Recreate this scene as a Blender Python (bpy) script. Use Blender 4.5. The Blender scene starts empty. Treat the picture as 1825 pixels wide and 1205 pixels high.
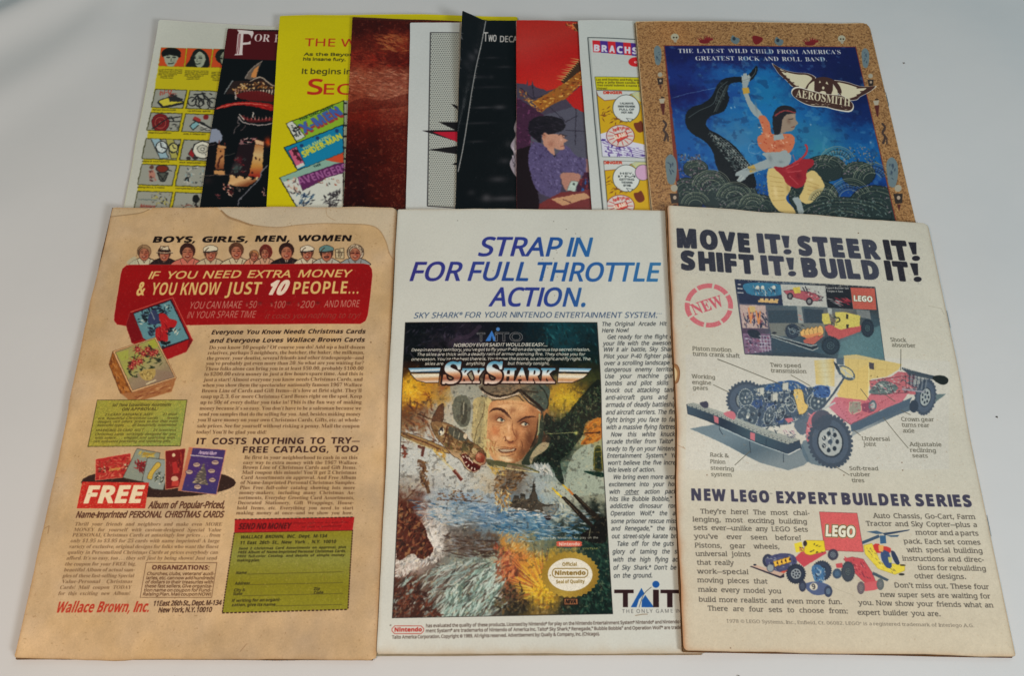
import bpy, math, random
import numpy as np
from mathutils import Matrix, Vector
scene=bpy.context.scene
C=scene.collection
# ---------------------------------------------------------------- camera
cam_d=bpy.data.cameras.new('camera'); cam=bpy.data.objects.new('camera',cam_d); C.objects.link(cam)
R=((0.996964,0.072164,0.029241),(-0.077864,0.923987,0.374412),(0.0,-0.375552,0.926801))
m=Matrix([[R[0][i],R[1][i],R[2][i],v] for i,v in enumerate((0.0,-.35532,.426543))]+[[0,0,0,1]])
cam.matrix_world=m
cam_d.sensor_width=36; cam_d.lens=36*1373.43/1825; cam_d.clip_start=.01; cam_d.clip_end=20
scene.camera=cam
scene.render.resolution_x=1024; scene.render.resolution_y=677
# ---------------------------------------------------------------- world and lamps (a room: a warm lamp at the left, window light from the right)
w=bpy.data.worlds.new('World'); scene.world=w; w.use_nodes=True
bg=w.node_tree.nodes['Background']; bg.inputs[0].default_value=(.46,.86,1.0,1); bg.inputs[1].default_value=.21
def area(name,loc,target,size,power,col):
    d=bpy.data.lights.new(name,'AREA'); d.shape='RECTANGLE'; d.size,d.size_y=size; d.energy=power; d.color=col
    o=bpy.data.objects.new(name,d); C.objects.link(o); o.location=loc
    o.rotation_euler=(Vector(target)-Vector(loc)).to_track_quat('-Z','Y').to_euler(); return o
area('room_lamp',(-.3,-.55,.80),(-.02,-.36,0),(.28,.22),3.7,(1.0,.67,.45))
area('window_light',(.8,-.85,.8),(0,-.25,0),(.32,.30),7.1,(.95,.98,1.0))
area('far_window',(.45,.55,1.1),(.1,-.1,0),(.35,.3),.8,(.92,.97,1.0))
scene.view_settings.view_transform='Standard'; scene.view_settings.look='None'
scene.view_settings.exposure=.06; scene.view_settings.gamma=1
# comics, bottom of the pile first: corners (far-left, far-right, near-right, near-left) and thickness in metres
COMICS=[
('b1',[[-0.26448, 0.03631], [-0.09449, 0.04068], [-0.06833, -0.2183], [-0.23832, -0.22267]],0.0016),
('b2',[[-0.21502, 0.0323], [-0.04524, 0.04194], [-0.02174, -0.2173], [-0.19152, -0.22693]],0.0012),
('b3',[[-0.18015, 0.0458], [-0.01453, 0.06476], [0.01923, -0.19334], [-0.14639, -0.2123]],0.0016),
('b4',[[-0.12922, 0.04794], [0.04052, 0.05808], [0.06986, -0.20056], [-0.09988, -0.2107]],0.0013),
('b5',[[-0.08772, 0.04556], [0.08127, 0.06448], [0.10733, -0.19452], [-0.06167, -0.21343]],0.0013),
('b6',[[-0.05381, 0.04914], [0.11463, 0.07242], [0.13585, -0.18702], [-0.0326, -0.21029]],0.0013),
('b7',[[-0.01442, 0.05336], [0.15494, 0.06866], [0.17379, -0.19096], [0.00443, -0.20626]],0.0013),
('b8',[[0.02835, 0.05701], [0.19693, 0.07928], [0.22293, -0.17971], [0.05435, -0.20199]],0.0013),
('b9',[[0.06898, 0.06009], [0.24018, 0.08507], [0.26112, -0.17438], [0.08952, -0.1994]],0.0013),
('f1',[[-0.25517, -0.1168], [-0.07843, -0.10493], [-0.05642, -0.36485], [-0.23488, -0.37718]],0.0022),
('f2',[[-0.07697, -0.10664], [0.09291, -0.09353], [0.11094, -0.34961], [-0.05594, -0.36219]],0.002),
('f3',[[0.0895, -0.09191], [0.25876, -0.083], [0.27234, -0.33929], [0.09989, -0.34906]],0.0026),
]
# layout grid of each page -> fractions of its width and height (cubic)
LAY={
'b1':([1.39837, 1.77341, -0.03809, 0.03539, -0.45579, 0.03905, 0.00104, -0.02646, 0.16743, 0.01851],[0.86975, -0.06813, 1.25505, -0.00125, 0.03946, -0.3009, -5e-05, 0.00203, -0.02888, 0.13575]),
'b2':([1.12107, 1.76264, -0.02118, 0.03691, -0.4501, 0.02561, 0.0051, -0.02316, 0.16771, 0.01321],[0.86674, -0.09132, 1.25845, -0.1646, 0.08185, -0.30041, -0.14204, 0.05927, -0.02034, 0.13362]),
'b3':([0.86937, 1.80382, -0.10024, 0.09717, -0.45791, 0.03972, 0.08056, -0.03666, 0.18147, -0.00089],[0.95333, 0.00291, 1.27176, -0.07983, 0.06021, -0.23968, -0.10466, 0.15558, -0.07467, 0.1939]),
'b4':([0.57818, 1.76198, -0.06909, 0.0821, -0.4509, 0.02198, 0.08138, -0.06412, 0.1805, -0.00463],[0.91868, -0.059, 1.24609, 0.01781, 0.05911, -0.29416, 0.22067, 0.15218, -0.07316, 0.14489]),
'b5':([0.35314, 1.7546, -0.04829, 0.08259, -0.44058, 0.00668, 0.02518, -0.07191, 0.18442, -0.00929],[0.9171, 0.00041, 1.24391, -0.08578, 0.0328, -0.2835, 0.30587, 0.05417, -0.06909, 0.14795]),
'b6':([0.17794, 1.747, -0.01708, 0.08762, -0.4293, -0.01135, 0.03136, -0.07807, 0.191, -0.01206],[0.92324, 0.05073, 1.24189, -0.12386, 0.0339, -0.27249, 0.20026, 0.02391, -0.06951, 0.15313]),
'b7':([-0.04276, 1.72765, -0.00367, 0.1029, -0.4272, -0.02466, 0.02312, -0.07779, 0.18951, -0.01654],[0.92108, 0.02051, 1.23385, -0.13246, 0.06485, -0.27087, 0.11961, 0.01608, -0.06729, 0.15264]),
'b8':([-0.32384, 1.62604, -0.05655, 0.33357, -0.45317, -0.02957, -0.15268, -0.02826, 0.20949, -0.03219],[0.8995, 0.17489, 1.22071, -0.34683, 0.09773, -0.2586, 0.24588, -0.0524, -0.07213, 0.15833]),
'b9':([-0.49333, 1.42374, -0.00288, 0.57846, -0.50399, -0.04748, -0.26459, 0.02647, 0.21494, -0.03125],[0.85469, 0.36174, 1.19554, -0.58417, 0.15974, -0.26102, 0.33476, -0.10727, -0.06922, 0.15455]),
'f1':([1.37644, 1.64255, -0.02286, -0.01857, -0.40156, -0.03483, -0.00999, 0.05433, 0.1244, 0.08747],[0.32508, -0.03441, 1.20358, -0.043, 0.00376, -0.31833, -0.02023, 0.01477, 0.02925, 0.11539]),
'f2':([0.38936, 1.74194, 0.00065, 0.02744, -0.3537, 0.02397, -0.00409, 0.01039, 0.06018, -0.04497],[0.33289, -0.00489, 1.21677, -0.01618, 0.00012, -0.3567, 0.02182, 0.03089, 0.01492, 0.17331]),
'f3':([-0.57688, 1.68103, 0.07772, 0.14718, -0.35458, 0.07406, -0.03083, -0.17043, 0.15164, -0.18885],[0.36489, -0.06076, 1.17162, -0.01884, 0.12621, -0.32981, 0.01417, 0.00173, -0.07423, 0.16294]),
}
# ---- pile geometry (metres): every comic is a slightly skewed quad draped over what lies under it
GX0,GY0,GS=-.40,-.44,.002
GNX,GNY=400,300
def bil(A,x,y):
    x=np.clip(x,0,A.shape[1]-1.001); y=np.clip(y,0,A.shape[0]-1.001)
    i=x.astype(int); j=y.astype(int); a=x-i; b=y-j
    return (A[j,i]*(1-a)+A[j,i+1]*a)*(1-b)+(A[j+1,i]*(1-a)+A[j+1,i+1]*a)*b
def quad(c,u,v):
    c=np.asarray(c,float); u=np.asarray(u)[...,None]; v=np.asarray(v)[...,None]
    return (c[0]*(1-u)+c[1]*u)*(1-v)+(c[3]*(1-u)+c[2]*u)*v
def maxf(A,r):
    for ax in (0,1):
        P=np.pad(A,[(r,r) if k==ax else (0,0) for k in (0,1)],mode='edge')
        A=np.max([np.take(P,range(k,k+A.shape[ax]),axis=ax) for k in range(2*r+1)],axis=0)
    return A
def blurf(A,r,n=1):
    for _ in range(n):
        for ax in (0,1):
            P=np.pad(A,[(r,r) if k==ax else (0,0) for k in (0,1)],mode='edge')
            A=np.mean([np.take(P,range(k,k+A.shape[ax]),axis=ax) for k in range(2*r+1)],axis=0)
    return A
NU,NV=43,65
def drape(comics):
    H=np.zeros((GNY,GNX)); out={}
    gx=GX0+GS*np.arange(GNX); gy=GY0+GS*np.arange(GNY); GX,GY=np.meshgrid(gx,gy)
    for key,c,th in comics:
        c=np.asarray(c,float)
        U,V=np.meshgrid(np.linspace(0,1,NU),np.linspace(0,1,NV))
        P=quad(c,U,V)
        h=bil(H,(P[...,0]-GX0)/GS,(P[...,1]-GY0)/GS)
        r=6 if key[0]=='f' else 4   # a comic is stiff: it bridges the steps below it
        h=blurf(maxf(h,r),r//2,2)
        h=np.maximum(h,0)+.0002
        out[key]=h
        ex=c[1]-c[0]; ey=c[3]-c[0]
        M=np.linalg.inv(np.array([ex,ey]).T)
        dx=GX-c[0][0]; dy=GY-c[0][1]
        u=M[0,0]*dx+M[0,1]*dy; v=M[1,0]*dx+M[1,1]*dy
        m=(u>-.004)&(u<1.004)&(v>-.004)&(v<1.004)
        t=bil(h,np.clip(u,0,1)*(NU-1),np.clip(v,0,1)*(NV-1))+th
        H=np.where(m,np.maximum(t,H),H)
    return out
# ---------------------------------------------------------------- print shop: every printed page is drawn here in code
rng=np.random.default_rng(7); random.seed(7)
def lin(c): c=np.asarray(c,float)/255; return np.where(c<=.04045,c/12.92,((c+.055)/1.055)**2.4)
def srgb(c): c=np.clip(c,0,1); return np.where(c<=.0031308,c*12.92,1.055*c**(1/2.4)-.055)
def noise(h,w,cell,oct=3,seed=0,ax=1.0):
    r=np.random.default_rng(seed); out=np.zeros((h,w),np.float32); amp=1; tot=0
    for k in range(oct):
        c=max(1.5,cell/2**k); gh=int(h/c/ax)+3; gw=int(w/c)+3
        g=r.random((gh,gw)).astype(np.float32)
        y=np.linspace(0,gh-2.01,h); x=np.linspace(0,gw-2.01,w); i=y.astype(int); j=x.astype(int)
        a=(y-i)[:,None]; b=(x-j)[None]; a=a*a*(3-2*a); b=b*b*(3-2*b)
        out+=amp*((g[i][:,j]*(1-b)+g[i][:,j+1]*b)*(1-a)+(g[i+1][:,j]*(1-b)+g[i+1][:,j+1]*b)*a); tot+=amp; amp*=.5
    return out/tot
SS=4
def raster(E,W,H):
    """signed-area scan of directed edges (n,4) -> coverage, x0, y0"""
    E=np.asarray(E,float)
    if len(E)==0: return None
    x0=int(max(0,math.floor(min(E[:,0].min(),E[:,2].min()))-1)); x1=int(min(W,math.ceil(max(E[:,0].max(),E[:,2].max()))+2))
    y0=int(max(0,math.floor(min(E[:,1].min(),E[:,3].min()))-1)); y1=int(min(H,math.ceil(max(E[:,1].max(),E[:,3].max()))+2))
    if x1<=x0+1 or y1<=y0+1: return None
    w=x1-x0; h=y1-y0; acc=np.zeros(h*(w+2))
    xa,ya,xb,yb=E.T; up=yb>ya
    lo=np.where(up,ya,yb); hi=np.where(up,yb,ya); xl=np.where(up,xa,xb); xh=np.where(up,xb,xa)
    s0=np.maximum(np.ceil((lo-y0)*SS-.5),0).astype(int); s1=np.minimum(np.ceil((hi-y0)*SS-.5),h*SS).astype(int)
    n=np.maximum(s1-s0,0); k=np.nonzero(n)[0]
    if len(k)==0: return None
    idx=np.repeat(k,n[k]); off=np.arange(n[k].sum())-np.repeat(np.cumsum(n[k])-n[k],n[k]); s=s0[idx]+off
    t=((s+.5)/SS+y0-lo[idx])/(hi[idx]-lo[idx]); x=np.clip(xl[idx]+(xh[idx]-xl[idx])*t-x0,0,w-.001)
    sg=np.where(up[idx],1.,-1.)/SS; ix=x.astype(int); fx=x-ix; base=(s//SS)*(w+2)+ix
    acc+=np.bincount(base,sg*(1-fx),minlength=len(acc)); acc+=np.bincount(base+1,sg*fx,minlength=len(acc))
    m=np.cumsum(acc.reshape(h,w+2),axis=1)[:,:w]
    return np.clip(np.abs(m),0,1).astype(np.float32),x0,y0
def loop(P):
    P=np.asarray(P,float); Q=np.roll(P,-1,axis=0); return np.concatenate([P,Q],1)
def sarea(P): P=np.asarray(P); Q=np.roll(P,-1,axis=0); return (P[:,0]*Q[:,1]-P[:,1]*Q[:,0]).sum()
def orient(P): P=np.asarray(P,float); return P if sarea(P)>0 else P[::-1]
def smooth(P,closed=True,n=6):
    P=np.asarray(P,float); N=len(P); out=[]
    for i in range(N if closed else N-1):
        g=(lambda k:P[k%N]) if closed else (lambda k:P[min(max(k,0),N-1)])
        a,b,c,d=g(i-1),g(i),g(i+1),g(i+2)
        for t in np.arange(n)/n: out.append(.5*((2*b)+(c-a)*t+(2*a-5*b+4*c-d)*t*t+(3*b-a-3*c+d)*t**3))
    if not closed: out.append(P[-1])
    return np.array(out)
def Z(x,y,s): return lambda P:(np.asarray(P,float)/s+np.array([x,y]))
# ---- type: outlines of the typeface that ships inside Blender (sans, bold, roman), one word at a time
import os
try: FACE=bpy.data.fonts.load(os.path.join(bpy.utils.resource_path('LOCAL'),'datafiles','fonts','NotoSansMath-Regular.woff2'))
except Exception: FACE=None
_off={'sb':(0x1D5D4,0x1D5EE,0x1D7EC),'rb':(0x1D400,0x1D41A,0x1D7CE),'rbi':(0x1D468,0x1D482,0x1D7CE),'ri':(0x1D434,0x1D44E,0x1D7CE),'sc':(0x1D4D0,0x1D4EA,0x1D7CE)}
def styled(t,st):
    if st in('s','raw') or FACE is None: return t
    A,a,d=_off[st]; o=''
    for c in t:
        if 'A'<=c<='Z': o+=chr(A+ord(c)-65)
        elif 'a'<=c<='z': o+=chr(0x210E) if (st=='ri' and c=='h') else chr(a+ord(c)-97)
        elif '0'<=c<='9': o+=chr(d+ord(c)-48)
        else: o+=c
    return o
_fc={}
import re as _re
def word(txt,st='s',ls=1.):
    plain=st in('s','sb') and FACE is not None; sp=_re.split('([®™©¢—I])' if plain else '([®™©¢—])',txt)
    if len(sp)==1: return word1(txt,st,ls)
    x=0; out=[]; c=cap(st); last=None; sw=.225 if st=='sb' else .135
    for q in sp:
        if not q: continue
        if q=='—': E=np.array([[0,.30,.95,.30],[.95,.30,.95,.40],[.95,.40,0,.40],[0,.40,0,.30]])*c
        elif q=='I': E=np.array([[0,0,sw,0],[sw,0,sw,1],[sw,1,0,1],[0,1,0,0]])*c
        elif q in '®™©¢':
            E=word1(q,'raw',1.); k=c/E[:,[1,3]].max()*(.5 if q in '®™' else .95); E=E*k
            if q in '®™': E=E+[0,c*.5,0,c*.5]
        else: E=word1(q,st,ls)
        if not len(E): continue
        if last is not None and (q=='I' or last=='I'): x+=(.10+(ls-1)*.55)*c
        E=E.copy(); E[:,[0,2]]+=x-E[:,[0,2]].min(); out.append(E); x=E[:,[0,2]].max()+.05*c; last=q
    return np.concatenate(out)
def word1(txt,st='s',ls=1.):
    k=(txt,st,ls)
    if k in _fc: return _fc[k]
    cu=bpy.data.curves.new('w','FONT'); cu.body=styled(txt,st); cu.size=1; cu.space_character=ls; cu.resolution_u=3; cu.fill_mode='FRONT'
    if FACE and st!='raw': cu.font=FACE
    ob=bpy.data.objects.new('w',cu); me=ob.to_mesh(); nl=len(me.loops)
    V=np.empty(len(me.vertices)*3); me.vertices.foreach_get('co',V); V=V.reshape(-1,3)[:,:2]
    li=np.empty(nl,int); me.loops.foreach_get('vertex_index',li); ls0=np.empty(len(me.polygons),int); lt=np.empty(len(me.polygons),int); me.polygons.foreach_get('loop_start',ls0); me.polygons.foreach_get('loop_total',lt)
    if nl:
        nx=np.arange(nl)+1; nx[ls0+lt-1]=ls0; e=np.stack([li,li[nx]],1); n=len(V); kk=e[:,0]*n+e[:,1]; kr=e[:,1]*n+e[:,0]; e=e[~np.isin(kk,kr)]; E=np.concatenate([V[e[:,0]],V[e[:,1]]],1)
    else: E=np.zeros((0,4))
    ob.to_mesh_clear(); bpy.data.objects.remove(ob); bpy.data.curves.remove(cu)
    _fc[k]=E; return E
_cap={}
def cap(st='s'):
    if st not in _cap: _cap[st]=float(word('H',st)[:,1].max())
    return _cap[st]
def serifs(E,s,t):
    out=[]
    if len(E)==0: return out
    stem=.13; levels=[(0,1),(1.0,-1),(XH,-1)]
    for x0,y0,x1,y1 in E:
        if abs(y0-y1)>1e-4: continue
        L=abs(x1-x0)
        if L>.5 and abs(y0-1)<.02: a,b=min(x0,x1),max(x0,x1); out+=[[(a,1),(a+t*1.1,1),(a+t*.8,.74),(a,.74)],[(b,1),(b-t*1.1,1),(b-t*.8,.74),(b,.74)]]
        if L<.09 or L>.22: continue
        for lv,d in levels:
            if abs(y0-lv)<.02:
                a,b=min(x0,x1)-s,max(x0,x1)+s
                if lv==XH: b=max(x0,x1)
                out.append([(a,y0),(b,y0),(b,y0+d*t),(a,y0+d*t)])
        if False: out.append([(min(x0,x1)-s,y0),(max(x0,x1),y0),(max(x0,x1),y0-t),(min(x0,x1)-s,y0-t)])
    return out
XH=.75 if FACE else .658
class Page:
    def __init__(s,key,W,H,base):
        s.key,s.W,s.H=key,W,H; s.a=np.empty((H,W,3),np.float32); s.a[:]=np.array(base)/255.; s.clip=None; s.cu,s.cv=LAY[key]
    def m(s,P):
        P=np.asarray(P,float); x=(P[...,0]-900)/900; y=(P[...,1]-600)/900
        A=np.stack([np.ones_like(x),x,y,x*x,x*y,y*y,x**3,x*x*y,x*y*y,y**3],-1)
        return np.stack([A@s.cu*s.W,A@s.cv*s.H],-1)
    def sc(s,p):  # texture px per layout unit, about p
        p=np.asarray(p,float); a=s.m(p); return np.linalg.norm(s.m(p+[1,0])-a),np.linalg.norm(s.m(p+[0,1])-a)
    def paint(s,r,col,al=1.,grad=None):
        if r is None: return
        m,x0,y0=r; h,w=m.shape; m=m*al
        if s.clip is not None: m=m*s.clip[y0:y0+h,x0:x0+w]
        v=s.a[y0:y0+h,x0:x0+w]
        if grad is not None:
            p0,p1,c1=grad; p0,p1=s.m(p0),s.m(p1); d=p1-p0
            Y,X=np.mgrid[y0:y0+h,x0:x0+w]; t=np.clip(((X-p0[0])*d[0]+(Y-p0[1])*d[1])/(d@d),0,1)[...,None]
            cs=[np.array(c,float)/255 for c in ([col]+(list(c1) if isinstance(c1,list) else [c1]))]; n=len(cs)-1
            tt=t*n; k=np.clip(tt.astype(int),0,n-1); f=tt-k; arr=np.array(cs)
            c=arr[k[...,0]]*(1-f)+arr[k[...,0]+1]*f
        else: c=np.array(col,float)/255
        v+=(c-v)*m[...,None]
    def poly(s,P,col,al=1.,sm=0,z=None,grad=None,line=None,lw=1.):
        if z: P=z(P); grad=(z(grad[0]),z(grad[1]),grad[2]) if grad else None
        if sm: P=smooth(P,True,sm)
        s.paint(raster(loop(s.m(P)),s.W,s.H),col,al,grad)
        if line is not None: s.stroke(list(map(tuple,P))+[tuple(P[0])],lw,line)
        return P
    def quads(s,Q,col,al=1.):
        if not len(Q): return
        s.paint(raster(np.concatenate([loop(orient(q)) for q in Q]),s.W,s.H),col,al)
    def strokeq(s,P,w,taper=False):
        P=s.m(P); k=np.mean(s.sc_last); w=w*k/2; Q=[]; n=len(P)
        for i in range(n-1):
            d=P[i+1]-P[i]; L=np.hypot(*d)
            if L<1e-6: continue
            nn=np.array([-d[1],d[0]])/L; e=d/L*w*.35
            f=(lambda t:.15+.85*math.sin(math.pi*t)) if taper=='lens' else (lambda t:1-t*.85) if taper else (lambda t:1)
            wa=w*f(i/(n-1)); wb=w*f((i+1)/(n-1))
            Q.append([P[i]-e+nn*wa,P[i+1]+e+nn*wb,P[i+1]+e-nn*wb,P[i]-e-nn*wa])
        return Q
    def stroke(s,P,w,col,al=1.,sm=0,z=None,taper=False,closed=False):
        if z: P=z(P)
        P=np.asarray(P,float)
        if sm: P=smooth(P,closed,sm)
        if closed: P=np.vstack([P,P[:1]])
        s.sc_last=s.sc(P[0]); s.quads(s.strokeq(P,w,taper),col,al)
    def lines(s,LL,w,col,al=1.,z=None,taper=False):
        Q=[]
        for P in LL:
            P=z(P) if z else np.asarray(P,float); s.sc_last=s.sc(P[0]); Q+=s.strokeq(P,w,taper)
        s.quads(Q,col,al)
    def ell(s,c,rx,ry,col,al=1.,z=None,rot=0,grad=None,line=None,lw=1.,n=28):
        t=np.linspace(0,2*math.pi,n,endpoint=False); x=rx*np.cos(t); y=ry*np.sin(t)
        P=np.stack([c[0]+x*math.cos(rot)-y*math.sin(rot),c[1]+x*math.sin(rot)+y*math.cos(rot)],-1)
        s.poly(P,col,al,0,z,grad,line,lw)
    def blob(s,c,rx,ry,col,al=1.,z=None,pw=2):
        if z: r0=z(c); rx,ry=(z((c[0]+rx,c[1]))-r0)[0],(z((c[0],c[1]+ry))-r0)[1]; c=r0
        p=s.m(c); k=s.sc(c); rx*=k[0]; ry*=k[1]
        x0,x1=int(max(0,p[0]-2.5*rx)),int(min(s.W,p[0]+2.5*rx)); y0,y1=int(max(0,p[1]-2.5*ry)),int(min(s.H,p[1]+2.5*ry))
        if x1<=x0 or y1<=y0: return
        Y,X=np.mgrid[y0:y1,x0:x1]; g=np.exp(-(((X-p[0])/rx)**2+((Y-p[1])/ry)**2)**(pw/2)).astype(np.float32)
        s.paint((g,x0,y0),col,al)
    def dabs(s,P,n,cols,L,w,ang,jit=.3,al=1.,z=None,seed=0,mask=None,bend=0,dens=None):
        """short brush strokes scattered in polygon P; ang in degrees or f(x,y)->degrees"""
        if z: L0=z((0,0)); q=(z((1,0))-L0)[0]; L*=q; w*=q; P=z(P)
        P=np.asarray(P,float); r=random.Random(seed); lo,hi=P.min(0),P.max(0)
        def inside(x,y):
            c=False; j=len(P)-1
            for i in range(len(P)):
                if (P[i][1]>y)!=(P[j][1]>y) and x<(P[j][0]-P[i][0])*(y-P[i][1])/(P[j][1]-P[i][1])+P[i][0]: c=not c
                j=i
            return c
        G=[[] for _ in cols]; tries=0; k=0; s.sc_last=s.sc(P.mean(0))
        while k<n and tries<n*8:
            tries+=1; x=r.uniform(lo[0],hi[0]); y=r.uniform(lo[1],hi[1])
            if not inside(x,y): continue
            k+=1; a=ang(x,y) if callable(ang) else ang
            a=math.radians(a+r.gauss(0,jit*30)); l=L*r.uniform(.5,1.4); dx,dy=math.cos(a)*l/2,math.sin(a)*l/2
            b=r.gauss(0,bend)*l
            pts=[(x-dx,y-dy),(x-dy/l*b,y+dx/l*b),(x+dx,y+dy)]
            G[r.randrange(len(cols))].append(s.strokeq(pts,w*r.uniform(.6,1.4),'lens'))
        o=list(range(len(cols)))*2; 
        for h in (0,1):
            for i,c in enumerate(cols):
                g=[q for st in G[i][h::2] for q in st]
                s.quads(g,c,al)
    def text(s,txt,A,B,h,col,z=None,bold=0.,shear=0.,serif=0.,gap=.42,asp=None,ls=1.,al=1.,outline=None,grad=None,stem=.03,arc=0.,st=None):
        """one line of type from baseline point A to B, cap height h"""
        if st is None: st='s'; 
        if st=='s' and bold>=.045 and not serif: st='sb'; bold=bold-.045
        if z:
            o=z((0,0)); q=(z((0,1))-o)[1]; A,B=z(A),z(B); h=h*q; grad=(z(grad[0]),z(grad[1]),grad[2]) if grad else None
        A,B=np.asarray(A,float),np.asarray(B,float); a=s.m(A); b=s.m(B); hh=np.linalg.norm(s.m(A+[0,-h])-a)
        d=b-a; L=np.hypot(*d); ex=d/L; ey=np.array([ex[1],-ex[0]]); C0=cap(st)
        ws=[]; 
        for wd in txt.split(' '):
            E=word(wd,st,ls)/C0
            if len(E)==0: continue
            E=E.copy(); x0=min(E[:,0].min(),E[:,2].min()); E[:,[0,2]]-=x0
            ws.append((E,max(E[:,0].max(),E[:,2].max()),wd))
        if not ws: return
        tot=sum(w for _,w,_ in ws); n=len(ws)-1; L2=L-hh*abs(shear)*.9*(1 if shear else 0)
        if asp and n:
            kx=asp*hh; g=(L2/kx-tot)/n
            if g<.36: g=.36; kx=L2/(tot+n*g)
            if g>1.6: g=1.6; kx=L2/(tot+n*g)
        else: g=gap; kx=L2/(tot+n*g)
        x=0; EE=[]; SQ=[]
        for E,w,wd in ws:
            if serif:
                for q in serifs(E,serif,stem): SQ.append(np.array(q)+[x,0])
            F=E.copy(); F[:,[0,2]]+=x; EE.append(F); x+=w+g
        E=np.concatenate(EE)
        def tr(P): 
            P=np.asarray(P,float); X=P[...,0]*kx+P[...,1]*hh*shear; Y=P[...,1]*hh
            if arc: Y=Y+arc*hh*(1-((X/L)*2-1)**2)
            return a+X[...,None]*ex+Y[...,None]*ey
        T=np.concatenate([tr(E[:,:2]),tr(E[:,2:])],1)
        def thick(w):
            dd=T[:,2:]-T[:,:2]; l=np.maximum(np.hypot(dd[:,0],dd[:,1]),1e-6)[:,None]; nn=np.stack([-dd[:,1],dd[:,0]],1)/l*w; e=dd/l*w*.6
            p=T[:,:2]-e; q=T[:,2:]+e; Q=np.stack([p+nn,p-nn,q-nn,q+nn],1)
            ar=((Q[:,:,0]*np.roll(Q[:,:,1],-1,1)-Q[:,:,1]*np.roll(Q[:,:,0],-1,1)).sum(1))<0
            Q[ar]=Q[ar][:,::-1]; return np.concatenate([Q.reshape(-1,2),np.roll(Q,-1,1).reshape(-1,2)],1)
        def comb(rs):
            rs=[r for r in rs if r is not None]
            if not rs: return None
            x0=min(r[1] for r in rs); y0=min(r[2] for r in rs); x1=max(r[1]+r[0].shape[1] for r in rs); y1=max(r[2]+r[0].shape[0] for r in rs)
            M=np.zeros((y1-y0,x1-x0),np.float32)
            for m,xx,yy in rs:
                v=M[yy-y0:yy-y0+m.shape[0],xx-x0:xx-x0+m.shape[1]]; v[:]=1-(1-v)*(1-m)
            return M,x0,y0
        base=[raster(T,s.W,s.H)]
        if SQ: base.append(raster(np.concatenate([loop(orient(tr(np.array(q)))) for q in SQ]),s.W,s.H))
        if bold: base.append(raster(thick(bold*hh),s.W,s.H))
        if outline:
            for ow,oc in outline: s.paint(comb(base+[raster(thick((bold+ow)*hh),s.W,s.H)]),oc,al)
        s.paint(comb(base),col,al,grad)
    def block(s,lines_,ys,xl,xr,h,col,z=None,**k):
        n=len(lines_)
        f=lambda v,i:v[i] if len(v)==n else v[0]+(v[-1]-v[0])*i/(n-1)
        tilt=k.pop('tilt',0)
        for i,t in enumerate(lines_):
            if not t: continue
            y=f(ys,i); s.text(t,(f(xl,i),y),(f(xr,i),y+tilt),h,col,z=z,**k)
    def grid(s,P,rows,z=None,seed=1,warp=6,al=1.):
        """soft colour field inside quad P (tl,tr,br,bl) from rows of colours, warped like wet paint"""
        if z: P=z(P)
        P=s.m(P); r=raster(loop(P),s.W,s.H); m,x0,y0=r; h,w=m.shape
        Y,X=np.mgrid[y0:y0+h,x0:x0+w].astype(np.float32)
        M=np.linalg.inv(np.array([P[1]-P[0],P[3]-P[0]]).T); u=M[0,0]*(X-P[0][0])+M[0,1]*(Y-P[0][1]); v=M[1,0]*(X-P[0][0])+M[1,1]*(Y-P[0][1])
        for c,a in ((26,warp),(9,warp*.5),(4,warp*.25)):
            u=u+(noise(h,w,c,2,seed)-.5)*a/w*4; v=v+(noise(h,w,c,2,seed+1)-.5)*a/h*4; seed+=2
        G=np.array(rows,np.float32)/255; gh,gw=G.shape[:2]
        uu=np.clip(u*gw-.5,0,gw-1.001); vv=np.clip(v*gh-.5,0,gh-1.001); i=vv.astype(int); j=uu.astype(int)
        a=(vv-i)[...,None]; b=(uu-j)[...,None]; a=a*a*(3-2*a); b=b*b*(3-2*b)
        c=(G[i,j]*(1-b)+G[i,j+1]*b)*(1-a)+(G[i+1,j]*(1-b)+G[i+1,j+1]*b)*a
        if s.clip is not None: m=m*s.clip[y0:y0+h,x0:x0+w]
        V=s.a[y0:y0+h,x0:x0+w]; V+=(c-V)*(m*al)[...,None]
    def speck(s,P,amp,cell=2.5,seed=3,z=None,col=None,thr=None,oct=2,ax=1.):
        """grain inside polygon: brightness grain, or speckles of col above thr"""
        if z: P=z(P)
        m,x0,y0=raster(loop(s.m(P)),s.W,s.H); h,w=m.shape; n=noise(h,w,cell,oct,seed,ax)
        if s.clip is not None: m=m*s.clip[y0:y0+h,x0:x0+w]
        V=s.a[y0:y0+h,x0:x0+w]
        if col is None: V*=1+((n-.5)*2*amp*m)[...,None]; np.clip(V,0,1,V)
        else:
            k=np.clip((n-thr)*14,0,1)*amp*m; V+=(np.array(col,float)/255-V)*k[...,None]
    def warp(s,P,amp,cell,seed=1,z=None,soft=1):
        """let the ink wander: push the picture about by smooth noise, then soften it"""
        if z: P=z(P)
        m,x0,y0=raster(loop(s.m(P)),s.W,s.H); h,w=m.shape; Y,X=np.mgrid[0:h,0:w].astype(np.float32); V=s.a[y0:y0+h,x0:x0+w]
        for c,a in ((cell,amp),(cell*.4,amp*.5)):
            X=X+(noise(h,w,c,2,seed)-.5)*4*a; Y=Y+(noise(h,w,c,2,seed+9)-.5)*4*a; seed+=3
        X=np.clip(X,0,w-1.01); Y=np.clip(Y,0,h-1.01); i=Y.astype(int); j=X.astype(int); a=(X-j)[...,None]; b=(Y-i)[...,None]
        N=(V[i,j]*(1-a)+V[i,j+1]*a)*(1-b)+(V[i+1,j]*(1-a)+V[i+1,j+1]*a)*b
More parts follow.
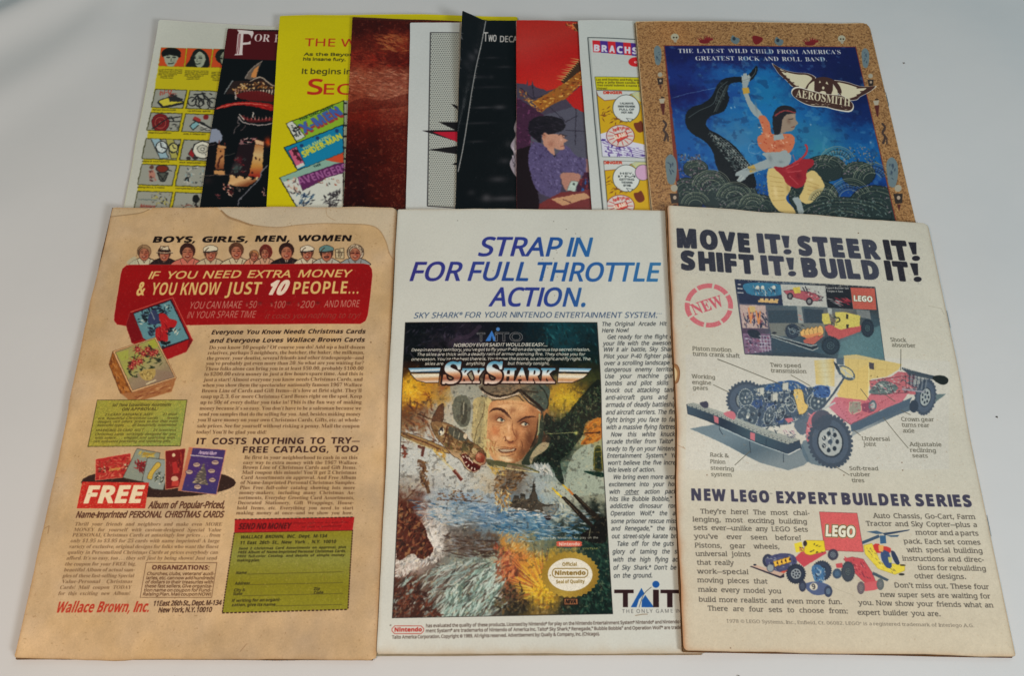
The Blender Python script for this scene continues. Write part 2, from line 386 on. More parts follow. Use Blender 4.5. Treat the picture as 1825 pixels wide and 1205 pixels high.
        for _ in range(soft):
            for ax in (0,1): N=(np.roll(N,1,ax)+2*N+np.roll(N,-1,ax))/4
        V+=(N-V)*m[...,None]
    def tone(s,P,con=1.,sat=1.,gain=1.,piv=.45,z=None):
        if z: P=z(P)
        m,x0,y0=raster(loop(s.m(P)),s.W,s.H); h,w=m.shape; V=s.a[y0:y0+h,x0:x0+w]; g=V.mean(2,keepdims=True); N=np.clip(((g+(V-g)*sat)-piv)*con+piv,0,1)*gain; V+=(np.clip(N,0,1)-V)*m[...,None]
    def setclip(s,P=None,z=None):
        if P is None: s.clip=None; return
        if z: P=z(P)
        s.clip=None; M=np.zeros((s.H,s.W),np.float32); m,x0,y0=raster(loop(s.m(P)),s.W,s.H); M[y0:y0+m.shape[0],x0:x0+m.shape[1]]=m; s.clip=M
    def blur(s,n=1):
        a=s.a
        for _ in range(n):
            for ax in (0,1): a=(np.roll(a,1,ax)+2*a+np.roll(a,-1,ax))/4
        s.a=a
    def image(s):
        a=srgb(lin(s.a*255)/GAIN.get(s.key,.75))
        im=bpy.data.images.new('print_'+s.key,s.W,s.H); o=np.ones((s.H,s.W,4),np.float32); o[...,:3]=a[::-1]
        im.pixels.foreach_set(o.ravel()); im.update(); im.pack(); return im
GAIN=dict(f1=.83,f2=.86,f3=.84)   # reflectance of the ink and paper against the values written above
def frame_outline(s,col,w,P):
    s.stroke(list(P)+[P[0]],w,col)
INK=(52,34,24)
def page_f1():
    s=Page('f1',1180,1740,(195,165,125))
    H,W=s.H,s.W
    # uneven browning of the old paper
    n=noise(H,W,260,4,11)[...,None]; s.a*=1+(n-.5)*.20; s.a*=(1+(noise(H,W,70,3,14)[...,None]-.5)*.12)
    s.a*=np.array([1,.995,.98])**((noise(H,W,120,3,12)[...,None]-.5)*8)
    s.a*=1+(noise(H,W,26,3,13,1.5)[...,None]-.5)*.07
    zr=Z(180,360,3.348)
    # water stain along the top, with its brown tide line
    tide=[(-80,118),(60,88),(160,74),(235,62),(290,38),(300,-40),(690,-40),(716,48),(760,84),(830,110),(905,136),(1050,150),(1180,136),(1320,128),(1480,130),(1600,136),(1660,165),(1700,235),(1735,330),(1800,420),(1850,-60)]
    t2=[(235,-60),(290,38),(330,20),(500,10),(650,12),(716,48),(760,84),(830,110),(905,136),(1050,150),(1180,136),(1320,128),(1480,130),(1600,136),(1660,165),(1700,235),(1735,330),(1850,420),(1850,-60)]
    s.poly(t2,(198,187,166),.72,5,z=zr)
    s.poly([(-100,-60),(-100,122),(60,90),(160,74),(235,62),(285,30),(290,-60)],(190,174,146),.4,5,z=zr)
    for wd,al in ((9,.12),(4,.3),(2,.35)): 
        s.stroke(t2[5:18],wd/3.3,(132,98,64),al,5,z=zr); s.stroke([(-100,118),(60,88),(160,74),(235,62),(290,38)],wd/3.3,(110,84,58),al*1.2,5,z=zr)
    s.stroke([(716,48),(760,90),(830,116),(905,140)],3.4,(120,86,54),.4,4,z=zr)
    s.stroke([(1345,20),(1350,80),(1400,110)],1.2,(150,120,85),.4,4,z=zr)
    s.blob((1760,400),40,300,(176,146,108),.5,z=zr)
    # heading
    a=Z(220,410,7.533); b=Z(440,410,7.533); K=(24,14,12)
    s.text('BOYS,',(393,164),(965,160),76,K,z=a,bold=.085,shear=.15,asp=None)
    s.text('GIRLS,',(1050,160),(1675,158),74,K,z=a,bold=.085,shear=.15)
    s.text('MEN,',(110,152),(578,150),76,K,z=b,bold=.085,shear=.15)
    s.text('WOMEN',(675,148),(1400,146),76,K,z=b,bold=.085,shear=.15)
    sk=(176,112,84); 
    def head(z,c,r,hair,hat=None,coat=(196,172,134),tilt=0,ry=None,lap=False,beard=False):
        x,y=c; r=r*1.13; ry=ry or r*1.2
        s.poly([(x-r*2.3,474),(x-r*1.9,415),(x-r*1.1,385),(x-r*.5,365),(x+r*.5,365),(x+r*1.1,385),(x+r*1.9,415),(x+r*2.3,474)],coat,1,3,z=z,line=(44,28,22),lw=1.1); s.lines([[(x-r*1.1,400),(x-r*.8,470)],[(x+r*1.0,400),(x+r*.8,470)],[(x-r*.4,380),(x,440)],[(x+r*.4,380),(x,440)]],.9,(70,50,40),z=z)
        if lap: s.poly([(x-r*.4,375),(x,450),(x+r*.4,375)],(214,200,178),1,z=z); s.stroke([(x,385),(x,455)],1.5,(40,25,22),z=z)
        s.ell((x+tilt*.2,y-r*.3),r*1.14,ry*.95,hair,1,z=z,line=(50,32,24),lw=.6)
        s.ell((x,y+r*.18),r*.82,ry*.84,sk,1,z=z,line=(70,36,26),lw=.8)
        s.blob((x+r*.3,y+r*.3),r*.5,r*.7,(150,64,50),.6,z=z)
        for k in (-1,1): s.stroke([(x+k*r*.38-r*.2,y-r*.12),(x+k*r*.38+r*.2,y-r*.1)],1.3,(48,22,18),z=z); s.stroke([(x+k*r*.38-r*.25,y-r*.38),(x+k*r*.38+r*.25,y-r*.4)],1.,(60,30,22),.8,z=z)
        s.stroke([(x+r*.05,y),(x+r*.15,y+r*.35)],.9,(110,50,38),z=z)
        s.stroke([(x-r*.35,y+r*.55),(x,y+r*.72),(x+r*.35,y+r*.5)],1.7,(96,24,22),z=z,sm=4); s.stroke([(x-r*.22,y+r*.56),(x+r*.22,y+r*.54)],.9,(225,205,180),z=z)
        if hat=='fedora': s.poly([(x-r*.8,y-r*.5),(x-r*.6,y-r*1.5),(x,y-r*1.25),(x+r*.7,y-r*1.5),(x+r*.9,y-r*.5)],(206,190,160),1,z=z,line=(60,40,30),lw=.8); s.stroke([(x-r*.8,y-r*.66),(x+r*.85,y-r*.6)],3.6,(36,24,22),z=z); s.stroke([(x-r*1.35,y-r*.4),(x,y-r*.25),(x+r*1.5,y-r*.35)],1.9,(190,170,140),z=z,sm=4);s.stroke([(x-r*1.35,y-r*.3),(x,y-r*.15),(x+r*1.5,y-r*.25)],1,(40,26,24),z=z,sm=4)
        if hat in('cap','peak','nurse'):
            cc={'cap':(216,204,180),'peak':(92,128,126),'nurse':(214,204,176)}[hat]
            s.poly([(x-r*1.1,y-r*.45),(x-r*1.15,y-r*1.1),(x,y-r*1.55),(x+r*1.15,y-r*1.1),(x+r*1.05,y-r*.5),(x,y-r*.35)],cc,1,3,z=z,line=(60,44,34),lw=.8)
            s.stroke([(x-r*1.25,y-r*.35),(x-r*.2,y-r*.35),(x+r*1.1,y-r*.55)],2.2,(40,34,34),z=z)
        if beard: s.stroke([(x-r*.4,y+r*.45),(x+r*.4,y+r*.45)],2.2,(50,30,24),z=z)
        s.stroke([(x-r*.8,y+r*.2),(x-r*.9,y-r*.5),(x-r*.3,y-r*1.1)],1.6,(52,34,28),.8,4,z=z)
    head(a,(275,310),72,(150,118,84),coat=(196,190,160)); s.poly([(45,420),(150,350),(180,420),(170,470),(60,460)],(176,176,150),.7,3,z=a)
    head(a,(545,325),68,(70,44,34),'fedora',(38,26,28),lap=True)
    head(a,(858,300),80,(52,28,26),coat=(198,108,92)); head(a,(1168,320),70,(120,84,60),'nurse',(190,172,140))
    head(a,(1515,290),76,(92,58,40),coat=(200,184,150))
    head(b,(95,350),50,(176,120,74),coat=(206,140,110)); s.ell((252,290),88,100,(104,36,30),z=b); head(b,(240,310),56,(112,40,32),coat=(196,150,120))
    head(b,(530,295),78,(44,24,22),coat=(30,22,26),lap=True); head(b,(808,320),66,(96,60,44),'cap',(204,190,160)); head(b,(1068,325),70,(60,40,34),'peak',(176,172,156),beard=True)
    s.poly([(1185,262),(1300,240),(1302,385),(1190,380)],(196,178,140),1,z=b,line=(60,46,34),lw=1.1); s.lines([[(1225,270),(1228,360)],[(1245,265),(1250,370)],[(1270,300),(1272,350)],[(1200,300),(1290,300)]],1.2,(60,44,34),z=b)
    s.ell((1455,300),112,108,(206,194,170),z=b,line=(60,44,34),lw=1.2); head(b,(1450,310),74,(196,176,146),coat=(140,146,146)); s.dabs([(1345,250),(1455,190),(1570,250),(1560,370),(1500,240),(1400,240),(1350,370)],26,[(60,44,34)],30,7,60,1.,z=b,seed=5)
    s.lines([[(1390,312),(1440,312)],[(1460,312),(1510,312)]],1.6,(70,20,20),z=b)
    s.warp([(225,433),(665,433),(665,472),(225,472)],0.5,6,6)
    # red banner
    RED=(150,12,15)
    rb=[(232,471),(440,470.5),(648,469),(658,471),(663,479),(664,489),(660,530),(656,562),(652,573),(643,578.5),(440,579),(330,580),(222,581),(208,579),(202,571),(203,560),(209,522),(214,488),(217,478),(224,472)]
    s.poly(rb,(205,160,130),.5); s.poly([(x+(440-x)*.004,y+(525-y)*.012) for x,y in rb],RED,1,0,grad=((440,470),(440,580),[(140,11,16),(154,12,15)]))
    s.blob((200,560),60,40,(190,20,14),.45) if False else None
    Yl=(216,182,112)
    s.text('IF YOU NEED EXTRA MONEY',(264,496.6),(627,493.8),12.6,Yl,bold=.035,shear=.28,gap=.75)
    s.text('&',(242.5,525.6),(257.5,525.5),22,Yl,bold=.04,shear=.1); s.text('YOU',(267,525.6),(313,525.5),22,Yl,bold=.045,shear=.08); s.text('KNOW',(320,525.3),(392,525),22,Yl,bold=.045,shear=.08); s.text('JUST',(401,524.9),(465,524.6),22,Yl,bold=.045,shear=.08)
    s.text('10',(474,524.5),(515,524.5),24,(226,206,184),bold=.1,shear=.38)
    s.text('PEOPLE...',(520.5,524.4),(640,523.4),22,Yl,bold=.045,shear=.08)
    s.speck(rb,.07,3,5)
    W1=(196,150,128); D=(96,14,14)
    s.text('YOU CAN MAKE',(336,550),(431,549.4),12.5,W1,shear=.16,gap=.5,al=.9); s.text('AND MORE',(577,548.4),(641,547.4),12.3,W1,shear=.16,gap=.5,al=.9)
    for t,x0,x1 in (('50',443,458),('100',487,509),('200',535,561)):
        s.text(t,(x0,549),(x1,548.8),12,(186,132,112),shear=.16); s.text('$',(x0-5,546),(x0-1.5,546),6,(170,90,78),bold=.03); s.text('00',(x1+1.5,544),(x1+8,544),5,(150,60,54),bold=.03); s.blob((x1+5,540),4,2.6,D,.85); s.blob((x0-3,540),2,2,D,.6)
    s.text('IN YOUR SPARE TIME',(333,567),(456,566.4),12,W1,shear=.16,gap=.5,al=.85)
    s.text('it costs you nothing to try!',(471,568.6),(642,567.4),9.5,(120,30,26),shear=.35,gap=.5); s.text('it costs you nothing to try!',(472,568),(643,567),9.5,(190,120,96),shear=.35,gap=.5,al=.4)
    # card boxes
    z=Z(180,520,6.694)
    s.poly([(345,245),(855,66),(1097,578),(1022,716),(800,808),(370,612),(298,400)],(146,16,20),1,z=z,line=(190,110,88),lw=.7)
    s.poly([(345,245),(385,258),(505,560),(370,612),(298,400)],(116,10,18),1,z=z); s.poly([(740,680),(1050,570),(1095,578),(1022,716),(800,805)],(156,20,24),1,z=z); s.poly([(1050,570),(1095,578),(1022,716)],(112,12,20),1,z=z)
    s.poly([(378,252),(838,88),(1062,566),(730,690),(510,560)],(44,22,34),1,z=z); s.poly([(388,262),(826,106),(1046,558),(720,672),(506,556)],(92,138,146),1,z=z)
    s.setclip([(388,262),(826,106),(1046,558),(720,672),(506,556)],z)
    s.dabs([(470,240),(680,160),(780,230),(770,330),(700,420),(620,530),(560,500),(600,400),(540,380)],90,[(22,28,36),(34,44,64),(14,18,26),(52,70,90)],60,20,20,1.2,z=z,seed=2)
    s.poly([(690,270),(760,262),(820,320),(905,350),(880,420),(800,470),(795,590),(690,590),(650,520),(660,440),(720,400)],(170,26,30),1,4,z=z); s.dabs([(700,290),(860,350),(800,440),(780,570),(680,570),(690,440)],18,[(110,10,20),(200,60,56)],60,10,60,.4,z=z,seed=3)
    s.poly([(560,320),(620,210),(690,300),(680,380),(580,380)],(48,58,92),1,4,z=z); s.stroke([(600,240),(640,330)],1.6,(120,130,140),z=z)
    for c in ((800,195),(490,350),(900,470)): s.dabs([(c[0]-45,c[1]-35),(c[0]+45,c[1]-35),(c[0]+45,c[1]+35),(c[0]-45,c[1]+35)],9,[(206,206,186),(30,40,44)],40,12,-30,1.5,z=z,seed=c[0])
    s.dabs([(720,590),(820,600),(820,650),(740,660)],14,[(16,22,26)],50,22,0,1,z=z,seed=8); s.dabs([(780,440),(850,430),(850,520),(790,510)],10,[(20,20,30)],40,18,0,1,z=z,seed=9)
    s.setclip()
    s.stroke([(350,240),(855,66),(1097,578)],1.,(206,110,90),z=z)
    s.poly([(140,712),(100,870),(238,1215),(375,1300),(850,1190),(905,1030)],(140,84,40),1,z=z)
    s.poly([(140,712),(100,870),(238,1215),(372,1212)],(150,88,36),1,z=z,line=(80,44,24),lw=.8); s.poly([(372,1205),(905,1030),(850,1195),(420,1320),(330,1290),(245,1215)],(160,104,62),1,z=z)
    s.dabs([(130,760),(110,870),(240,1200),(360,1200)],60,[(170,100,40),(110,60,30),(190,130,70)],50,12,65,.6,z=z,seed=4)
    s.poly([(140,712),(655,542),(905,1030),(375,1207)],(214,168,118),1,z=z,line=(96,60,40),lw=.7)
    top=[(172,720),(642,560),(882,1020),(385,1180)]
    s.poly(top,(154,140,92),1,z=z,grad=((300,650),(700,1100),[(158,160,78),(156,144,104),(134,112,92)]),line=(60,50,34),lw=.7)
    s.setclip(top,z)
    s.poly([(560,600),(640,560),(690,650),(620,680)],(160,162,60),1,z=z); s.poly([(180,730),(330,690),(330,800),(250,830)],(160,166,70),.8,z=z)
    s.poly([(640,930),(880,1020),(400,1180),(340,1040)],(140,116,98),.6,4,z=z)
    s.dabs([(330,700),(540,610),(590,650),(740,780),(740,900),(560,940),(420,1030),(310,980),(340,850)],70,[(44,52,34),(66,74,44),(30,36,26)],54,18,20,1.3,z=z,seed=6)
    for i,(cx,cy,r) in enumerate(((440,690,62),(510,740,60),(400,850,78),(610,740,62),(470,830,55),(370,900,50),(560,690,45),(660,720,40))):
        for q in range(9):
            an=q*40+i*13; s.sc_last=(1,1); ex,ey=math.cos(math.radians(an)),math.sin(math.radians(an))
            s.stroke([(cx,cy),(cx+ex*r,cy+ey*r)],3.1,[(158,38,44),(120,20,32),(178,70,62)][q%3],z=z,taper=True)
        s.ell((cx,cy),9,8,(200,150,100),z=z)
    s.poly([(470,960),(640,920),(650,1000),(600,1060),(510,1050)],(172,146,82),1,4,z=z); s.dabs([(470,970),(640,930),(630,1040),(520,1040)],40,[(206,184,116),(110,90,50)],26,9,20,1.5,z=z,seed=7); s.stroke([(545,1105),(660,1060)],2.5,(206,190,150),z=z)
    s.setclip()
    s.dabs([(400,1230),(840,1070),(830,1180),(430,1290)],26,[(206,160,110),(120,60,36)],90,9,-18,.3,z=z,seed=12)
    s.warp([(200,525),(350,525),(350,712),(190,712)],0.6,7,3)
    # copy
    s.text('Everyone You Know Needs Christmas Cards',(377,596.3),(652,595.3),7.6,(40,24,18),bold=.055,shear=.25,gap=.65); s.text('and Everyone Loves Wallace Brown Cards',(374,611.3),(651,610.3),7.6,(40,24,18),bold=.055,shear=.25,gap=.65)
    T=['Do you know 10 people? Of course you do! Add up a half-dozen','relatives, perhaps 5 neighbors, the butcher, the baker, the milkman,','the grocer, your dentist, several friends and other tradespeople—and',"you've probably got even more than 20. So what are you waiting for?",'These folks alone can bring you in at least $50.00, probably $100.00','to $200.00 extra money in just a few hours spare time. And this is','just a start! Almost everyone you know needs Christmas Cards, and','when you show them the spectacular nationally famous 1967 Wallace',"Brown Line of Cards and Gift Items—it's love at first sight. They'll",'snap up 2, 3, 6 or more Christmas Card Boxes right on the spot. Keep','up to 50¢ of every dollar you take in! This is the fun way of making',"money because it's so easy. You don't have to be a salesman because we",'send you samples that do the selling for you. And, besides making money',"you'll save money on your own Christmas Cards, Gifts, etc. at whole-",'sale prices. See for yourself without risking a penny. Mail the coupon',"today! You'll be glad you did!"]
    body=dict(st='rb',asp=1.08,shear=.06); BC=(96,68,44)
    s.block(T,[622.8,632.4,642,651.4,661,670.6,680.5,690.3,700.2,710.2,720.4,730.8,741,751,761.5,772.2],[372.6,370.5,369,367.6,366.4,364.6,363.4,361.6,360,358.3,357.4,356,354.6,352,350.8,349],[650.4,649.5,649,648.8,648.2,647.8,647,646,645,645.6,645,644,643,642,640.7,473.5],6.1,BC,**body)
    s.text('IT COSTS NOTHING TO TRY—',(348.7,791.2),(640.7,789.2),11,(54,30,26),bold=.05,gap=.8,shear=.08); s.text('FREE CATALOG, TOO',(430.8,806),(638,804),11,(54,30,26),bold=.05,gap=.7,shear=.08)
    T=['Be first in your neighborhood to cash in on this','easy way to extra money with the 1967 Wallace','Brown Line of Christmas Cards and Gift Items.',"Mail coupon this minute! You'll get 2 Christmas",'Card Assortments on approval. And Free Album','of Name-Imprinted Personal Christmas Samples.','Plus Free full-color catalog showing lots more','money-makers, including many Christmas As-','sortments, Everyday Greeting Card Assortments,','Decorated Stationery, Gift Wrappings, House-','hold Items, etc. Everything you need to start','making money at once—and we show you how.']
    s.block(T,[817,826.2,835,844,853.2,862.3,871.6,880.6,889.8,899,908.3,917.3],[433.8,431.8,430.8,430,428.5,427.4,426,425.3,424,422.7,421.5,420.2],[636.5,635.8,635.2,634.8,634,633.4,632.6,632,631.4,630.6,630,629],6.1,BC,**body)
    # small green panel
    z=Z(130,690,5.24); P=[(230,122),(1070,122),(997,545),(135,553)]
    s.poly(P,(150,146,58),1,z=z,grad=((300,130),(700,550),[(158,148,58),(140,150,70)]),line=(70,62,30),lw=1.1); s.speck(P,.16,3,9,z=z); s.speck(P,.6,3,10,z=z,col=(196,176,70),thr=.66)
    gt=(74,66,28); g=dict(z=z,bold=.05,shear=.3)
    s.text('Sell These Extraordinary Assortments',(365,183),(925,178),27,gt,gap=.7,**g); s.text('ON APPROVAL!',(455,222),(800,218),27,gt,**g)
    for i,(t,x0,x1,y) in enumerate((('21-CARD RADIANCE ASST. . . . 21 mod-',295,985,268),('ern, beautiful Christmas cards . . . lovely',228,990,302),('designs, rich colors, prices so low that even',226,980,333),('beautiful types . . . all beautifully assembled.',224,975,366),('SPARKLING 24-CARD ASS’T. . . . 24 luxurious',205,965,413),('Christmas cards, strikingly designed for you',200,960,450),('with colors . . . elegant and sparkling with',196,950,483),('rich embossed processing and sparkling gifts.',186,915,516))): s.text(t.replace('’',"'"),(x0,y),(x1,y-4),22,gt,gap=.7,al=.85,**g)
    # tray with cards
    s.ell((795,890),722,142,(48,30,26),1,z=z); s.speck([(75,750),(1510,750),(1510,1030),(75,1030)],.15,3,4,z=z)
    s.poly([(208,672),(532,616),(542,836),(206,872)],(176,44,40),1,z=z,line=(216,140,110),lw=.8); s.dabs([(220,690),(525,640),(530,830),(215,860)],110,[(196,74,60),(140,24,28),(206,110,84),(150,60,40)],40,12,-10,1.2,z=z,seed=1); s.text('Greetings',(330,785),(440,770),26,(206,176,84),z=z,bold=.06,shear=.3)
    s.dabs([(240,740),(300,730),(300,800),(240,800)],14,[(196,180,140),(90,30,26)],30,9,0,1.5,z=z,seed=3); s.dabs([(450,720),(520,710),(510,770),(450,780)],14,[(196,180,140),(90,30,26)],30,9,0,1.5,z=z,seed=4)
    s.poly([(592,572),(808,612),(760,900),(650,886),(462,846)],(134,142,128),1,z=z,line=(70,60,50),lw=.9); s.dabs([(610,600),(780,620),(740,650),(640,650)],18,[(196,170,70),(160,130,50)],60,12,-15,.8,z=z,seed=5); s.dabs([(570,680),(680,700),(660,790),(600,790)],24,[(150,36,38),(110,30,34)],46,18,50,.9,z=z,seed=6)
    s.poly([(690,658),(908,680),(838,962),(736,950),(640,876)],(140,150,142),1,z=z,line=(60,56,50),lw=.9); s.poly([(780,700),(815,730),(750,800),(730,860),(690,850),(710,790)],(196,166,70),1,4,z=z,line=(90,70,34),lw=.7); s.dabs([(760,780),(870,810),(830,910),(760,900)],34,[(216,206,180),(80,90,74),(50,56,50)],28,10,30,1.5,z=z,seed=7)
    s.poly([(856,592),(1046,568),(1000,934),(860,956)],(118,24,26),1,z=z,line=(206,150,110),lw=1.3); s.poly([(920,700),(960,690),(985,800),(930,810)],(170,40,40),1,z=z); s.ell((935,632),17,17,(216,190,150),z=z); s.ell((945,855),34,26,(206,160,130),z=z); s.poly([(920,880),(985,870),(980,925),(915,925)],(186,60,50),1,z=z); s.dabs([(980,600),(1030,600),(990,780),(975,780)],20,[(170,60,44),(90,16,20)],40,10,80,.6,z=z,seed=8)
    s.poly([(1080,558),(1422,580),(1335,1004),(978,966)],(62,48,98),1,z=z,grad=((1250,570),(1160,990),[(70,44,106),(54,50,104)]),line=(206,140,110),lw=1.2); s.poly([(1080,558),(1115,562),(1010,968),(978,966)],(186,110,80),1,z=z)
    s.stroke([(1090,632),(1390,658)],1.6,(206,196,190),z=z); s.text('Personal Album',(1165,620),(1335,628),30,(206,180,200),z=z,shear=.3,bold=.03)
    for c in ((1148,722),(1322,700),(1080,790),(1288,780),(1296,866),(1160,932)): s.ell(c,34,22,(186,160,140),1,z=z,line=(60,40,70),lw=.7); s.stroke([(c[0]-20,c[1]-6),(c[0]+20,c[1]-4)],1.2,(80,50,70),z=z)
    s.poly([(1215,700),(1240,800),(1235,840),(1260,915),(1180,905),(1105,895),(1150,840),(1140,830),(1180,780)],(84,76,72),1,z=z); s.dabs([(1215,710),(1255,910),(1110,890)],36,[(196,176,140),(120,110,90)],30,7,10,.7,z=z,seed=9)
    s.warp([(140,795),(412,795),(412,890),(140,890)],0.5,7,5)
    # FREE flag
    P=[(85,885),(705,892),(672,1136),(35,1136)]
    s.poly(P,(190,40,32),1,z=z); s.speck(P,.14,3,2,z=z); s.speck(P,.8,3.2,3,z=z,col=(210,120,80),thr=.66)
    s.text('FREE',(103,1085),(640,1080),156,(232,212,176),z=z,bold=.085,shear=.14)
    s.text('Album of Popular-Priced,',(700,1135),(1418,1130),62,(84,50,36),z=z,bold=.04,shear=.18,gap=.65)
    s.text('Name-Imprinted PERSONAL CHRISTMAS CARDS',(135.3,923.6),(398.6,922.6),11,(84,50,36),bold=.04,shear=.18,gap=.7)
    T=['Thrill your friends and neighbors and make even MORE','MONEY for yourself with custom-designed Special Value','PERSONAL Christmas Cards at amazingly low prices . . . from','only $1.95 to $3.95 for 25 cards with name imprinted! A large','variety of exclusive, original designs for folks who want the finest','quality in Personalized Christmas Cards at prices everybody can',"afford. It's so easy, too . . . they sell just by being shown! Just send",'the coupon for your FREE big,','beautiful Album of actual sam-','ples of these fast-selling Special','Value-Personal Christmas','Cards! Mail coupon TODAY','for this exciting new Album!']
    s.block(T,[938,948.2,957.6,968,978.3,988.6,998.9,1009.6,1020,1030.5,1040.8,1051.2,1062],[132.8,131,128.6,125.6,122.6,120.5,118.4,115.9,113.7,111.6,109.5,106.6,103.6],[395.7,394.4,393,391.4,390,389,387.2,243,240.7,239.5,236.5,234.8,232],6.2,(108,80,54),st='rb',asp=1.05,shear=.14,al=.9)
    frame_outline(s,(110,80,56),1.1,[(260.8,1004),(386.8,1004.4),(377.6,1066.4),(250.3,1066.4)])
    s.text('ORGANIZATIONS:',(271,1016.8),(373,1016.8),7.8,(84,46,34),bold=.06)
    s.block(["Churches, clubs, veterans' auxil-",'iaries, etc. can now add hundreds','of dollars to their treasuries with','these fast sellers. Give organiza-','tion name on coupon for Fund-','Raising Plan. Mail coupon NOW!'],[1026.6,1034.2,1041.5,1048.7,1056,1063.2],[262,255],[382.5,376],5.4,(96,66,44),asp=1.15,shear=.1,bold=.03)
    s.text('Wallace Brown, Inc.',(98.6,1092.8),(267.8,1092),18.5,(178,50,32),bold=.055,shear=.2,gap=.6); s.speck([(95,1065),(270,1065),(270,1100),(95,1100)],.5,2.4,4,col=(196,166,124),thr=.68)
    s.text('11 East 26th St., Dept. M-134',(273.5,1081.2),(395.5,1079.6),8.4,(70,44,32),bold=.04,shear=.14); s.text('New York, N.Y. 10010',(282.7,1092.8),(378,1092),8.4,(70,44,32),bold=.04,shear=.14)
    # coupon
    z=Z(380,900,5.737)
    P=[(217,280),(1428,258),(1380,1078),(95,1112)]; s.poly(P,(134,126,32),1,z=z,grad=((800,260),(700,1100),[(134,134,60),(126,120,24),(134,130,34)])); s.speck(P,.08,4,2,z=z)
    P2=[(220,150),(1445,126),(1427,262),(215,290)]; s.poly(P2,(164,24,26),1,z=z); s.speck(P2,.15,3,2,z=z)
    def dash(a,b,n,w):
        a=np.array(a,float); b=np.array(b,float)
        s.lines([[tuple(a+(b-a)*i/n),tuple(a+(b-a)*(i+.55)/n)] for i in range(n)],w,(50,26,20),z=z)
    dash((215,290),(95,1112),30,2.1); dash((95,1112),(1385,1077),31,2.1); dash((1427,262),(1380,1078),30,2.1); dash((220,150),(1445,126),30,1.6); s.stroke([(215,288),(1427,264)],1.2,(90,20,20),z=z)
    s.text('SEND NO MONEY',(256,252),(798,246),60,(84,8,14),z=z,bold=.07,shear=.2,gap=.5); s.text('Please indicate on approval',(822,198),(1385,186),17,(120,12,18),z=z,bold=.06,shear=.25,gap=.8); s.text('to avail to assortments',(905,236),(1312,226),17,(110,12,18),z=z,bold=.06,shear=.25,gap=.8)
    g=dict(z=z,bold=.06,shear=.15); k=(48,44,18)
    s.text('WALLACE BROWN, INC. Dept. M-134',(278,350),(1168,337),33,k,gap=.9,**g); s.text('11 East 26th St., New York , N.Y. 10010',(272,409),(1260,395),33,k,gap=.9,**g)
    s.text('Send 2 Christmas Card Assortments on approval, plus',(262,464),(1362,448),24,k,gap=.9,**g); s.text('FREE Album of Name-Imprinted Personal Christmas Cards,',(256,504),(1360,490),26,k,gap=.6,**g)
    s.text('FREE full-color Catalog, and details of simple money-',(248,544),(1358,530),24,k,gap=.9,**g); s.text('making plan.',(245,587),(480,584),26,k,**g)
    for t,A,B in (('Name',(235,716),(345,714)),('Address',(222,826),(378,822)),('City &',(213,894),(330,890)),('State',(205,932),(300,930)),('Zip',(1030,880),(1095,878)),('Code',(1030,920),(1130,917)),('If writing for an organi-',(192,1002),(692,990)),('zation, give its name',(190,1044),(640,1039))): s.text(t,A,B,29,k,**g)
    s.lines([[(345,716),(1335,692)],[(378,824),(1330,803)],[(300,938),(1330,914)],[(640,1040),(1320,1027)]],1.1,(90,84,30),z=z)
    # handling wear: brown edges, spots, worn-through ink
    Y,X=np.mgrid[0:H,0:W].astype(np.float32); e=np.minimum(np.minimum(X,W-X),np.minimum(Y*1.0,H-Y)); wv=noise(H,W,30,3,50)*10
    k=np.exp(-(e/(2.5+wv*.7))**1.2)[...,None]*.3; s.a+=(np.array([138,92,52])/255-s.a)*k
    s.speck([(20,360),(720,360),(690,1190),(20,1190)],.16,5,77,col=(214,190,150),thr=.74); s.speck([(20,360),(720,360),(690,1190),(20,1190)],.4,7,78,col=(120,84,50),thr=.83)
    s.ell((661,611),1.4,1.6,(110,80,50),.7); s.stroke([(80,943),(88,938),(86,952)],1.6,(130,96,64),.6); s.stroke([(428,1162),(440,1148)],1,(120,84,60),.6); s.speck([(20,360),(720,360),(690,1190),(20,1190)],.05,2.2,80)
    s.blur(1); return s
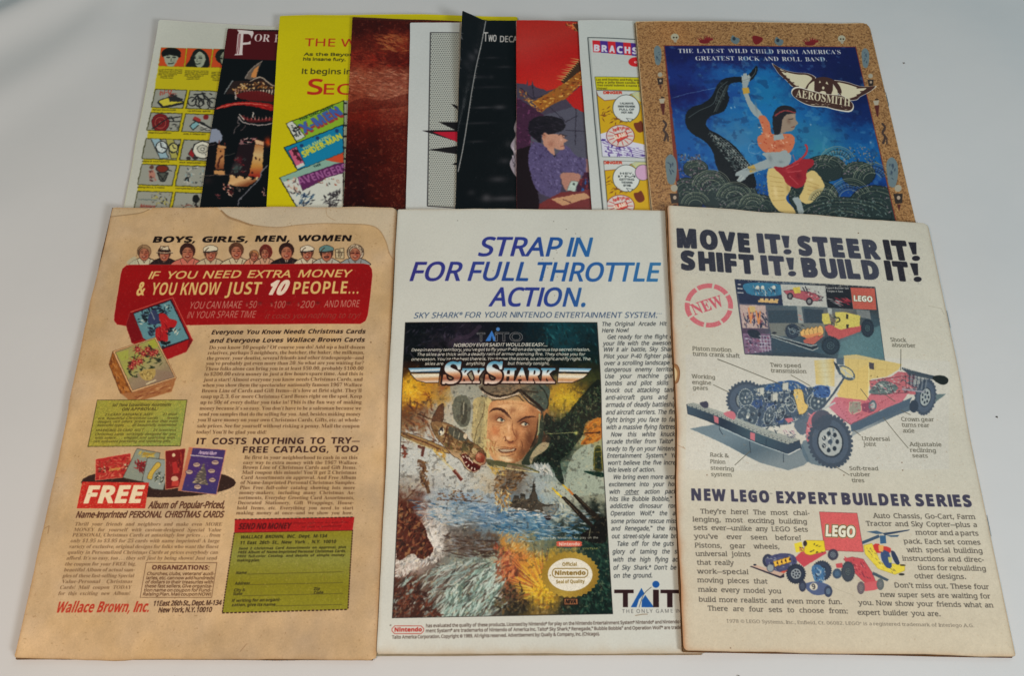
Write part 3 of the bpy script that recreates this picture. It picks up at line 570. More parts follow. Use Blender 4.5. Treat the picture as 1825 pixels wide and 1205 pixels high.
def page_f2():
    s=Page('f2',1140,1700,(206,207,198)); H,W=s.H,s.W
    s.a*=1+(noise(H,W,240,3,21)[...,None]-.5)*.05; s.a*=1+(noise(H,W,3,2,22)[...,None]-.5)*.03
    A=Z(690,370,3.318); B=Z(680,700,2.511); Cc=Z(700,570,4.803); D=Z(700,680,6.025); E=Z(880,680,6.025); F=Z(690,850,4.633); G=Z(880,850,4.635); Hh=Z(1070,570,4.304); I=Z(1070,840,3.887)
    # headline
    g=dict(z=A,bold=.028,shear=.25)
    b1,b2,b3=(50,58,138),(36,84,154),(44,112,168)
    s.text('STRAP IN',(540,284),(1218,286),108,b1,gap=.4,grad=((540,240),(1218,240),[b1,b2,(44,104,164)]),**g)
    s.text('FOR FULL',(137,430),(855,432),108,(54,50,128),gap=.45,grad=((140,380),(850,380),[(52,62,140),(40,84,152)]),**g)
    s.text('THROTTLE',(868,432),(1622,435),108,b2,grad=((868,380),(1622,380),[(42,94,160),(52,116,166)]),**g)
    s.text('ACTION.',(604,583),(1192,584),108,b1,grad=((604,500),(1192,500),[(44,60,140),(44,100,158)]),**g)
    s.text('SKY SHARK® FOR YOUR NINTENDO ENTERTAINMENT SYSTEM.',(160,654),(1600,654),33,(68,88,118),z=A,bold=.012,shear=.25,gap=.55); s.text('™',(1588,640),(1622,640),12,(68,88,118),z=A)
    # column of copy
    T=['The Original Arcade Hit Is','Here Now!','   Get ready for the flight of','your life with the awesome','WW II air battle, Sky Shark.','Pilot your P-40 fighter plane','over a scrolling landscape of','dangerous enemy territory.','Use your machine guns,','bombs and pilot skills to','knock out attacking tanks,','anti-aircraft guns and an','armada of deadly battleships','and aircraft carriers. The final','fight brings you face to face','with a massive flying fortress.','   Now this white knuckle','arcade thriller from Taito® is','ready to fly on your Nintendo','Entertainment System.® You','won\'t believe the five incred-','ible levels of action.','   We bring even more arcade','excitement into your home','with other action packed','hits like Bubble Bobble,™ the','addictive dinosaur romp,','Operation Wolf,® the awe-','some prisoner rescue mission','and Renegade,™ the knock-','out street-style karate brawl.','   Take off for the guts and','glory of taming the skies','with the high flying action','of Sky Shark.® Don\'t be left','on the ground.']
    ys=[51,101,152,202,250,303,356,407,457,510,562,615,668,722,776,830,884,938,994,1048,1104,1160]
    y=[570+v/4.304 for v in ys]+[840+v/3.887 for v in (50,102,155,207,257,310,365,417,472,525,580,636,692,748)]
    xl0,xl1=1071.5,1093.5; col=(54,58,62)
    for i,(t,yy) in enumerate(zip(T,y)):
        f=i/35; x0=xl0+(xl1-xl0)*f; x1=1201+f*26
        if t.startswith('   '): x0+=8.5
        if t=='Here Now!': x1=x0+48
        if t=='ible levels of action.': x1=x0+86
        if t=='on the ground.': x1=x0+70
        s.text(t.strip(),(x0,yy),(x1,yy-.6),7.3+f*.8,col,shear=.24,asp=.88,bold=.015)
    s.stroke(I([(168,163),(272,160)]),.9,col)
    # TAITO logo under the column
    k=(44,22,24); z=I
    def tlogo(z,x0,x1,yb,yt,k,blue,ol=None):
        w=x1-x0; h=yb-yt; X=lambda f:x0+w*f
        if ol: s.text('T',(X(0),yb),(X(.27),yb),h,ol,z=z,bold=.1); 
        s.poly([(X(0),yt),(X(.235),yt),(X(.235),yt+h*.2),(X(.165),yt+h*.2),(X(.165),yb),(X(.105),yb),(X(.105),yt+h*.2),(X(0),yt+h*.2)],k,z=z)
        s.poly([(X(.33),yt-h*.1),(X(.365),yt+h*.22),(X(.30),yt+h*.55),(X(.27),yb),(X(.2),yb)],blue,z=z)
        s.poly([(X(.375),yt+h*.3),(X(.48),yb),(X(.33),yb),(X(.335),yt+h*.6)],blue,z=z)
        s.stroke([(X(.45),yt-h*.15),(X(.36),yt+h*.25),(X(.3),yb)],.8,(40,40,50),z=z,sm=4)
        s.poly([(X(.47),yt),(X(.54),yt),(X(.54),yb),(X(.47),yb)],k,z=z); s.ell((X(.505),yt-h*.31),w*.043,h*.2,blue,z=z)
        s.poly([(X(.56),yt),(X(.79),yt),(X(.79),yt+h*.2),(X(.705),yt+h*.2),(X(.705),yb),(X(.64),yb),(X(.64),yt+h*.2),(X(.56),yt+h*.2)],k,z=z)
        s.stroke([(X(.895)+w*.085*math.cos(a),yt+h*.5+h*.41*math.sin(a)) for a in np.linspace(0,6.29,28)],w*.05/ (3.887 if z is I else 4.8),k,z=z)
    tlogo(I,95,667,950,830,k,(26,84,156))
    s.text('THE ONLY GAME IN TOWN',(150,990),(700,984),25,(90,88,88),z=I,gap=.9,ls=1.25); s.stroke(I([(240,1007),(290,998),(325,997)]),.9,(120,90,60))
    # ---------- the painted box cover
    s.sc_last=(1,1); P=[(723.8,575.5),(1063,575.9),(1091,1095.5),(699.9,1102.2)]
    s.poly([(x+(895-x)*-.006,y+(840-y)*-.004) for x,y in P],(40,36,34)); s.setclip(P)
    rows=[[(14,18,24),(20,20,30),(34,28,40),(22,24,32),(16,24,32),(14,40,48),(18,66,74),(16,50,56)],
     [(20,22,28),(40,34,44),(60,50,66),(30,26,36),(22,26,34),(18,34,40),(22,62,70),(14,40,46)],
     [(8,12,14),(12,12,14),(22,18,24),(30,26,28),(22,28,32),(14,26,28),(12,24,26),(14,34,32)],
     [(30,16,10),(36,22,16),(40,30,24),(48,36,30),(36,30,28),(30,30,26),(26,32,24),(34,40,26)],
     [(214,160,34),(150,90,44),(146,140,120),(150,128,100),(104,92,74),(70,80,72),(150,116,48),(60,66,34)],
     [(208,150,30),(170,130,60),(168,168,152),(150,140,112),(160,130,92),(140,110,70),(196,164,40),(28,36,26)],
     [(90,50,24),(170,160,140),(176,176,166),(120,116,96),(180,146,96),(170,110,64),(80,90,50),(110,80,34)],
     [(120,90,60),(170,160,140),(168,168,150),(180,160,100),(176,120,70),(150,96,56),(24,40,32),(186,120,40)],
     [(176,176,166),(180,180,172),(180,178,168),(170,140,90),(178,140,94),(60,46,36),(28,40,34),(150,150,110)],
     [(184,186,180),(186,188,180),(184,184,176),(176,168,146),(176,150,110),(30,28,22),(60,70,58),(150,160,140)],
     [(180,182,176),(190,190,182),(188,188,178),(180,176,160),(110,90,66),(150,160,158),(90,110,96),(160,168,150)],
     [(150,140,128),(172,172,166),(180,182,176),(180,166,140),(110,104,96),(160,168,166),(166,174,160),(172,176,156)],
     [(100,60,46),(150,160,166),(126,150,170),(150,164,172),(110,120,124),(150,164,166),(172,174,154),(140,144,124)],
     [(88,42,32),(190,184,176),(130,144,150),(90,120,150),(70,116,152),(96,134,156),(170,176,160),(30,36,32)],
     [(110,64,44),(206,200,192),(96,90,84),(110,124,130),(104,128,142),(84,120,140),(40,50,48),(24,44,36)],
     [(190,180,168),(206,200,190),(90,76,68),(84,62,48),(200,140,60),(120,120,90),(60,80,70),(22,46,40)],
     [(196,188,176),(110,96,88),(126,134,124),(150,168,152),(190,110,60),(200,160,50),(150,120,50),(28,52,46)],
     [(86,46,34),(120,100,90),(130,150,144),(110,132,120),(170,90,50),(206,166,44),(120,96,40),(20,48,42)],
     [(64,28,22),(96,70,60),(110,130,122),(140,160,150),(110,70,50),(206,168,46),(110,80,36),(16,44,38)],
     [(52,26,22),(80,60,50),(100,110,100),(110,120,110),(44,42,34),(120,96,46),(40,44,34),(12,34,30)]]
    s.grid(P,rows,seed=31,warp=16)
    rnd=random.Random(4)
    # dark top, smoke and leaves
    s.dabs([(725,577),(830,577),(820,640),(726,640)],60,[(60,54,72),(24,26,34),(84,76,92),(14,16,20)],12,3,-60,1.2,al=.5,seed=1)
    s.stroke(Cc([(500,210),(560,160),(640,150),(700,110),(750,55)]),7,(70,56,72),.55,5); s.dabs([(960,577),(1063,577),(1066,650),(980,640)],80,[(24,90,96),(14,40,46),(50,120,122),(10,24,28)],10,3,60,1.2,al=.45,seed=2)
    # bursts
    for (c,rx,ry,z,cols) in (((150,600),90,110,Cc,[(226,180,40),(236,200,70),(190,120,30)]),((1500,680),130,90,Cc,[(196,166,40),(210,184,60),(150,110,44)])):
        s.blob(c,rx*1.5,ry*1.4,(150,84,30),.6,z); s.blob(c,rx,ry,cols[0],.9,z); 
        for q in range(110):
            a=rnd.uniform(0,6.28); r=rnd.random()**.6; x=c[0]+rx*1.3*r*math.cos(a); y=c[1]+ry*1.2*r*math.sin(a)
            s.stroke([(x,y),(x+14*math.cos(a),y+14*math.sin(a))],1.6,cols[q%3],.5,z=z)
    s.dabs([(725,720),(765,700),(790,790),(716,800)],110,[(120,56,24),(80,36,20),(150,90,50),(60,30,24)],11,3,40,1.2,al=.6,seed=3)
    # dark foliage of smoke at right
    s.dabs(E([(560,40),(1130,10),(1150,420),(960,480),(880,600),(800,760),(720,920),(760,1090),(640,1040),(600,880),(420,860),(470,640),(520,330)]),520,[(20,34,28),(34,54,40),(12,20,18),(46,70,50),(24,44,34)],44,15,50,1.5,al=.62,z=lambda P:np.asarray(P,float) if False else np.asarray(P,float),seed=5) if False else None
    dark=E([(1000,90),(1140,0),(1150,380),(1000,420),(960,560),(880,660),(800,770),(720,850),(760,1090),(680,1040),(620,900),(420,860),(470,780),(620,600),(540,520),(560,330),(700,420)])
    s.poly(dark,(22,30,25),.85,4); s.dabs(dark,420,[(22,36,30),(40,62,46),(10,16,14),(60,84,58),(24,44,36)],7.5,2.6,50,1.5,al=.6,seed=5)
    s.dabs(E([(980,60),(1150,60),(1140,300),(900,420),(760,420),(880,300)]),60,[(90,110,70),(130,130,90)],6,1.6,40,1.5,al=.6,seed=15)
    s.poly(E([(1010,440),(1150,380),(1160,600),(940,660),(1000,560)]),(190,116,40),.9,4); s.dabs(E([(1010,440),(1150,380),(1160,600),(960,660)]),40,[(206,140,50),(150,80,30)],10,3,-20,.8,al=.6,seed=6)
    s.poly(E([(900,720),(1080,660),(1070,940),(1180,1080),(1180,1205),(800,1205),(780,1000),(820,850)]),(156,166,148),.9,4); s.poly(E([(1090,700),(1160,690),(1180,940),(1080,930)]),(70,76,40),.9,4); s.poly(E([(970,950),(1180,970),(1180,1020),(1080,1000)]),(20,50,40),1,3)
    s.stroke(E([(560,545),(700,540),(890,530)]),1.2,(170,170,110),.9); s.blob(E([890,535]),3,3,(214,206,110),.9); s.stroke(E([(980,540),(1150,530)]),2,(60,30,20))
    # pilot: helmet, cheeks, brow, eyes
    helm=Cc([(590,640),(520,760),(520,860),(560,960),(700,1000),(1290,1000),(1300,760),(1310,640),(1270,560),(780,560),(720,600)])
    s.poly(Cc([(500,560),(780,560),(800,690),(760,960),(680,900),(560,720)]),(150,150,136),.8,4)
    s.poly(Cc([(770,560),(1290,560),(1330,700),(1290,780),(1180,700),(1090,620),(1000,650),(860,680),(790,640)]),(110,96,78),1,4,grad=(Cc((900,560)),Cc((1200,700)),[(138,112,84),(74,84,74)]))
    s.dabs(Cc([(790,570),(1280,570),(1280,700),(1090,610),(860,650)]),60,[(150,120,90),(80,80,66),(60,54,44)],9,2.4,10,.8,al=.5,seed=21)
    s.stroke(Cc([(760,590),(800,635),(900,660),(1010,645),(1090,610),(1150,660),(1230,720),(1285,770)]),4.6,(44,32,26),1,5); s.stroke(Cc([(765,620),(820,655),(900,675),(1020,655),(1085,632),(1140,680),(1220,745),(1280,790)]),2.6,(196,176,150),1,5); s.stroke(Cc([(760,655),(830,690),(940,685),(1060,655),(1120,700),(1230,780)]),1.6,(60,44,32),1,5)
    s.stroke(Cc([(1250,570),(1300,620),(1330,700),(1320,760)]),2.2,(40,40,34),.9,4)
    # leather helmet side, then the face: lit from the left, right cheek in shadow
    s.poly(D([(880,190),(1060,205),(1030,450),(1000,640),(1040,800),(960,770),(880,680),(850,560),(860,380)]),(186,166,112),1,4,grad=(D((860,300)),D((1040,320)),[(150,138,98),(198,178,118)])); s.dabs(D([(870,200),(1040,210),(1000,640),(880,660)]),70,[(206,190,132),(160,140,92),(120,104,70)],9,2,85,.5,al=.55,seed=60)
    s.stroke(D([(985,215),(975,330),(915,470),(880,600),(870,680)]),1.2,(88,72,46),.9,4)
    face=D([(1045,235),(1200,205),(1400,215),(1530,262),(1560,380),(1540,520),(1500,640),(1450,740),(1350,840),(1190,872),(1070,810),(1010,660),(1015,450)])
    s.poly(face,(190,134,88),1,4,grad=(D((1020,300)),D((1540,620)),[(204,158,108),(194,134,86),(120,72,44)])); s.setclip(face)
    s.dabs(face,300,[(208,158,110),(176,112,70),(196,142,94),(150,92,58),(216,176,128)],7,2,75,1.0,al=.38,seed=22)
    for c,rx,ry,k,al in (((1140,380),26,15,(120,66,42),.75),((1410,420),24,15,(104,58,38),.8),((1470,600),13,30,(92,52,34),.75),((1100,520),14,20,(186,104,62),.7),((1330,560),7,17,(120,66,42),.7),((1270,640),11,4,(110,56,38),.8),((1290,300),10,9,(130,78,50),.55),((1500,300),11,10,(140,88,56),.6),((1040,600),8,20,(160,100,62),.5),((1400,740),12,14,(104,66,44),.7)): s.blob(D(c),rx*.62,ry*.55,k,al)
    for c,rx,ry,k,al in (((1190,265),20,7,(220,176,130),.7),((1380,290),14,6,(214,168,120),.6),((1245,480),4,17,(226,180,136),.8),((1240,590),6,5,(230,190,150),.8),((1095,590),9,8,(220,170,124),.6),((1390,520),9,6,(196,140,96),.6),((1190,800),18,10,(214,196,152),.85),((1130,720),12,10,(200,178,132),.7),((1240,830),14,6,(226,210,170),.8)): s.blob(D(c),rx*.62,ry*.55,k,al)
    for pts,w in (([(1035,330),(1090,292),(1170,300),(1230,340),(1272,395)],3.6),([(1335,430),(1400,388),(1470,372),(1535,372)],3.2),([(1045,322),(1110,300),(1180,318),(1250,380)],2.0)): s.stroke(D(pts),w,(62,32,24),.92,5,taper='lens')
    for c,k in (((1160,406),1),((1418,446),.9)):
        s.ell(D(c),6.6*k,2.9*k,(200,186,156)); s.ell(D((c[0]+8,c[1]-2)),2.3,2.6,(50,58,60)); s.ell(D((c[0]+3,c[1]-7)),.7,.7,(228,222,206)); s.stroke(D([(c[0]-58,c[1]+2),(c[0]-5,c[1]-24),(c[0]+54,c[1]+10)]),1.5,(46,24,18),1,4,taper='lens'); s.stroke(D([(c[0]-44,c[1]+22),(c[0]+5,c[1]+30),(c[0]+46,c[1]+16)]),1.,(110,60,40),.85,4,taper='lens'); s.stroke(D([(c[0]-50,c[1]+44),(c[0]+5,c[1]+56),(c[0]+50,c[1]+40)]),.9,(150,92,60),.8,4,taper='lens')
    s.stroke(D([(1290,410),(1285,470),(1300,540),(1330,590)]),1.4,(112,60,38),.85,5,taper='lens'); s.stroke(D([(1180,600),(1200,575),(1225,618),(1270,632),(1320,618),(1335,585)]),1.3,(104,52,34),.9,5,taper='lens'); s.ell(D((1212,618)),1.3,1.,(60,28,20)); s.ell(D((1290,622)),1.3,1.,(60,28,20))
    s.poly(D([(1125,716),(1190,704),(1260,708),(1325,696),(1310,732),(1240,750),(1170,748)]),(84,44,32),.9,3); s.poly(D([(1142,719),(1195,711),(1262,714),(1310,704),(1296,724),(1232,736),(1175,736)]),(198,180,150),.9,3); s.lines([D([(1150+k*22,714),(1153+k*22,736)]) for k in range(7)],.45,(120,90,70),.7)
    s.stroke(D([(1100,700),(1180,688),(1260,696),(1350,676)]),1.3,(110,56,36),.8,4,taper='lens'); s.stroke(D([(1150,780),(1230,786),(1310,762)]),1.5,(120,76,52),.8,4,taper='lens'); s.stroke(D([(1130,610),(1095,660),(1090,720)]),1.2,(140,84,52),.8,4,taper='lens'); s.stroke(D([(1370,600),(1395,660),(1385,730)]),1.4,(90,50,34),.8,4,taper='lens')
    s.stroke(D([(1255,300),(1262,350)]),1,(120,66,44),.7); s.stroke(D([(1280,310),(1278,356)]),.9,(120,66,44),.6); s.stroke(D([(1130,250),(1250,236),(1400,246)]),.9,(150,98,64),.6,4)
    s.setclip(P)
    s.dabs(D([(960,580),(1110,640),(1100,760),(1000,720)]),26,[(150,96,54),(206,190,130)],10,2,60,.9,al=.7,seed=24)
    s.poly(D([(700,160),(800,170),(840,260),(820,440),(740,480),(660,400),(640,260)]),(96,98,84),1,4); s.poly(D([(740,210),(800,260),(790,420),(730,440)]),(60,60,50),.9,4); s.stroke(D([(765,230),(760,350)]),2.2,(170,164,140),.8); s.dabs(D([(640,180),(830,180),(820,470),(680,440)]),34,[(120,120,100),(70,70,58)],8,2,80,.6,al=.6,seed=25)
    s.poly(E([(520,330),(480,520),(470,640),(360,760),(300,860),(330,880),(440,860),(500,700),(540,500)]),(50,58,46),1,4); s.stroke(E([(470,120),(300,110),(280,118),(370,220),(500,300),(515,340)]),3,(60,50,40),.9,4); s.stroke(E([(490,340),(485,500),(470,560)]),2.2,(150,160,120),.9,4); s.stroke(E([(475,380),(455,560),(370,760)]),2.6,(44,30,22),.8,5,taper='lens'); s.poly(E([(520,640),(600,640),(560,720),(440,800),(400,880),(390,800),(450,700)]),(190,170,130),.8,4)
    # sky, sea smoke and splash
    s.dabs(D([(110,560),(420,740),(700,900),(1000,900),(1000,1150),(90,1180)]),150,[(190,190,180),(176,176,170),(200,196,184),(166,168,164)],16,4,-12,.6,al=.35,seed=26)
    s.stroke(D([(270,690),(330,690),(310,790)]),5,(84,36,28),.9); s.stroke(D([(270,840),(320,870),(340,930),(300,1000),(330,1060),(360,1120),(380,1190)]),5.6,(96,64,40),.9,5); s.dabs(D([(260,830),(350,860),(390,1200),(300,1100)]),50,[(70,40,28),(130,90,50),(100,70,50)],7,3,60,1.5,al=.8,seed=27)
    s.dabs(D([(95,680),(130,690),(140,800),(95,820)]),14,[(80,36,30),(120,60,44)],7,4,0,1.5,seed=28)
    s.dabs(E([(60,950),(400,960),(260,1100),(180,1205),(0,1205),(0,1050)]),110,[(96,66,42),(60,44,32),(150,110,66),(110,84,60)],10,3.4,-45,1.2,al=.75,seed=29)
    s.dabs(E([(470,860),(600,880),(640,1000),(520,980),(430,900)]),46,[(186,190,184),(160,164,160),(206,204,196)],9,3.2,70,.8,al=.9,seed=30)
    # the fighter
    s.poly(D([(100,540),(320,600),(560,700),(600,760),(430,720),(300,670),(100,585)]),(150,116,70),1,3,line=(60,40,26),lw=.9); s.stroke(D([(105,555),(330,640),(540,730)]),2.2,(90,46,28),.9); s.stroke(D([(105,595),(300,675),(440,720)]),1.6,(206,196,150),.9)
    s.poly(D([(1000,820),(1080,830),(1210,850),(1210,910),(1040,890)]),(90,88,60),1,3); s.stroke(E([(0,850),(120,860),(330,900),(490,965)]),3.2,(84,84,54),1,4); s.stroke(E([(0,890),(200,930),(480,965)]),1.4,(206,190,130),1,4)
    s.poly(D([(545,245),(550,300),(535,430),(420,420),(470,310),(500,265)]),(92,56,34),1,3,line=(44,24,18),lw=.8); s.stroke(D([(270,350),(340,375),(430,405)]),2.6,(70,44,30))
    s.poly(D([(415,430),(540,430),(690,490),(790,560),(820,620),(940,690),(1000,770),(990,860),(930,900),(900,955),(850,965),(780,920),(720,830),(640,780),(560,690),(480,610),(430,520)]),(128,94,60),1,4,grad=(D((700,480)),D((640,800)),[(110,84,50),(150,112,74),(190,160,120)]),line=(50,30,20),lw=.8)
    s.setclip(P)
    s.lines([D([(560,690),(610,520)]),D([(640,740),(700,610)]),D([(720,790),(800,620)]),D([(800,800),(870,660)])],.9,(60,38,24),.8); s.poly(D([(560,560),(640,600),(660,700),(600,720),(560,660)]),(96,62,36),.8,3); s.poly(D([(760,640),(860,660),(820,740),(740,720)]),(74,70,44),.8,3); s.poly(D([(860,700),(940,720),(900,760),(850,750)]),(196,180,130),.7,3)
    s.dabs(D([(430,440),(700,500),(960,720),(900,860),(720,800),(480,600)]),90,[(90,60,34),(160,126,80),(70,48,30),(180,150,104),(100,90,50)],9,3.6,35,.7,al=.75,seed=31)
    s.poly(D([(600,480),(690,495),(790,570),(800,615),(720,620),(620,560)]),(70,72,62),.95,3); s.lines([D([(660,500),(650,590)]),D([(720,540),(700,610)])],1.3,(170,160,130)); s.ell(D((778,575)),3.4,5,(200,180,150))
    s.ell(D((520,530)),5.4,7,(196,190,170),rot=.4); s.poly(D([(530,470),(540,520),(500,570),(490,520)]),(40,36,40)); s.ell(D((517,532)),2.2,3,(214,206,180)); s.stroke(D([(585,470),(560,600),(540,640)]),2.6,(80,40,24),.9)
    s.poly(D([(740,770),(800,770),(860,850),(940,890),(920,940),(860,955),(790,900),(740,830)]),(84,22,20),1,4); s.lines([D([(745,785),(765,805)]),D([(775,775),(800,810)]),D([(810,800),(830,835)]),D([(835,830),(855,865)]),D([(770,860),(790,850)]),D([(800,900),(815,880)]),D([(840,935),(845,905)]),D([(880,940),(875,915)])],1.9,(226,214,190)); s.stroke(D([(735,800),(780,905),(860,960),(935,930)]),1.4,(214,190,160),.9,5)
    s.ell(D((935,800)),8.6,9.6,(150,78,54),line=(70,34,24),lw=.8); s.blob(D((915,775)),4,4,(214,150,120),.7); s.blob(D((960,830)),5,7,(120,44,30),.8); s.stroke(D([(900,745),(960,730),(1000,790)]),1.3,(60,30,24),.9,4)
    s.stroke(D([(430,720),(530,830),(650,940)]),3.2,(206,186,120),.6); s.stroke(D([(655,945),(735,1045)]),6,(104,50,40)); s.stroke(D([(665,940),(740,1030)]),1.5,(180,130,110),.8)
    s.dabs(D([(430,710),(560,730),(560,860),(480,800)]),24,[(206,170,80),(190,140,50)],8,2.4,50,.7,al=.8,seed=32); s.dabs(D([(1010,880),(1200,920),(1180,1000),(1060,980)]),30,[(206,176,96),(180,140,60)],8,2.4,20,.8,al=.8,seed=33)
    # far ships
    s.dabs(F([(400,130),(500,130),(590,90),(640,140),(760,150),(820,200),(640,205),(420,195)]),60,[(110,74,50),(140,100,66),(90,66,56)],5,2.4,0,1.,al=.85,seed=34); s.stroke(F([(410,190),(560,185),(830,212)]),1.8,(90,74,64),.8)
    s.poly(G([(130,240),(150,205),(170,150),(205,155),(215,200),(225,135),(255,140),(260,190),(290,180),(320,110),(325,60),(340,50),(345,120),(370,200),(430,235),(540,225),(535,260),(470,355),(430,355),(400,300),(160,265)]),(74,66,56),1,line=(40,34,30),lw=.7); s.poly(G([(400,250),(540,228),(480,350),(430,350)]),(120,120,112)); s.poly(G([(410,320),(480,325),(465,362),(430,362)]),(40,24,24)); s.lines([G([(330,30),(320,120)]),G([(300,80),(350,75)]),G([(140,215),(200,190)]),G([(215,150),(260,150)]),G([(170,165),(205,165)])],1.2,(30,28,26)); s.dabs(G([(140,180),(400,200),(400,240),(150,250)]),34,[(40,36,32),(120,104,84),(96,80,60)],6,1.8,0,1,al=.85,seed=35)
    s.dabs(G([(0,120),(130,80),(150,270),(0,300)]),60,[(210,170,90),(186,130,60),(226,206,150),(120,84,50)],8,2.8,80,.8,al=.8,seed=36); s.dabs(G([(120,250),(420,290),(420,340),(100,320)]),40,[(206,200,190),(226,220,208)],10,2.2,0,.4,al=.85,seed=37)
    # sea
    sea=B([(100,480),(520,500),(980,540),(960,650),(560,640),(300,600),(180,560)])
    s.dabs(sea,260,[(70,110,140),(120,150,166),(166,180,184),(50,90,124),(190,196,194)],14,2.4,4,.35,al=.7,seed=38,bend=.12); s.dabs(G([(0,400),(700,380),(700,520),(300,540),(0,470)]),110,[(36,84,120),(90,134,156),(50,100,134),(150,176,184)],14,2.6,8,.5,al=.8,seed=39,bend=.15)
    s.dabs(F([(210,220),(900,300),(920,400),(500,400),(260,280)]),120,[(96,130,154),(150,168,178),(186,192,192)],16,2,5,.3,al=.7,seed=40)
    s.dabs(F([(280,330),(440,370),(430,560),(470,680),(300,750),(70,850),(70,700),(330,660),(340,500)]),190,[(222,216,206),(206,200,190),(150,150,150),(180,170,160)],11,3.2,-60,1.,al=.8,seed=41); s.blob(F((380,540)),8,24,(222,216,206),.6); s.blob(F((170,760)),20,12,(214,206,196),.8)
    s.dabs(F([(470,480),(650,500),(880,540),(880,680),(600,690),(460,620)]),90,[(80,60,50),(100,86,78),(60,44,38),(120,120,120)],16,3,4,.35,al=.8,seed=42)
    rocks=F([(95,220),(190,270),(200,340),(260,360),(310,430),(335,520),(380,600),(350,650),(280,690),(200,640),(75,680)])
    s.poly(rocks,(84,40,30),1,4); s.dabs(rocks,150,[(110,54,40),(60,24,20),(140,84,56),(44,20,18),(150,104,66)],9,4,-60,1.2,al=.8,seed=43); s.stroke(F([(125,215),(225,105)]),2.2,(90,56,40)); 
    # wake, sweeping strokes toward lower right
    zf=F; s.dabs(F([(60,880),(400,760),(800,680),(960,900),(960,1170),(50,1165)]),420,[(90,76,66),(60,50,46),(130,150,144),(160,180,170),(110,96,84),(186,190,180)],26,4.2,lambda x,y:-18-(y-1000)*.25-(880-x)*.12,.35,al=.72,seed=44,bend=.18)
    s.dabs(F([(480,960),(700,800),(900,740),(960,900),(800,1160),(460,1150)]),150,[(140,172,160),(166,190,180),(90,110,100),(190,204,192)],24,4,lambda x,y:-40-(y-1000)*.2,.3,al=.75,seed=45,bend=.2)
    s.dabs(F([(60,940),(260,880),(340,1000),(440,1160),(50,1165)]),150,[(84,34,24),(60,26,20),(110,54,36),(44,22,20)],13,5,-40,1.2,al=.75,seed=46)
    # explosion at lower right
    cx,cy=G((420,960))
    for q in range(260):
        a=math.radians(rnd.gauss(232,24)); r0=rnd.uniform(2,30); r1=r0+rnd.uniform(14,62); f=r1/90
        c=[(224,190,60),(214,160,44),(190,110,46),(170,84,48),(232,206,96)][rnd.randrange(5)] if f<.8 else [(150,80,50),(190,120,60),(110,60,40),(210,150,60)][rnd.randrange(4)]
        s.sc_last=(1,1); s.stroke([(cx+r0*math.cos(a),cy+r0*math.sin(a)),(cx+r1*math.cos(a),cy+r1*math.sin(a))],2.2,c,.7,taper=True)
    s.blob((cx-2,cy-4),19,19,(218,178,44),.9); s.blob((cx-22,cy-40),15,20,(206,150,50),.5)
    s.dabs(G([(0,560),(120,600),(200,800),(120,920),(30,820)]),90,[(186,104,70),(150,70,50),(110,60,44),(206,130,84)],9,4,-60,1.3,al=.75,seed=47); s.dabs(G([(100,880),(240,900),(300,1090),(60,1130),(0,1060)]),90,[(50,44,34),(84,76,50),(110,84,50),(34,30,26)],9,4,0,2,al=.7,seed=48)
    s.dabs(G([(300,900),(520,960),(500,1080),(360,1110)]),60,[(220,180,50),(200,150,40),(160,110,40)],8,4,20,2,al=.7,seed=49); s.dabs(G([(0,430),(200,470),(330,640),(380,560),(390,700),(160,620)]),70,[(210,170,90),(160,110,60),(190,190,150)],10,2,-60,.6,al=.6,seed=50)
    s.stroke(G([(440,0),(430,120),(470,220)]),1.4,(120,130,130),.5,4); s.dabs(G([(500,100),(600,150),(610,260),(540,300),(480,260)]),40,[(206,210,206),(140,150,150),(90,110,120)],8,2,75,.8,al=.7,seed=62)
    s.poly(E([(1090,700),(1160,690),(1175,940),(1085,930)]),(52,60,36),1,line=(150,130,50),lw=.9); s.lines([E([(1100,740),(1165,735)]),E([(1100,800),(1165,796)]),E([(1100,860),(1165,858)])],1,(150,130,50)); s.poly(E([(1120,790),(1150,790),(1155,920),(1115,920)]),(30,44,36))
    # gun barrels and wreck at right
    s.dabs(G([(720,500),(860,340),(930,340),(980,1130),(700,1130),(560,1100),(880,860),(860,660)]),300,[(20,44,38),(30,62,52),(12,26,24),(50,84,66),(16,36,32)],11,4,60,1.2,al=.8,seed=51)
    s.poly(G([(720,480),(790,440),(860,360),(930,340),(935,520),(880,560),(740,530)]),(22,20,18),1,3); s.poly(G([(555,165),(590,160),(740,310),(830,410),(800,420),(720,350)]),(38,30,24)); s.poly(G([(650,145),(680,140),(800,260),(890,345),(850,370),(770,290)]),(38,30,24)); s.stroke(G([(485,90),(560,165)]),3,(206,170,50)); s.stroke(G([(570,60),(655,140)]),3,(206,170,50)); s.stroke(G([(520,125),(560,165)]),3.6,(226,196,60)); s.stroke(G([(620,100),(655,145)]),3.6,(190,110,50)); s.lines([G([(580,175),(700,300)]),G([(680,155),(800,275)])],.8,(120,100,70)); s.stroke(G([(800,430),(790,500)]),1.4,(150,150,120),.8)
    s.setclip(); s.warp([(x+(895-x)*.012,y+(840-y)*.012) for x,y in P],0.8,6,5,soft=1); s.setclip(P)
    s.tone(P,1.12,.92,1.0,.42)
    # the broken, scumbled surface of the painting
    fm,fx,fy=raster(loop(s.m(smooth([(x+(908-x)*-.12,y+(770-y)*-.1) for x,y in face]))),s.W,s.H); s.clip[fy:fy+fm.shape[0],fx:fx+fm.shape[1]]*=1-fm
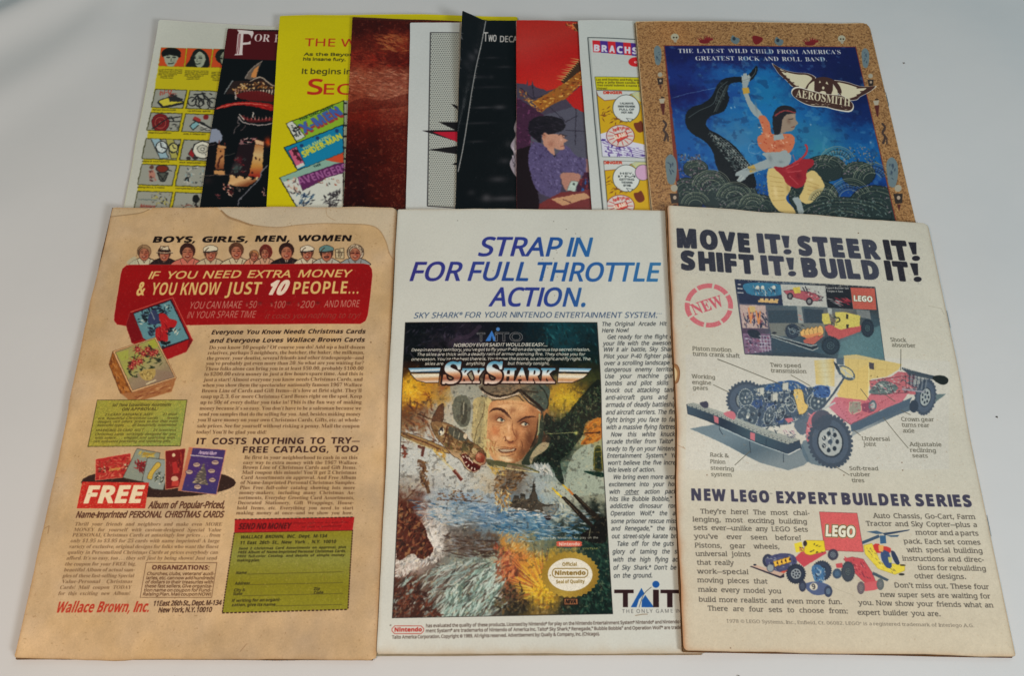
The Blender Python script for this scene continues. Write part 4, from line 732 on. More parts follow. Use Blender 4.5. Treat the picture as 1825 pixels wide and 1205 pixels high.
    s.speck(P,.34,13,81,col=(34,28,24),thr=.63,oct=4); s.speck([(700,700),(1080,700),(1091,1095),(699,1102)],.24,9,82,col=(214,190,140),thr=.66,oct=4); s.speck(P,.22,6,83,col=(60,74,74),thr=.66,oct=3); s.setclip(P)
    # print over the painting
    wt=(214,210,196)
    s.text('NOBODY EVER SAID IT WOULD BE EASY...',(525,236),(1325,232),28,wt,z=Cc,bold=.04,shear=.25,gap=.3)
    s.text("Deep in enemy territory, you've got to fly your P-40 on a dangerous top secret mission.",(165,274),(1688,274),25,wt,z=Cc,bold=.03,shear=.25,gap=.3)
    s.text("The skies are thick with a deadly rain of armor-piercing fire. They chose you for",(210,314),(1645,314),25,wt,z=Cc,bold=.03,shear=.25,gap=.4)
    s.text("one reason. You're the best there is. You know the score, so aim right and fly right. The",(163,355),(1690,355),25,wt,z=Cc,bold=.03,shear=.25,gap=.3)
    s.text('skies are',(280,394),(440,394),25,wt,z=Cc,bold=.03,shear=.25); s.text('anything',(630,394),(792,394),25,wt,z=Cc,bold=.03,shear=.25); s.text('but friendly tonight.',(985,394),(1342,394),25,wt,z=Cc,bold=.03,shear=.25,gap=.4)
    s.text('T',(725,188),(790,188),70,(20,20,24),z=Cc,outline=[(.05,(150,150,150))]); s.poly(Cc([(850,95),(890,188),(795,188)]),(60,120,196)); s.poly(Cc([(850,140),(862,188),(838,188)]),(16,20,30)); s.text('iTO',(880,188),(1108,188),72,(20,20,24),z=Cc,outline=[(.05,(150,150,150))]); s.ell(Cc((902,85)),3.4,3.4,(80,130,190))
    chrome=[(86,150,180),(196,214,220),(232,232,226),(206,150,110),(150,84,60),(222,200,184)]
    def chr_(t,x0,x1,yb,h,zz=Cc,bold=.085): s.text(t,(x0,yb),(x1,yb),h,chrome[0],z=zz,bold=bold-.03,st='rb',shear=.12,outline=[(.09,(36,16,14))],grad=((x0,yb-h),(x0,yb),chrome[1:]))
    chr_('KY',562,778,545,116); chr_('HARK',922,1392,545,116); chr_('S',436,585,545,170,bold=.08); chr_('S',795,940,545,170,bold=.08)
    for Q in ([(135,418),(415,415),(408,455),(160,456)],[(1420,420),(1700,424),(1672,458),(1415,455)]): s.poly(Q,(110,160,190),z=Cc,grad=((Q[0][0],416),(Q[0][0],458),[(120,170,196),(226,230,228),(90,130,160)]),line=(30,18,18),lw=.8)
    for Q in ([(155,466),(405,464),(398,545),(290,547),(210,528)],[(1412,466),(1668,470),(1630,505),(1530,547),(1405,547)]): s.poly(Q,(214,190,150),z=Cc,grad=((Q[0][0],466),(Q[0][0],547),[(232,226,206),(196,140,90),(226,206,190)]),line=(30,18,18),lw=1.1)
    s.text('Licensed by Nintendo for play on the',(365,520),(862,518),17,(206,206,190),z=G,bold=.03,gap=.7,al=.8); s.poly(G([(530,540),(715,540),(724,562),(715,584),(530,584),(521,562)]),(206,92,72),1,2); s.text('Nintendo',(540,577),(710,575),26,(232,196,180),z=G,bold=.07); s.text('ENTERTAINMENT SYSTEM',(440,614),(855,608),13,(190,180,90),z=G,bold=.03,gap=.7,al=.8)
    # gold seal
    ctr=G((630,818)); k=[]
    for q in range(64):
        a=q/64*2*math.pi; r=1.0 if q%2 else 1.08; k.append((ctr[0]+49.5*r*math.cos(a),ctr[1]+39*r*math.sin(a)))
    s.poly(k,(150,118,40),1,grad=(G((430,700)),G((860,950)),[(176,146,60),(140,106,34)])); s.ell(ctr,40.3,30,(228,222,206)); s.ell(ctr,40.3,30,(150,120,50),0,line=(160,130,60),lw=.8)
    gl=(134,106,46)
    s.text('Official',(567,748),(685,747),30,gl,z=G,bold=.05); s.text('Seal of Quality',(515,892),(750,888),28,gl,z=G,bold=.05,gap=.4); 
    rr=G([(505,768),(750,768),(775,785),(777,805),(770,828),(750,842),(505,842),(486,825),(482,805),(488,782)]); s.stroke(list(rr)+[rr[0]],1.5,gl); s.text('Nintendo',(505,822),(757,820),34,gl,z=G,bold=.085,gap=.3); s.ell(G((466,825)),1.2,1.2,gl)
    s.poly(G([(575,1012),(698,1012),(700,1070),(575,1072)]),(24,18,16)); s.poly(G([(583,1019),(690,1019),(692,1063),(583,1065)]),(150,96,60)); s.text('NIVA',(592,1056),(684,1055),30,(30,20,18),z=G,bold=.09,shear=.2)
    s.speck(P,.10,2.4,9)
    s.setclip()
    # small print
    z=B; rr=z([(60,1046),(178,1046),(190,1058),(190,1068),(178,1080),(60,1080),(48,1068),(48,1058)]); s.stroke(list(rr)+[rr[0]],1.1,(176,60,50)); s.text('Nintendo',(60,1071),(181,1070),17,(176,50,44),z=z,bold=.085)
    sp=dict(z=z,bold=.03,gap=.45); k=(96,84,76)
    s.text('has evaluated the quality of these products. Licensed by Nintendo® for play on the Nintendo Entertainment System® Nintendo® and Nintendo E',(200,1052),(1343,1034),14,k,**sp)
    s.text('ment System® are trademarks of Nintendo of America Inc. Taito® Sky Shark,® Renegade,™ Bubble Bobble™ and Operation Wolf® are trade',(200,1074),(1340,1059),14,k,**sp)
    s.text('Taito America Corporation. Copyright © 1989. All rights reserved. Advertisement by: Qually & Company, Inc. (Chicago).',(49,1102),(975,1088),14,k,**sp); s.text('*',(36,1052),(46,1052),12,k,z=z,bold=.05)
    # flecks, corner wear, browned lower edge
    for p in ((815,393),(1006,408),(1115,152),(1145,170),(1060,125),(985,80),(950,355),(990,520),(925,410),(1005,265),(985,300),(628,372),(918,305),(1000,250)): s.sc_last=(1,1); s.ell(A(p) if p[0]!=815 else (815,393),.9,.6,(90,84,76),.9)
    s.speck([(660,365),(1260,365),(1260,1175),(660,1175)],.25,4,77,col=(150,140,120),thr=.84)
    Y,X=np.mgrid[0:H,0:W].astype(np.float32); wv=noise(H,W,40,3,60)*12
    k=np.exp(-((H-Y)/(6+wv)))[...,None]*.5; s.a+=(np.array([170,130,86])/255-s.a)*k
    k=np.exp(-(np.minimum(X,Y)/(2.5+wv*.3)))[...,None]*.35; s.a+=(np.array([150,130,100])/255-s.a)*k
    s.blur(1); return s
def wheel(s,z,c,rx,ry,tyre=(54,64,78),rim=(176,180,176),rot=0,teeth=26,hub=.55):
    q=(z((1,0))-z((0,0)))[0]; cc=z(c)
    for k in range(teeth):
        a=k/teeth*6.283; x=math.cos(a)*rx*q; y=math.sin(a)*ry*q; ca,sa=math.cos(rot),math.sin(rot)
        p=(cc[0]+x*ca-y*sa,cc[1]+x*sa+y*ca); s.ell(p,rx*q*.09,ry*q*.07,tyre,rot=a+rot,n=8)
    s.ell(cc,rx*q,ry*q,tyre,rot=rot); s.ell(cc,rx*q*.86,ry*q*.86,tuple(int(v*1.25) for v in tyre),.6,rot=rot); s.ell(cc,rx*q*hub*1.12,ry*q*hub*1.12,tuple(int(v*.78) for v in tyre),rot=rot)
    s.ell(cc,rx*q*hub,ry*q*hub,rim,rot=rot)
    for k in range(7):
        a=k/7*6.283; s.ell((cc[0]+math.cos(a)*rx*q*hub*.6,cc[1]+math.sin(a)*ry*q*hub*.6),rx*q*hub*.17,ry*q*hub*.17,tuple(int(v*.75) for v in tyre),n=10)
    s.ell(cc,rx*q*hub*.2,ry*q*hub*.2,tyre,n=10)
def brick(s,z,P,col,line=(40,48,60)): s.poly(P,col,z=z,line=line,lw=.7)
def page_f3():
    s=Page('f3',1140,1720,(203,198,182)); H,W=s.H,s.W
    Y,X=np.mgrid[0:H,0:W].astype(np.float32)
    s.a+=(np.array([203,188,162])/255-s.a)*np.clip((Y/H-.62)*2.2,0,1)[...,None]
    s.a*=1+(noise(H,W,240,4,31)[...,None]-.5)*.07; s.a*=1+(noise(H,W,14,3,32)[...,None]-.5)*.035
    J=Z(1180,360,3.348); K=Z(1300,490,6.293); L=Z(1210,640,5.476); M=Z(1440,620,5.02); N=Z(1180,600,3.38); O=Z(1200,850,2.92); Q=Z(1320,900,5.703)
    c1,c2,c3=(52,54,66),(64,66,80),(42,40,48)  # headline ink greyed: the washing sheen is painted in, weaker at far right
    def hd(t,a,b,h=110,c=c1,bold=.122): s.text(t,a,b,h*.945,c,z=J,bold=bold,gap=.3,ls=1.18)
    def hl(ws):
        for t,a,b,c in ws: hd(t,(a[0]+9,a[1]-7),(b[0]-9,b[1]-7),108,c)
    hl([('MOVE',(92,270),(530,302),c1),('IT',(576,303),(718,310),c2),('STEER',(818,320),(1308,342),c2),('IT',(1338,343),(1480,349),c3)])
    hl([('SHIFT',(118,404),(560,430),c1),('IT',(598,434),(740,441),c2),('BUILD',(842,450),(1306,464),c2),('IT',(1342,466),(1485,474),c3)])
    for x,y,c in ((748,312,c2),(1516,350,c3),(776,443,c2),(1526,475,c3)):
        l=.03+.17*x/1600; s.poly([(x-25-l*110,y-112),(x+23-l*110,y-110),(x+12-l*38,y-38),(x-12-l*38,y-38)],c,z=J); s.ell((x+1,y-15),24,16,c,z=J)
    s.speck(J([(80,150),(1560,240),(1560,490),(80,430)]),.35,3,4,col=(120,120,124),thr=.7)
    # NEW stamp
    pk=(204,108,116); cx,cy=281,620
    for k in range(8):
        a0=k*math.pi/4+.1+.15; a1=a0+math.pi/4-.1
        A=[(cx+143*math.cos(a),cy+133*math.sin(a)) for a in np.linspace(a0,a1,8)]; B=[(cx+114*math.cos(a),cy+105*math.sin(a)) for a in np.linspace(a1,a0,8)]
        s.poly(A+B,pk,z=J)
    s.text('NEW',(196,678),(374,620),66,(200,96,108),z=J,st='rb',bold=.012); s.speck(J([(130,480),(430,480),(430,760),(130,760)]),.5,3,6,col=(204,190,168),thr=.7)
    # ---------- the box
    P=[(65,50),(1635,135),(1730,965),(165,895)]
    s.poly(P,(58,76,92),z=K,line=(50,60,72),lw=1.4); s.setclip(P,K)
    s.grid(P,[[(50,60,84),(60,76,100),(70,90,110),(60,64,74),(50,54,62),(60,60,66)],[(90,90,110),(70,90,104),(84,104,112),(90,104,112),(110,120,120),(60,70,76)],[(110,100,120),(90,96,104),(70,84,96),(120,110,100),(110,90,80),(60,84,96)],[(84,66,90),(84,100,112),(60,76,90),(70,80,90),(90,120,128),(70,110,120)],[(96,70,96),(76,100,116),(60,84,100),(70,96,110),(100,134,140),(70,112,124)]],z=K,seed=5,warp=8)
    s.poly([(70,55),(560,95),(600,345),(115,320)],(46,56,84),z=K); s.poly([(180,95),(560,105),(575,225),(330,235),(200,200)],(50,130,170),.9,4,z=K); s.dabs([(260,130),(540,130),(550,230),(280,220)],60,[(40,50,70),(190,200,196),(60,90,120)],34,10,75,.7,z=K,seed=1); 
    for x in (320,375,500): s.ell((x,140),20,22,(206,206,190),z=K)
    for i in range(4): s.poly([(345+i*55,262+i*3),(385+i*55,262+i*3),(385+i*55,290),(345+i*55,288)],(222,180,110),z=K)
    s.poly([(320,282),(545,288),(545,320),(322,305)],(222,176,104),z=K); s.lines([[(100,105),(130,107)],[(95,150),(150,155)],[(95,198),(160,202)]],2,(190,190,186),z=K)
    s.poly([(575,105),(1075,125),(1095,368),(600,345)],(186,186,176),z=K)
    def buggy(z,P0,sc,car=(186,84,96)):
        f=lambda p:(P0[0]+p[0]*sc,P0[1]+p[1]*sc)
        s.poly([f(p) for p in ((610,180),(700,170),(900,190),(1010,240),(1040,290),(900,300),(700,250),(640,220))],car,1,z=z,line=(70,40,50),lw=.6)
        s.poly([f(p) for p in ((710,145),(790,135),(800,205),(730,210))],(222,196,70),z=z); wheel(s,z,f((680,240)),34*sc,38*sc,(54,50,60)); wheel(s,z,f((895,300)),38*sc,42*sc,(54,50,60))
        s.lines([[f((820,140)),f((850,190))],[f((850,130)),f((880,200))],[f((990,230)),f((1040,290))],[f((1000,290)),f((1050,250))]],2,(60,60,70),z=z)
    buggy(K,(0,0),1); s.dabs([(800,150),(1000,180),(1040,290),(900,260)],26,[(110,50,66),(206,200,190),(60,56,66)],30,8,20,1,z=K,seed=2)
    s.poly([(1078,128),(1352,140),(1385,385),(1100,370)],(38,42,50),z=K); s.text('Expert Builder Set',(1085,157),(1340,160),20,(206,204,196),z=K,bold=.05); s.text('Expert Set',(1100,192),(1275,198),20,(200,200,192),z=K,bold=.05)
    s.dabs([(1190,250),(1340,270),(1340,340),(1200,320)],20,[(186,60,70),(150,40,56)],80,14,15,.3,z=K,seed=3); s.dabs([(1110,270),(1260,300),(1240,350),(1180,330)],12,[(180,180,176)],60,9,15,.4,z=K,seed=4)
    s.poly([(1358,142),(1632,150),(1650,392),(1388,382)],(206,88,72),z=K); s.text('LEGO',(1395,292),(1612,302),60,(228,226,206),z=K,bold=.08,shear=.15,outline=[(.07,(206,196,90)),(.04,(60,40,34))][:1]); s.text('LEGO',(1397,292),(1612,302),60,(228,226,206),z=K,bold=.085,shear=.15,outline=[(.06,(90,60,44))])
    s.poly([(115,335),(405,345),(430,605),(145,600)],(196,166,156),z=K); s.dabs([(160,400),(420,420),(420,590),(150,580)],80,[(60,60,90),(120,60,80),(50,60,80),(96,90,110)],40,16,80,.5,z=K,seed=6); s.lines([[(215,370),(240,545)],[(265,380),(235,545)],[(300,400),(325,550)],[(345,410),(330,550)]],2.8,(230,140,80),z=K); s.poly([(225,350),(290,355),(290,420),(230,420)],(214,180,110),z=K)
    s.poly([(145,660),(450,670),(475,900),(165,890)],(130,100,130),z=K); s.dabs([(170,680),(440,690),(460,890),(180,880)],90,[(90,60,96),(150,84,110),(176,170,190),(60,56,80)],30,14,10,1,z=K,seed=7); s.poly([(200,630),(300,620),(350,690),(330,720),(230,700)],(46,56,70),z=K,sm=3); s.lines([[(325,690+k*38),(460,695+k*38)] for k in range(5)]+[[(345+k*32,690),(345+k*32+20,880)] for k in range(4)],1,(180,176,190),z=K)
    s.poly([(430,400),(750,400),(770,545),(440,540)],(60,78,92),1,z=K); s.poly([(830,380),(1050,395),(1040,560),(850,550)],(58,74,88),1,z=K); s.poly([(755,355),(805,355),(830,545),(770,545)],(150,156,152),z=K); s.lines([[(770,450),(800,470)],[(775,490),(810,510)]],2,(190,130,120),z=K); s.poly([(1095,375),(1145,378),(1150,450),(1105,440)],(170,176,170),z=K); s.poly([(1420,392),(1570,398),(1590,500),(1440,470)],(120,126,126),1,z=K)
    s.poly([(440,545),(1060,545),(1060,700),(470,690)],(128,130,120),.8,z=K); s.poly([(470,690),(900,860),(1240,960),(170,900),(460,860)],(56,76,92),.8,z=K); s.poly([(1240,760),(1700,560),(1730,965),(1200,940)],(92,132,138),.7,z=K)
    red=(204,84,84); yel=(218,200,86)
    s.poly([(1060,590),(1110,560),(1300,610),(1450,560),(1500,580),(1460,640),(1220,730),(1100,680)],red,z=K); s.poly([(820,740),(900,690),(1040,660),(1040,700),(930,790),(830,770)],(200,96,80),z=K)
    s.poly([(1035,440),(1110,432),(1135,550),(1060,560),(1035,520)],yel,z=K); s.poly([(1180,420),(1290,420),(1465,460),(1455,580),(1320,600),(1240,620),(1170,590),(1190,500)],yel,1,z=K); s.poly([(1305,440),(1330,445),(1330,500),(1305,495)],(60,56,50),z=K); s.poly([(1305,560),(1335,560),(1330,605),(1308,600)],(60,56,50),z=K); s.stroke([(1180,480),(1225,490),(1230,520),(1190,540)],2,(44,50,50),z=K,sm=4); s.dabs([(1130,460),(1200,470),(1200,580),(1130,560)],18,[(60,70,70),(150,160,140)],30,10,60,1,z=K,seed=8)
    wheel(s,K,(1545,600),72,98,(42,54,66),(70,96,104),hub=.42); wheel(s,K,(1125,800),100,100,(44,58,70),(70,92,104),hub=.45); wheel(s,K,(700,635),78,82,(50,62,78),(96,116,128),hub=.5)
    s.dabs([(640,570),(840,570),(900,700),(700,700)],60,[(60,76,96),(130,146,150),(40,50,64)],30,10,30,1,z=K,seed=9)
    for i in range(5): s.poly([(785+i*48,650-i*12),(820+i*48,610-i*10),(850+i*48,615-i*6),(858+i*48,690-i*6),(800+i*48,700)],(236,180,96),z=K,line=(90,70,50),lw=.6)
    s.poly([(800,690),(1020,650),(1030,670),(860,720)],(228,140,80),z=K)
    s.poly([(455,670),(900,800),(965,785),(985,830),(930,860),(450,700)],(50,62,74),z=K); s.lines([[(460,675),(905,805),(970,790)],[(470,700),(920,855),(985,825)]],1.6,(176,184,180),z=K); s.ell((500,655),26,11,(50,56,66),z=K)
    s.speck(P,.12,3,6,z=K); s.setclip(); s.warp([(90,150),(1350,150),(1380,400),(1680,420),(1720,950),(175,880)],0.7,6,7,z=K,soft=1); s.speck([(60,45),(1640,130),(1640,150),(60,70)],.6,4,3,z=K,col=(196,190,170),thr=.6)
    # ---------- cut-away chassis
    bl=(70,96,118); 
    s.poly([(160,560),(330,530),(540,560),(860,640),(900,740),(860,770),(770,798),(600,750),(400,660)],(92,118,134),.85,z=N,grad=((500,560),(600,790),[(66,92,110),(112,130,140)])); s.poly([(1180,520),(1440,380),(1560,420),(1420,470),(1200,570),(1140,600)],(74,98,118),.9,z=N,grad=((1300,420),(1320,540),[(70,92,112),(140,150,152)])); s.poly([(860,620),(1000,620),(1100,740),(1000,775),(880,740)],(84,110,128),.8,3,z=N); s.poly([(1590,350),(1710,345),(1640,400),(1560,420)],(76,104,110),.8,z=N)
    # rear and front wheels behind
    tz=(70,84,102)
    wheel(s,L,(640,400),182,168,tz,(130,140,140),rot=-.3,teeth=30,hub=.5)
    # seats, bodywork
    Y1=(222,190,104)
    s.poly([(45,120),(225,105),(225,350),(60,330)],Y1,z=M,grad=((45,200),(225,200),[(212,204,158),(222,186,100)])); s.poly([(310,75),(420,65),(835,150),(800,200),(700,260),(550,285),(520,470),(340,460),(260,440),(280,340),(330,300),(320,180)],Y1,z=M); s.poly([(535,140),(530,460),(350,455),(250,420),(310,290)],(226,190,98),z=M); s.stroke([(535,140),(533,460)],1.4,(236,212,130),z=M); s.poly([(535,135),(582,140),(582,198),(540,192)],(84,76,84),z=M)
    s.ell((555,255),6,6,(120,100,60),z=M); s.ell((612,262),6,6,(120,100,60),z=M)
    rd=(210,104,116)
    s.poly([(240,440),(520,470),(560,400),(900,400),(840,480),(640,560),(390,680),(260,590),(180,520)],rd,z=M,grad=((600,400),(400,680),[(212,100,110),(206,110,128)])); s.poly([(390,680),(640,565),(840,482),(930,440),(900,520),(480,720),(400,740)],(78,100,120),z=M)
    s.poly([(540,300),(740,260),(800,215),(960,230),(930,330),(1000,370),(960,420),(800,400),(560,420)],(200,98,106),z=M); s.poly([(640,300),(760,320),(800,370),(700,420),(560,410),(550,380)],(100,120,118),1,3,z=M); s.dabs([(600,310),(780,330),(760,410),(580,400)],50,[(140,160,150),(70,90,96),(190,190,176)],30,9,10,1,z=M,seed=12)
    s.poly([(370,480),(470,480),(480,560),(400,590),(370,560)],(150,146,128),z=M,line=(222,190,150),lw=.8); s.poly([(480,500),(560,480),(600,560),(560,580),(490,560)],(150,70,96),z=M); s.ell((580,515),36,50,(90,110,120),z=M); s.ell((582,515),20,30,(170,176,170),z=M)
    for k in range(9): s.ell((260+k*16,500+k*21),4,4,(150,60,76),z=M); 
    for k in range(12): s.ell((630+k*16,500-k*9),4,4,(150,60,76),z=M)
    s.dabs([(900,220),(1080,250),(1080,400),(900,380)],60,[(90,104,120),(60,70,84),(150,150,150)],50,8,15,.3,z=M,seed=13); s.poly([(830,190),(1120,250),(1190,280),(1180,300),(900,240)],(70,84,96),z=M)
    for k in range(22): s.ell((840+k*15,185+k*4.2),6,8,(56,72,88),z=M,n=8)
    s.dabs([(560,300),(780,250),(960,240),(1000,370),(900,400),(700,400),(560,380)],110,[(120,60,76),(90,104,110),(216,140,146),(60,70,80),(180,186,176)],26,8,12,.7,z=M,seed=71); s.dabs([(260,480),(520,480),(840,420),(820,470),(560,590),(390,660)],60,[(180,80,94),(226,140,150),(150,60,76)],22,6,-25,.5,al=.7,z=M,seed=72)
    s.lines([[(540,300),(960,240)],[(560,420),(900,400)],[(600,330),(640,410)],[(720,300),(760,410)],[(860,230),(880,400)],[(260,590),(390,680)],[(400,672),(640,560)],[(430,600),(470,580)]],1,(96,50,64),.8,z=M)
    wheel(s,M,(1050,440),92,155,tz,(160,170,168),rot=.12,teeth=26,hub=.5); s.ell((950,520),40,55,(56,70,88),z=M); s.stroke([(840,370),(1040,395)],2.6,(150,150,160),z=M); s.poly([(1120,255),(1200,250),(1250,280),(1240,320),(1190,330),(1120,290)],(36,44,44),1,3,z=M)
    # engine
    gr=[(70,92,116),(150,160,156),(50,64,84),(186,188,176),(60,84,140),(96,116,126)]
    eng=[(560,330),(780,260),(1100,215),(1240,280),(1369,270),(1369,520),(1100,620),(900,640),(780,660),(600,560)]
    s.poly(eng,(70,90,112),z=L); s.poly([(830,270),(1080,212),(1240,280),(1200,300),(900,320)],(50,92,150),1,3,z=L); s.poly([(1300,290),(1369,270),(1369,340),(1320,350)],(60,96,150),z=L)
    s.dabs(eng,260,gr,34,10,60,1.4,z=L,seed=14)
    for x,y,w in ((790,330,70),(930,380,76),(1030,280,60)): s.poly([(x-w/2,y-40),(x+w/2,y-50),(x+w/2,y+50),(x+w*.15,y+20),(x-w*.1,y+40),(x-w/2,y+20)],(190,190,174),z=L,line=(60,80,100),lw=.7)
    for x,y,w in ((760,440,44),(895,470,44),(1000,560,36)): s.poly([(x-w,y-30),(x+w,y-40),(x+w,y+40),(x-w,y+40)],(54,84,140),.9,3,z=L)
    def gear(z,c,rx,ry,rot,col=(130,146,150)):
        q=(z((1,0))-z((0,0)))[0]; p=z(c)
        for k in range(22):
            a=k/22*6.283; x=math.cos(a)*rx*q; y=math.sin(a)*ry*q; s.ell((p[0]+x*math.cos(rot)-y*math.sin(rot),p[1]+x*math.sin(rot)+y*math.cos(rot)),1.3,1.3,(176,184,176),n=6)
        s.ell(p,rx*q,ry*q,(70,88,104),rot=rot,line=(176,184,176),lw=.7)
        for k in range(6):
            a=k/6*6.283; x=math.cos(a)*rx*q*.55; y=math.sin(a)*ry*q*.55; s.ell((p[0]+x*math.cos(rot)-y*math.sin(rot),p[1]+x*math.sin(rot)+y*math.cos(rot)),rx*q*.16,ry*q*.14,col,rot=rot,n=10)
        s.ell(p,rx*q*.15,ry*q*.15,(200,200,186),n=10)
    gear(L,(645,380),70,80,-.2); gear(L,(670,560),105,112,.6); gear(L,(890,540),48,86,.3); gear(L,(1000,520),40,60,.2); gear(L,(1090,440),40,72,-.4); gear(L,(1310,410),60,66,.2); gear(M,(90,480),70,80,.3)
    s.poly([(1105,310),(1190,305),(1225,420),(1260,450),(1240,510),(1180,530),(1140,420)],(226,186,94),1,3,z=L,line=(120,100,60),lw=.6); s.poly([(30,370),(90,340),(180,360),(180,440),(60,440)],(56,96,160),1,3,z=M); s.dabs([(30,360),(180,350),(170,440),(50,430)],20,[(90,130,180),(40,60,110)],30,10,30,1,z=M,seed=15)
    # studs, plates and seams that show on the model
    for k in range(8):
        for j in range(2): s.ell((330+k*52-j*30,640-k*22-j*30+10),7,5,(226,140,150),z=M,line=(160,70,84),lw=.5,n=10)
    s.lines([[(60+k*2,150+k*40),(215,140+k*42)] for k in range(4)],.6,(190,160,90),.7,z=M); s.lines([[(350,110),(345,440)],[(440,110),(430,450)],[(330,200),(535,220)],[(325,300),(535,320)]],.6,(190,156,80),.7,z=M); s.lines([[(600,150),(590,270)],[(700,150),(690,250)],[(580,200),(830,195)]],.6,(190,156,80),.7,z=M)
    for k in range(10): s.stroke([(905+k*17,235+k*5),(900+k*16,330+k*6)],2.2,((56,70,88),(120,132,140))[k%2],.8,z=M)
    for k in range(6): s.stroke([(780+k*60,300+(k%2)*30),(800+k*60,620)],1.1,(44,58,80),.7,z=L); s.stroke([(790+k*60,330),(830+k*60,330)],1.6,(196,200,186),.8,z=L)
    for k in range(5): s.ell((850+k*70,400+(k%3)*60),15,17,(44,60,84),z=L,line=(190,196,186),lw=.7,n=12)
    # steering column and wheel
    s.stroke([(0,600),(140,520),(230,400),(320,260)],3.4,(70,86,104),z=M); s.stroke([(0,615),(110,560),(240,490)],3,(180,186,180),z=M); s.ell((330,230),92,52,(76,96,112),rot=.6,z=M); s.ell((335,225),70,36,(214,196,130),rot=.6,z=M); s.stroke([(270,180),(400,280)],2,(180,186,180),z=M); s.stroke([(320,200),(330,270)],2,(180,186,180),z=M); s.poly([(215,125),(250,150),(275,210),(240,200)],(60,74,90),z=M); s.poly([(225,240),(290,250),(290,270),(230,270)],(190,190,180),z=M)
    s.poly([(240,100),(310,95),(310,160),(250,155)],(84,104,120),z=M)
    for k in range(46):
        q=random.Random(k); x=q.uniform(600,1330); y=q.uniform(300,640); s.ell((x,y),q.uniform(8,22),q.uniform(8,20),((60,80,110),(44,56,74),(150,158,152),(96,112,124))[k%4],.75,z=L,line=((190,196,186),(36,46,62))[k%2],lw=.5,n=10)
    s.dabs(eng,160,[(206,206,190),(36,46,64),(120,134,136)],18,5,50,1.6,z=L,seed=73)
    # front axle
    s.poly([(1140,600),(1369,480),(1369,640),(1280,700),(1200,720)],(80,100,120),.9,3,z=L); s.poly([(20,600),(150,560),(230,640),(140,880),(60,850),(0,800)],rd,1,3,z=M); s.dabs([(0,560),(190,560),(150,860),(0,800)],60,[(226,150,156),(150,60,76),(206,100,112),(120,130,140)],36,10,30,1.2,z=M,seed=16)
    wheel(s,M,(215,830),185,230,tz,(170,176,172),rot=-.25,teeth=34,hub=.56); s.ell((130,640),90,90,tz,.9,z=M); s.dabs([(150,740),(260,720),(220,900),(150,880)],20,[(90,110,126),(210,210,200)],40,10,60,1,z=M,seed=17)
    # bumper
    s.poly([(65,455),(150,450),(1160,790),(1195,775),(1215,860),(1090,915),(1040,890),(75,545)],(66,88,106),z=L,grad=((80,500),(1100,860),[(44,58,76),(64,92,106),(58,76,96)]),line=(40,50,66),lw=.8)
    s.poly([(74,446),(130,438),(1196,768),(1088,814),(72,468)],(156,162,152),z=L)
    for k in range(26): s.ell((105+k*41,460+k*13.4),11,7,(206,206,190),z=L,n=8,line=(60,72,84),lw=.5); s.ell((118+k*41,478+k*13.6),8,5,(54,66,78),z=L,n=8)
    s.poly([(325,560),(375,578),(375,640),(335,625)],rd,z=L); s.poly([(705,700),(755,712),(755,785),(708,770)],rd,z=L); s.lines([[(390,640),(385,690)],[(870,760),(870,830)],[(1040,880),(1040,990)],[(385,690),(420,740)],[(700,780),(712,900)]],1.1,(44,60,76),z=L); s.stroke([(390,670),(700,780),(1090,915),(1205,858)],1.4,(176,190,190),z=L); s.stroke([(1090,915),(1205,858)],2,(206,208,200),z=L); s.poly([(190,440),(250,425),(275,450),(265,490),(215,480)],(70,70,90),1,2,z=L); s.poly([(420,540),(500,510),(545,540),(540,590),(490,580)],rd,1,2,z=L); s.poly([(1040,570),(1110,560),(1130,590),(1080,610)],rd,z=L)
    s.dabs([(840,620),(1000,620),(960,720),(880,680)],30,[(206,206,190),(60,76,90)],40,9,20,1,z=L,seed=18); s.dabs([(1020,680),(1140,660),(1170,760),(1060,740)],30,[(180,130,150),(206,200,190),(90,90,110)],36,9,20,1,z=L,seed=19)
    s.speck(N([(150,100),(1720,100),(1720,800),(150,800)]),.05,2.6,8)
    s.warp(N([(150,140),(880,100),(1700,130),(1700,790),(150,790)]),0.55,6,6,soft=1)
    s.tone(N([(140,110),(880,100),(1730,150),(1730,800),(140,800)]),1.04,.74,1.0,.6); s.tone(P,1.0,.8,1.0,z=K)
    # callouts
    ink=(96,92,80); sf=dict(serif=.13,stem=.10,gap=.5,bold=.015)
    for t,zz,A,B,h in (('Piston motion',J,(182,890),(408,900),24),('turns crank shaft',J,(182,922),(458,936),24),('Working',N,(175,256),(312,264),23),('engine',N,(177,292),(288,298),23),('gears',N,(180,326),(268,330),23),('Two speed',N,(646,186),(828,192),23),('transmission',N,(650,220),(860,226),23),('Shock',N,(1376,30),(1470,32),23),('absorber',N,(1384,62),(1526,66),23),('Rack &',N,(288,722),(402,726),23),('Pinion',N,(290,762),(380,764),23),('steering',N,(292,800),(434,804),23),('system',N,(296,838),(420,840),23),('Crown gear',M,(845,650),(1135,655),35),('turns rear',M,(850,700),(1095,706),35),('axle',M,(862,752),(962,754),35),('Universal',M,(500,820),(742,826),35),('joint',M,(512,868),(622,872),35),('Adjustable',M,(922,875),(1202,880),35),('reclining',M,(928,928),(1152,934),35),('seats',M,(945,978),(1080,982),35),('Soft-tread',M,(385,1090),(636,1094),35),('rubber',M,(395,1145),(566,1148),35),('tires',M,(402,1200),(512,1202),35)):
        s.text(t,A,B,h,ink,z=zz,**sf)
    s.lines([J([(325,945),(700,1090)])],1.1,ink); 
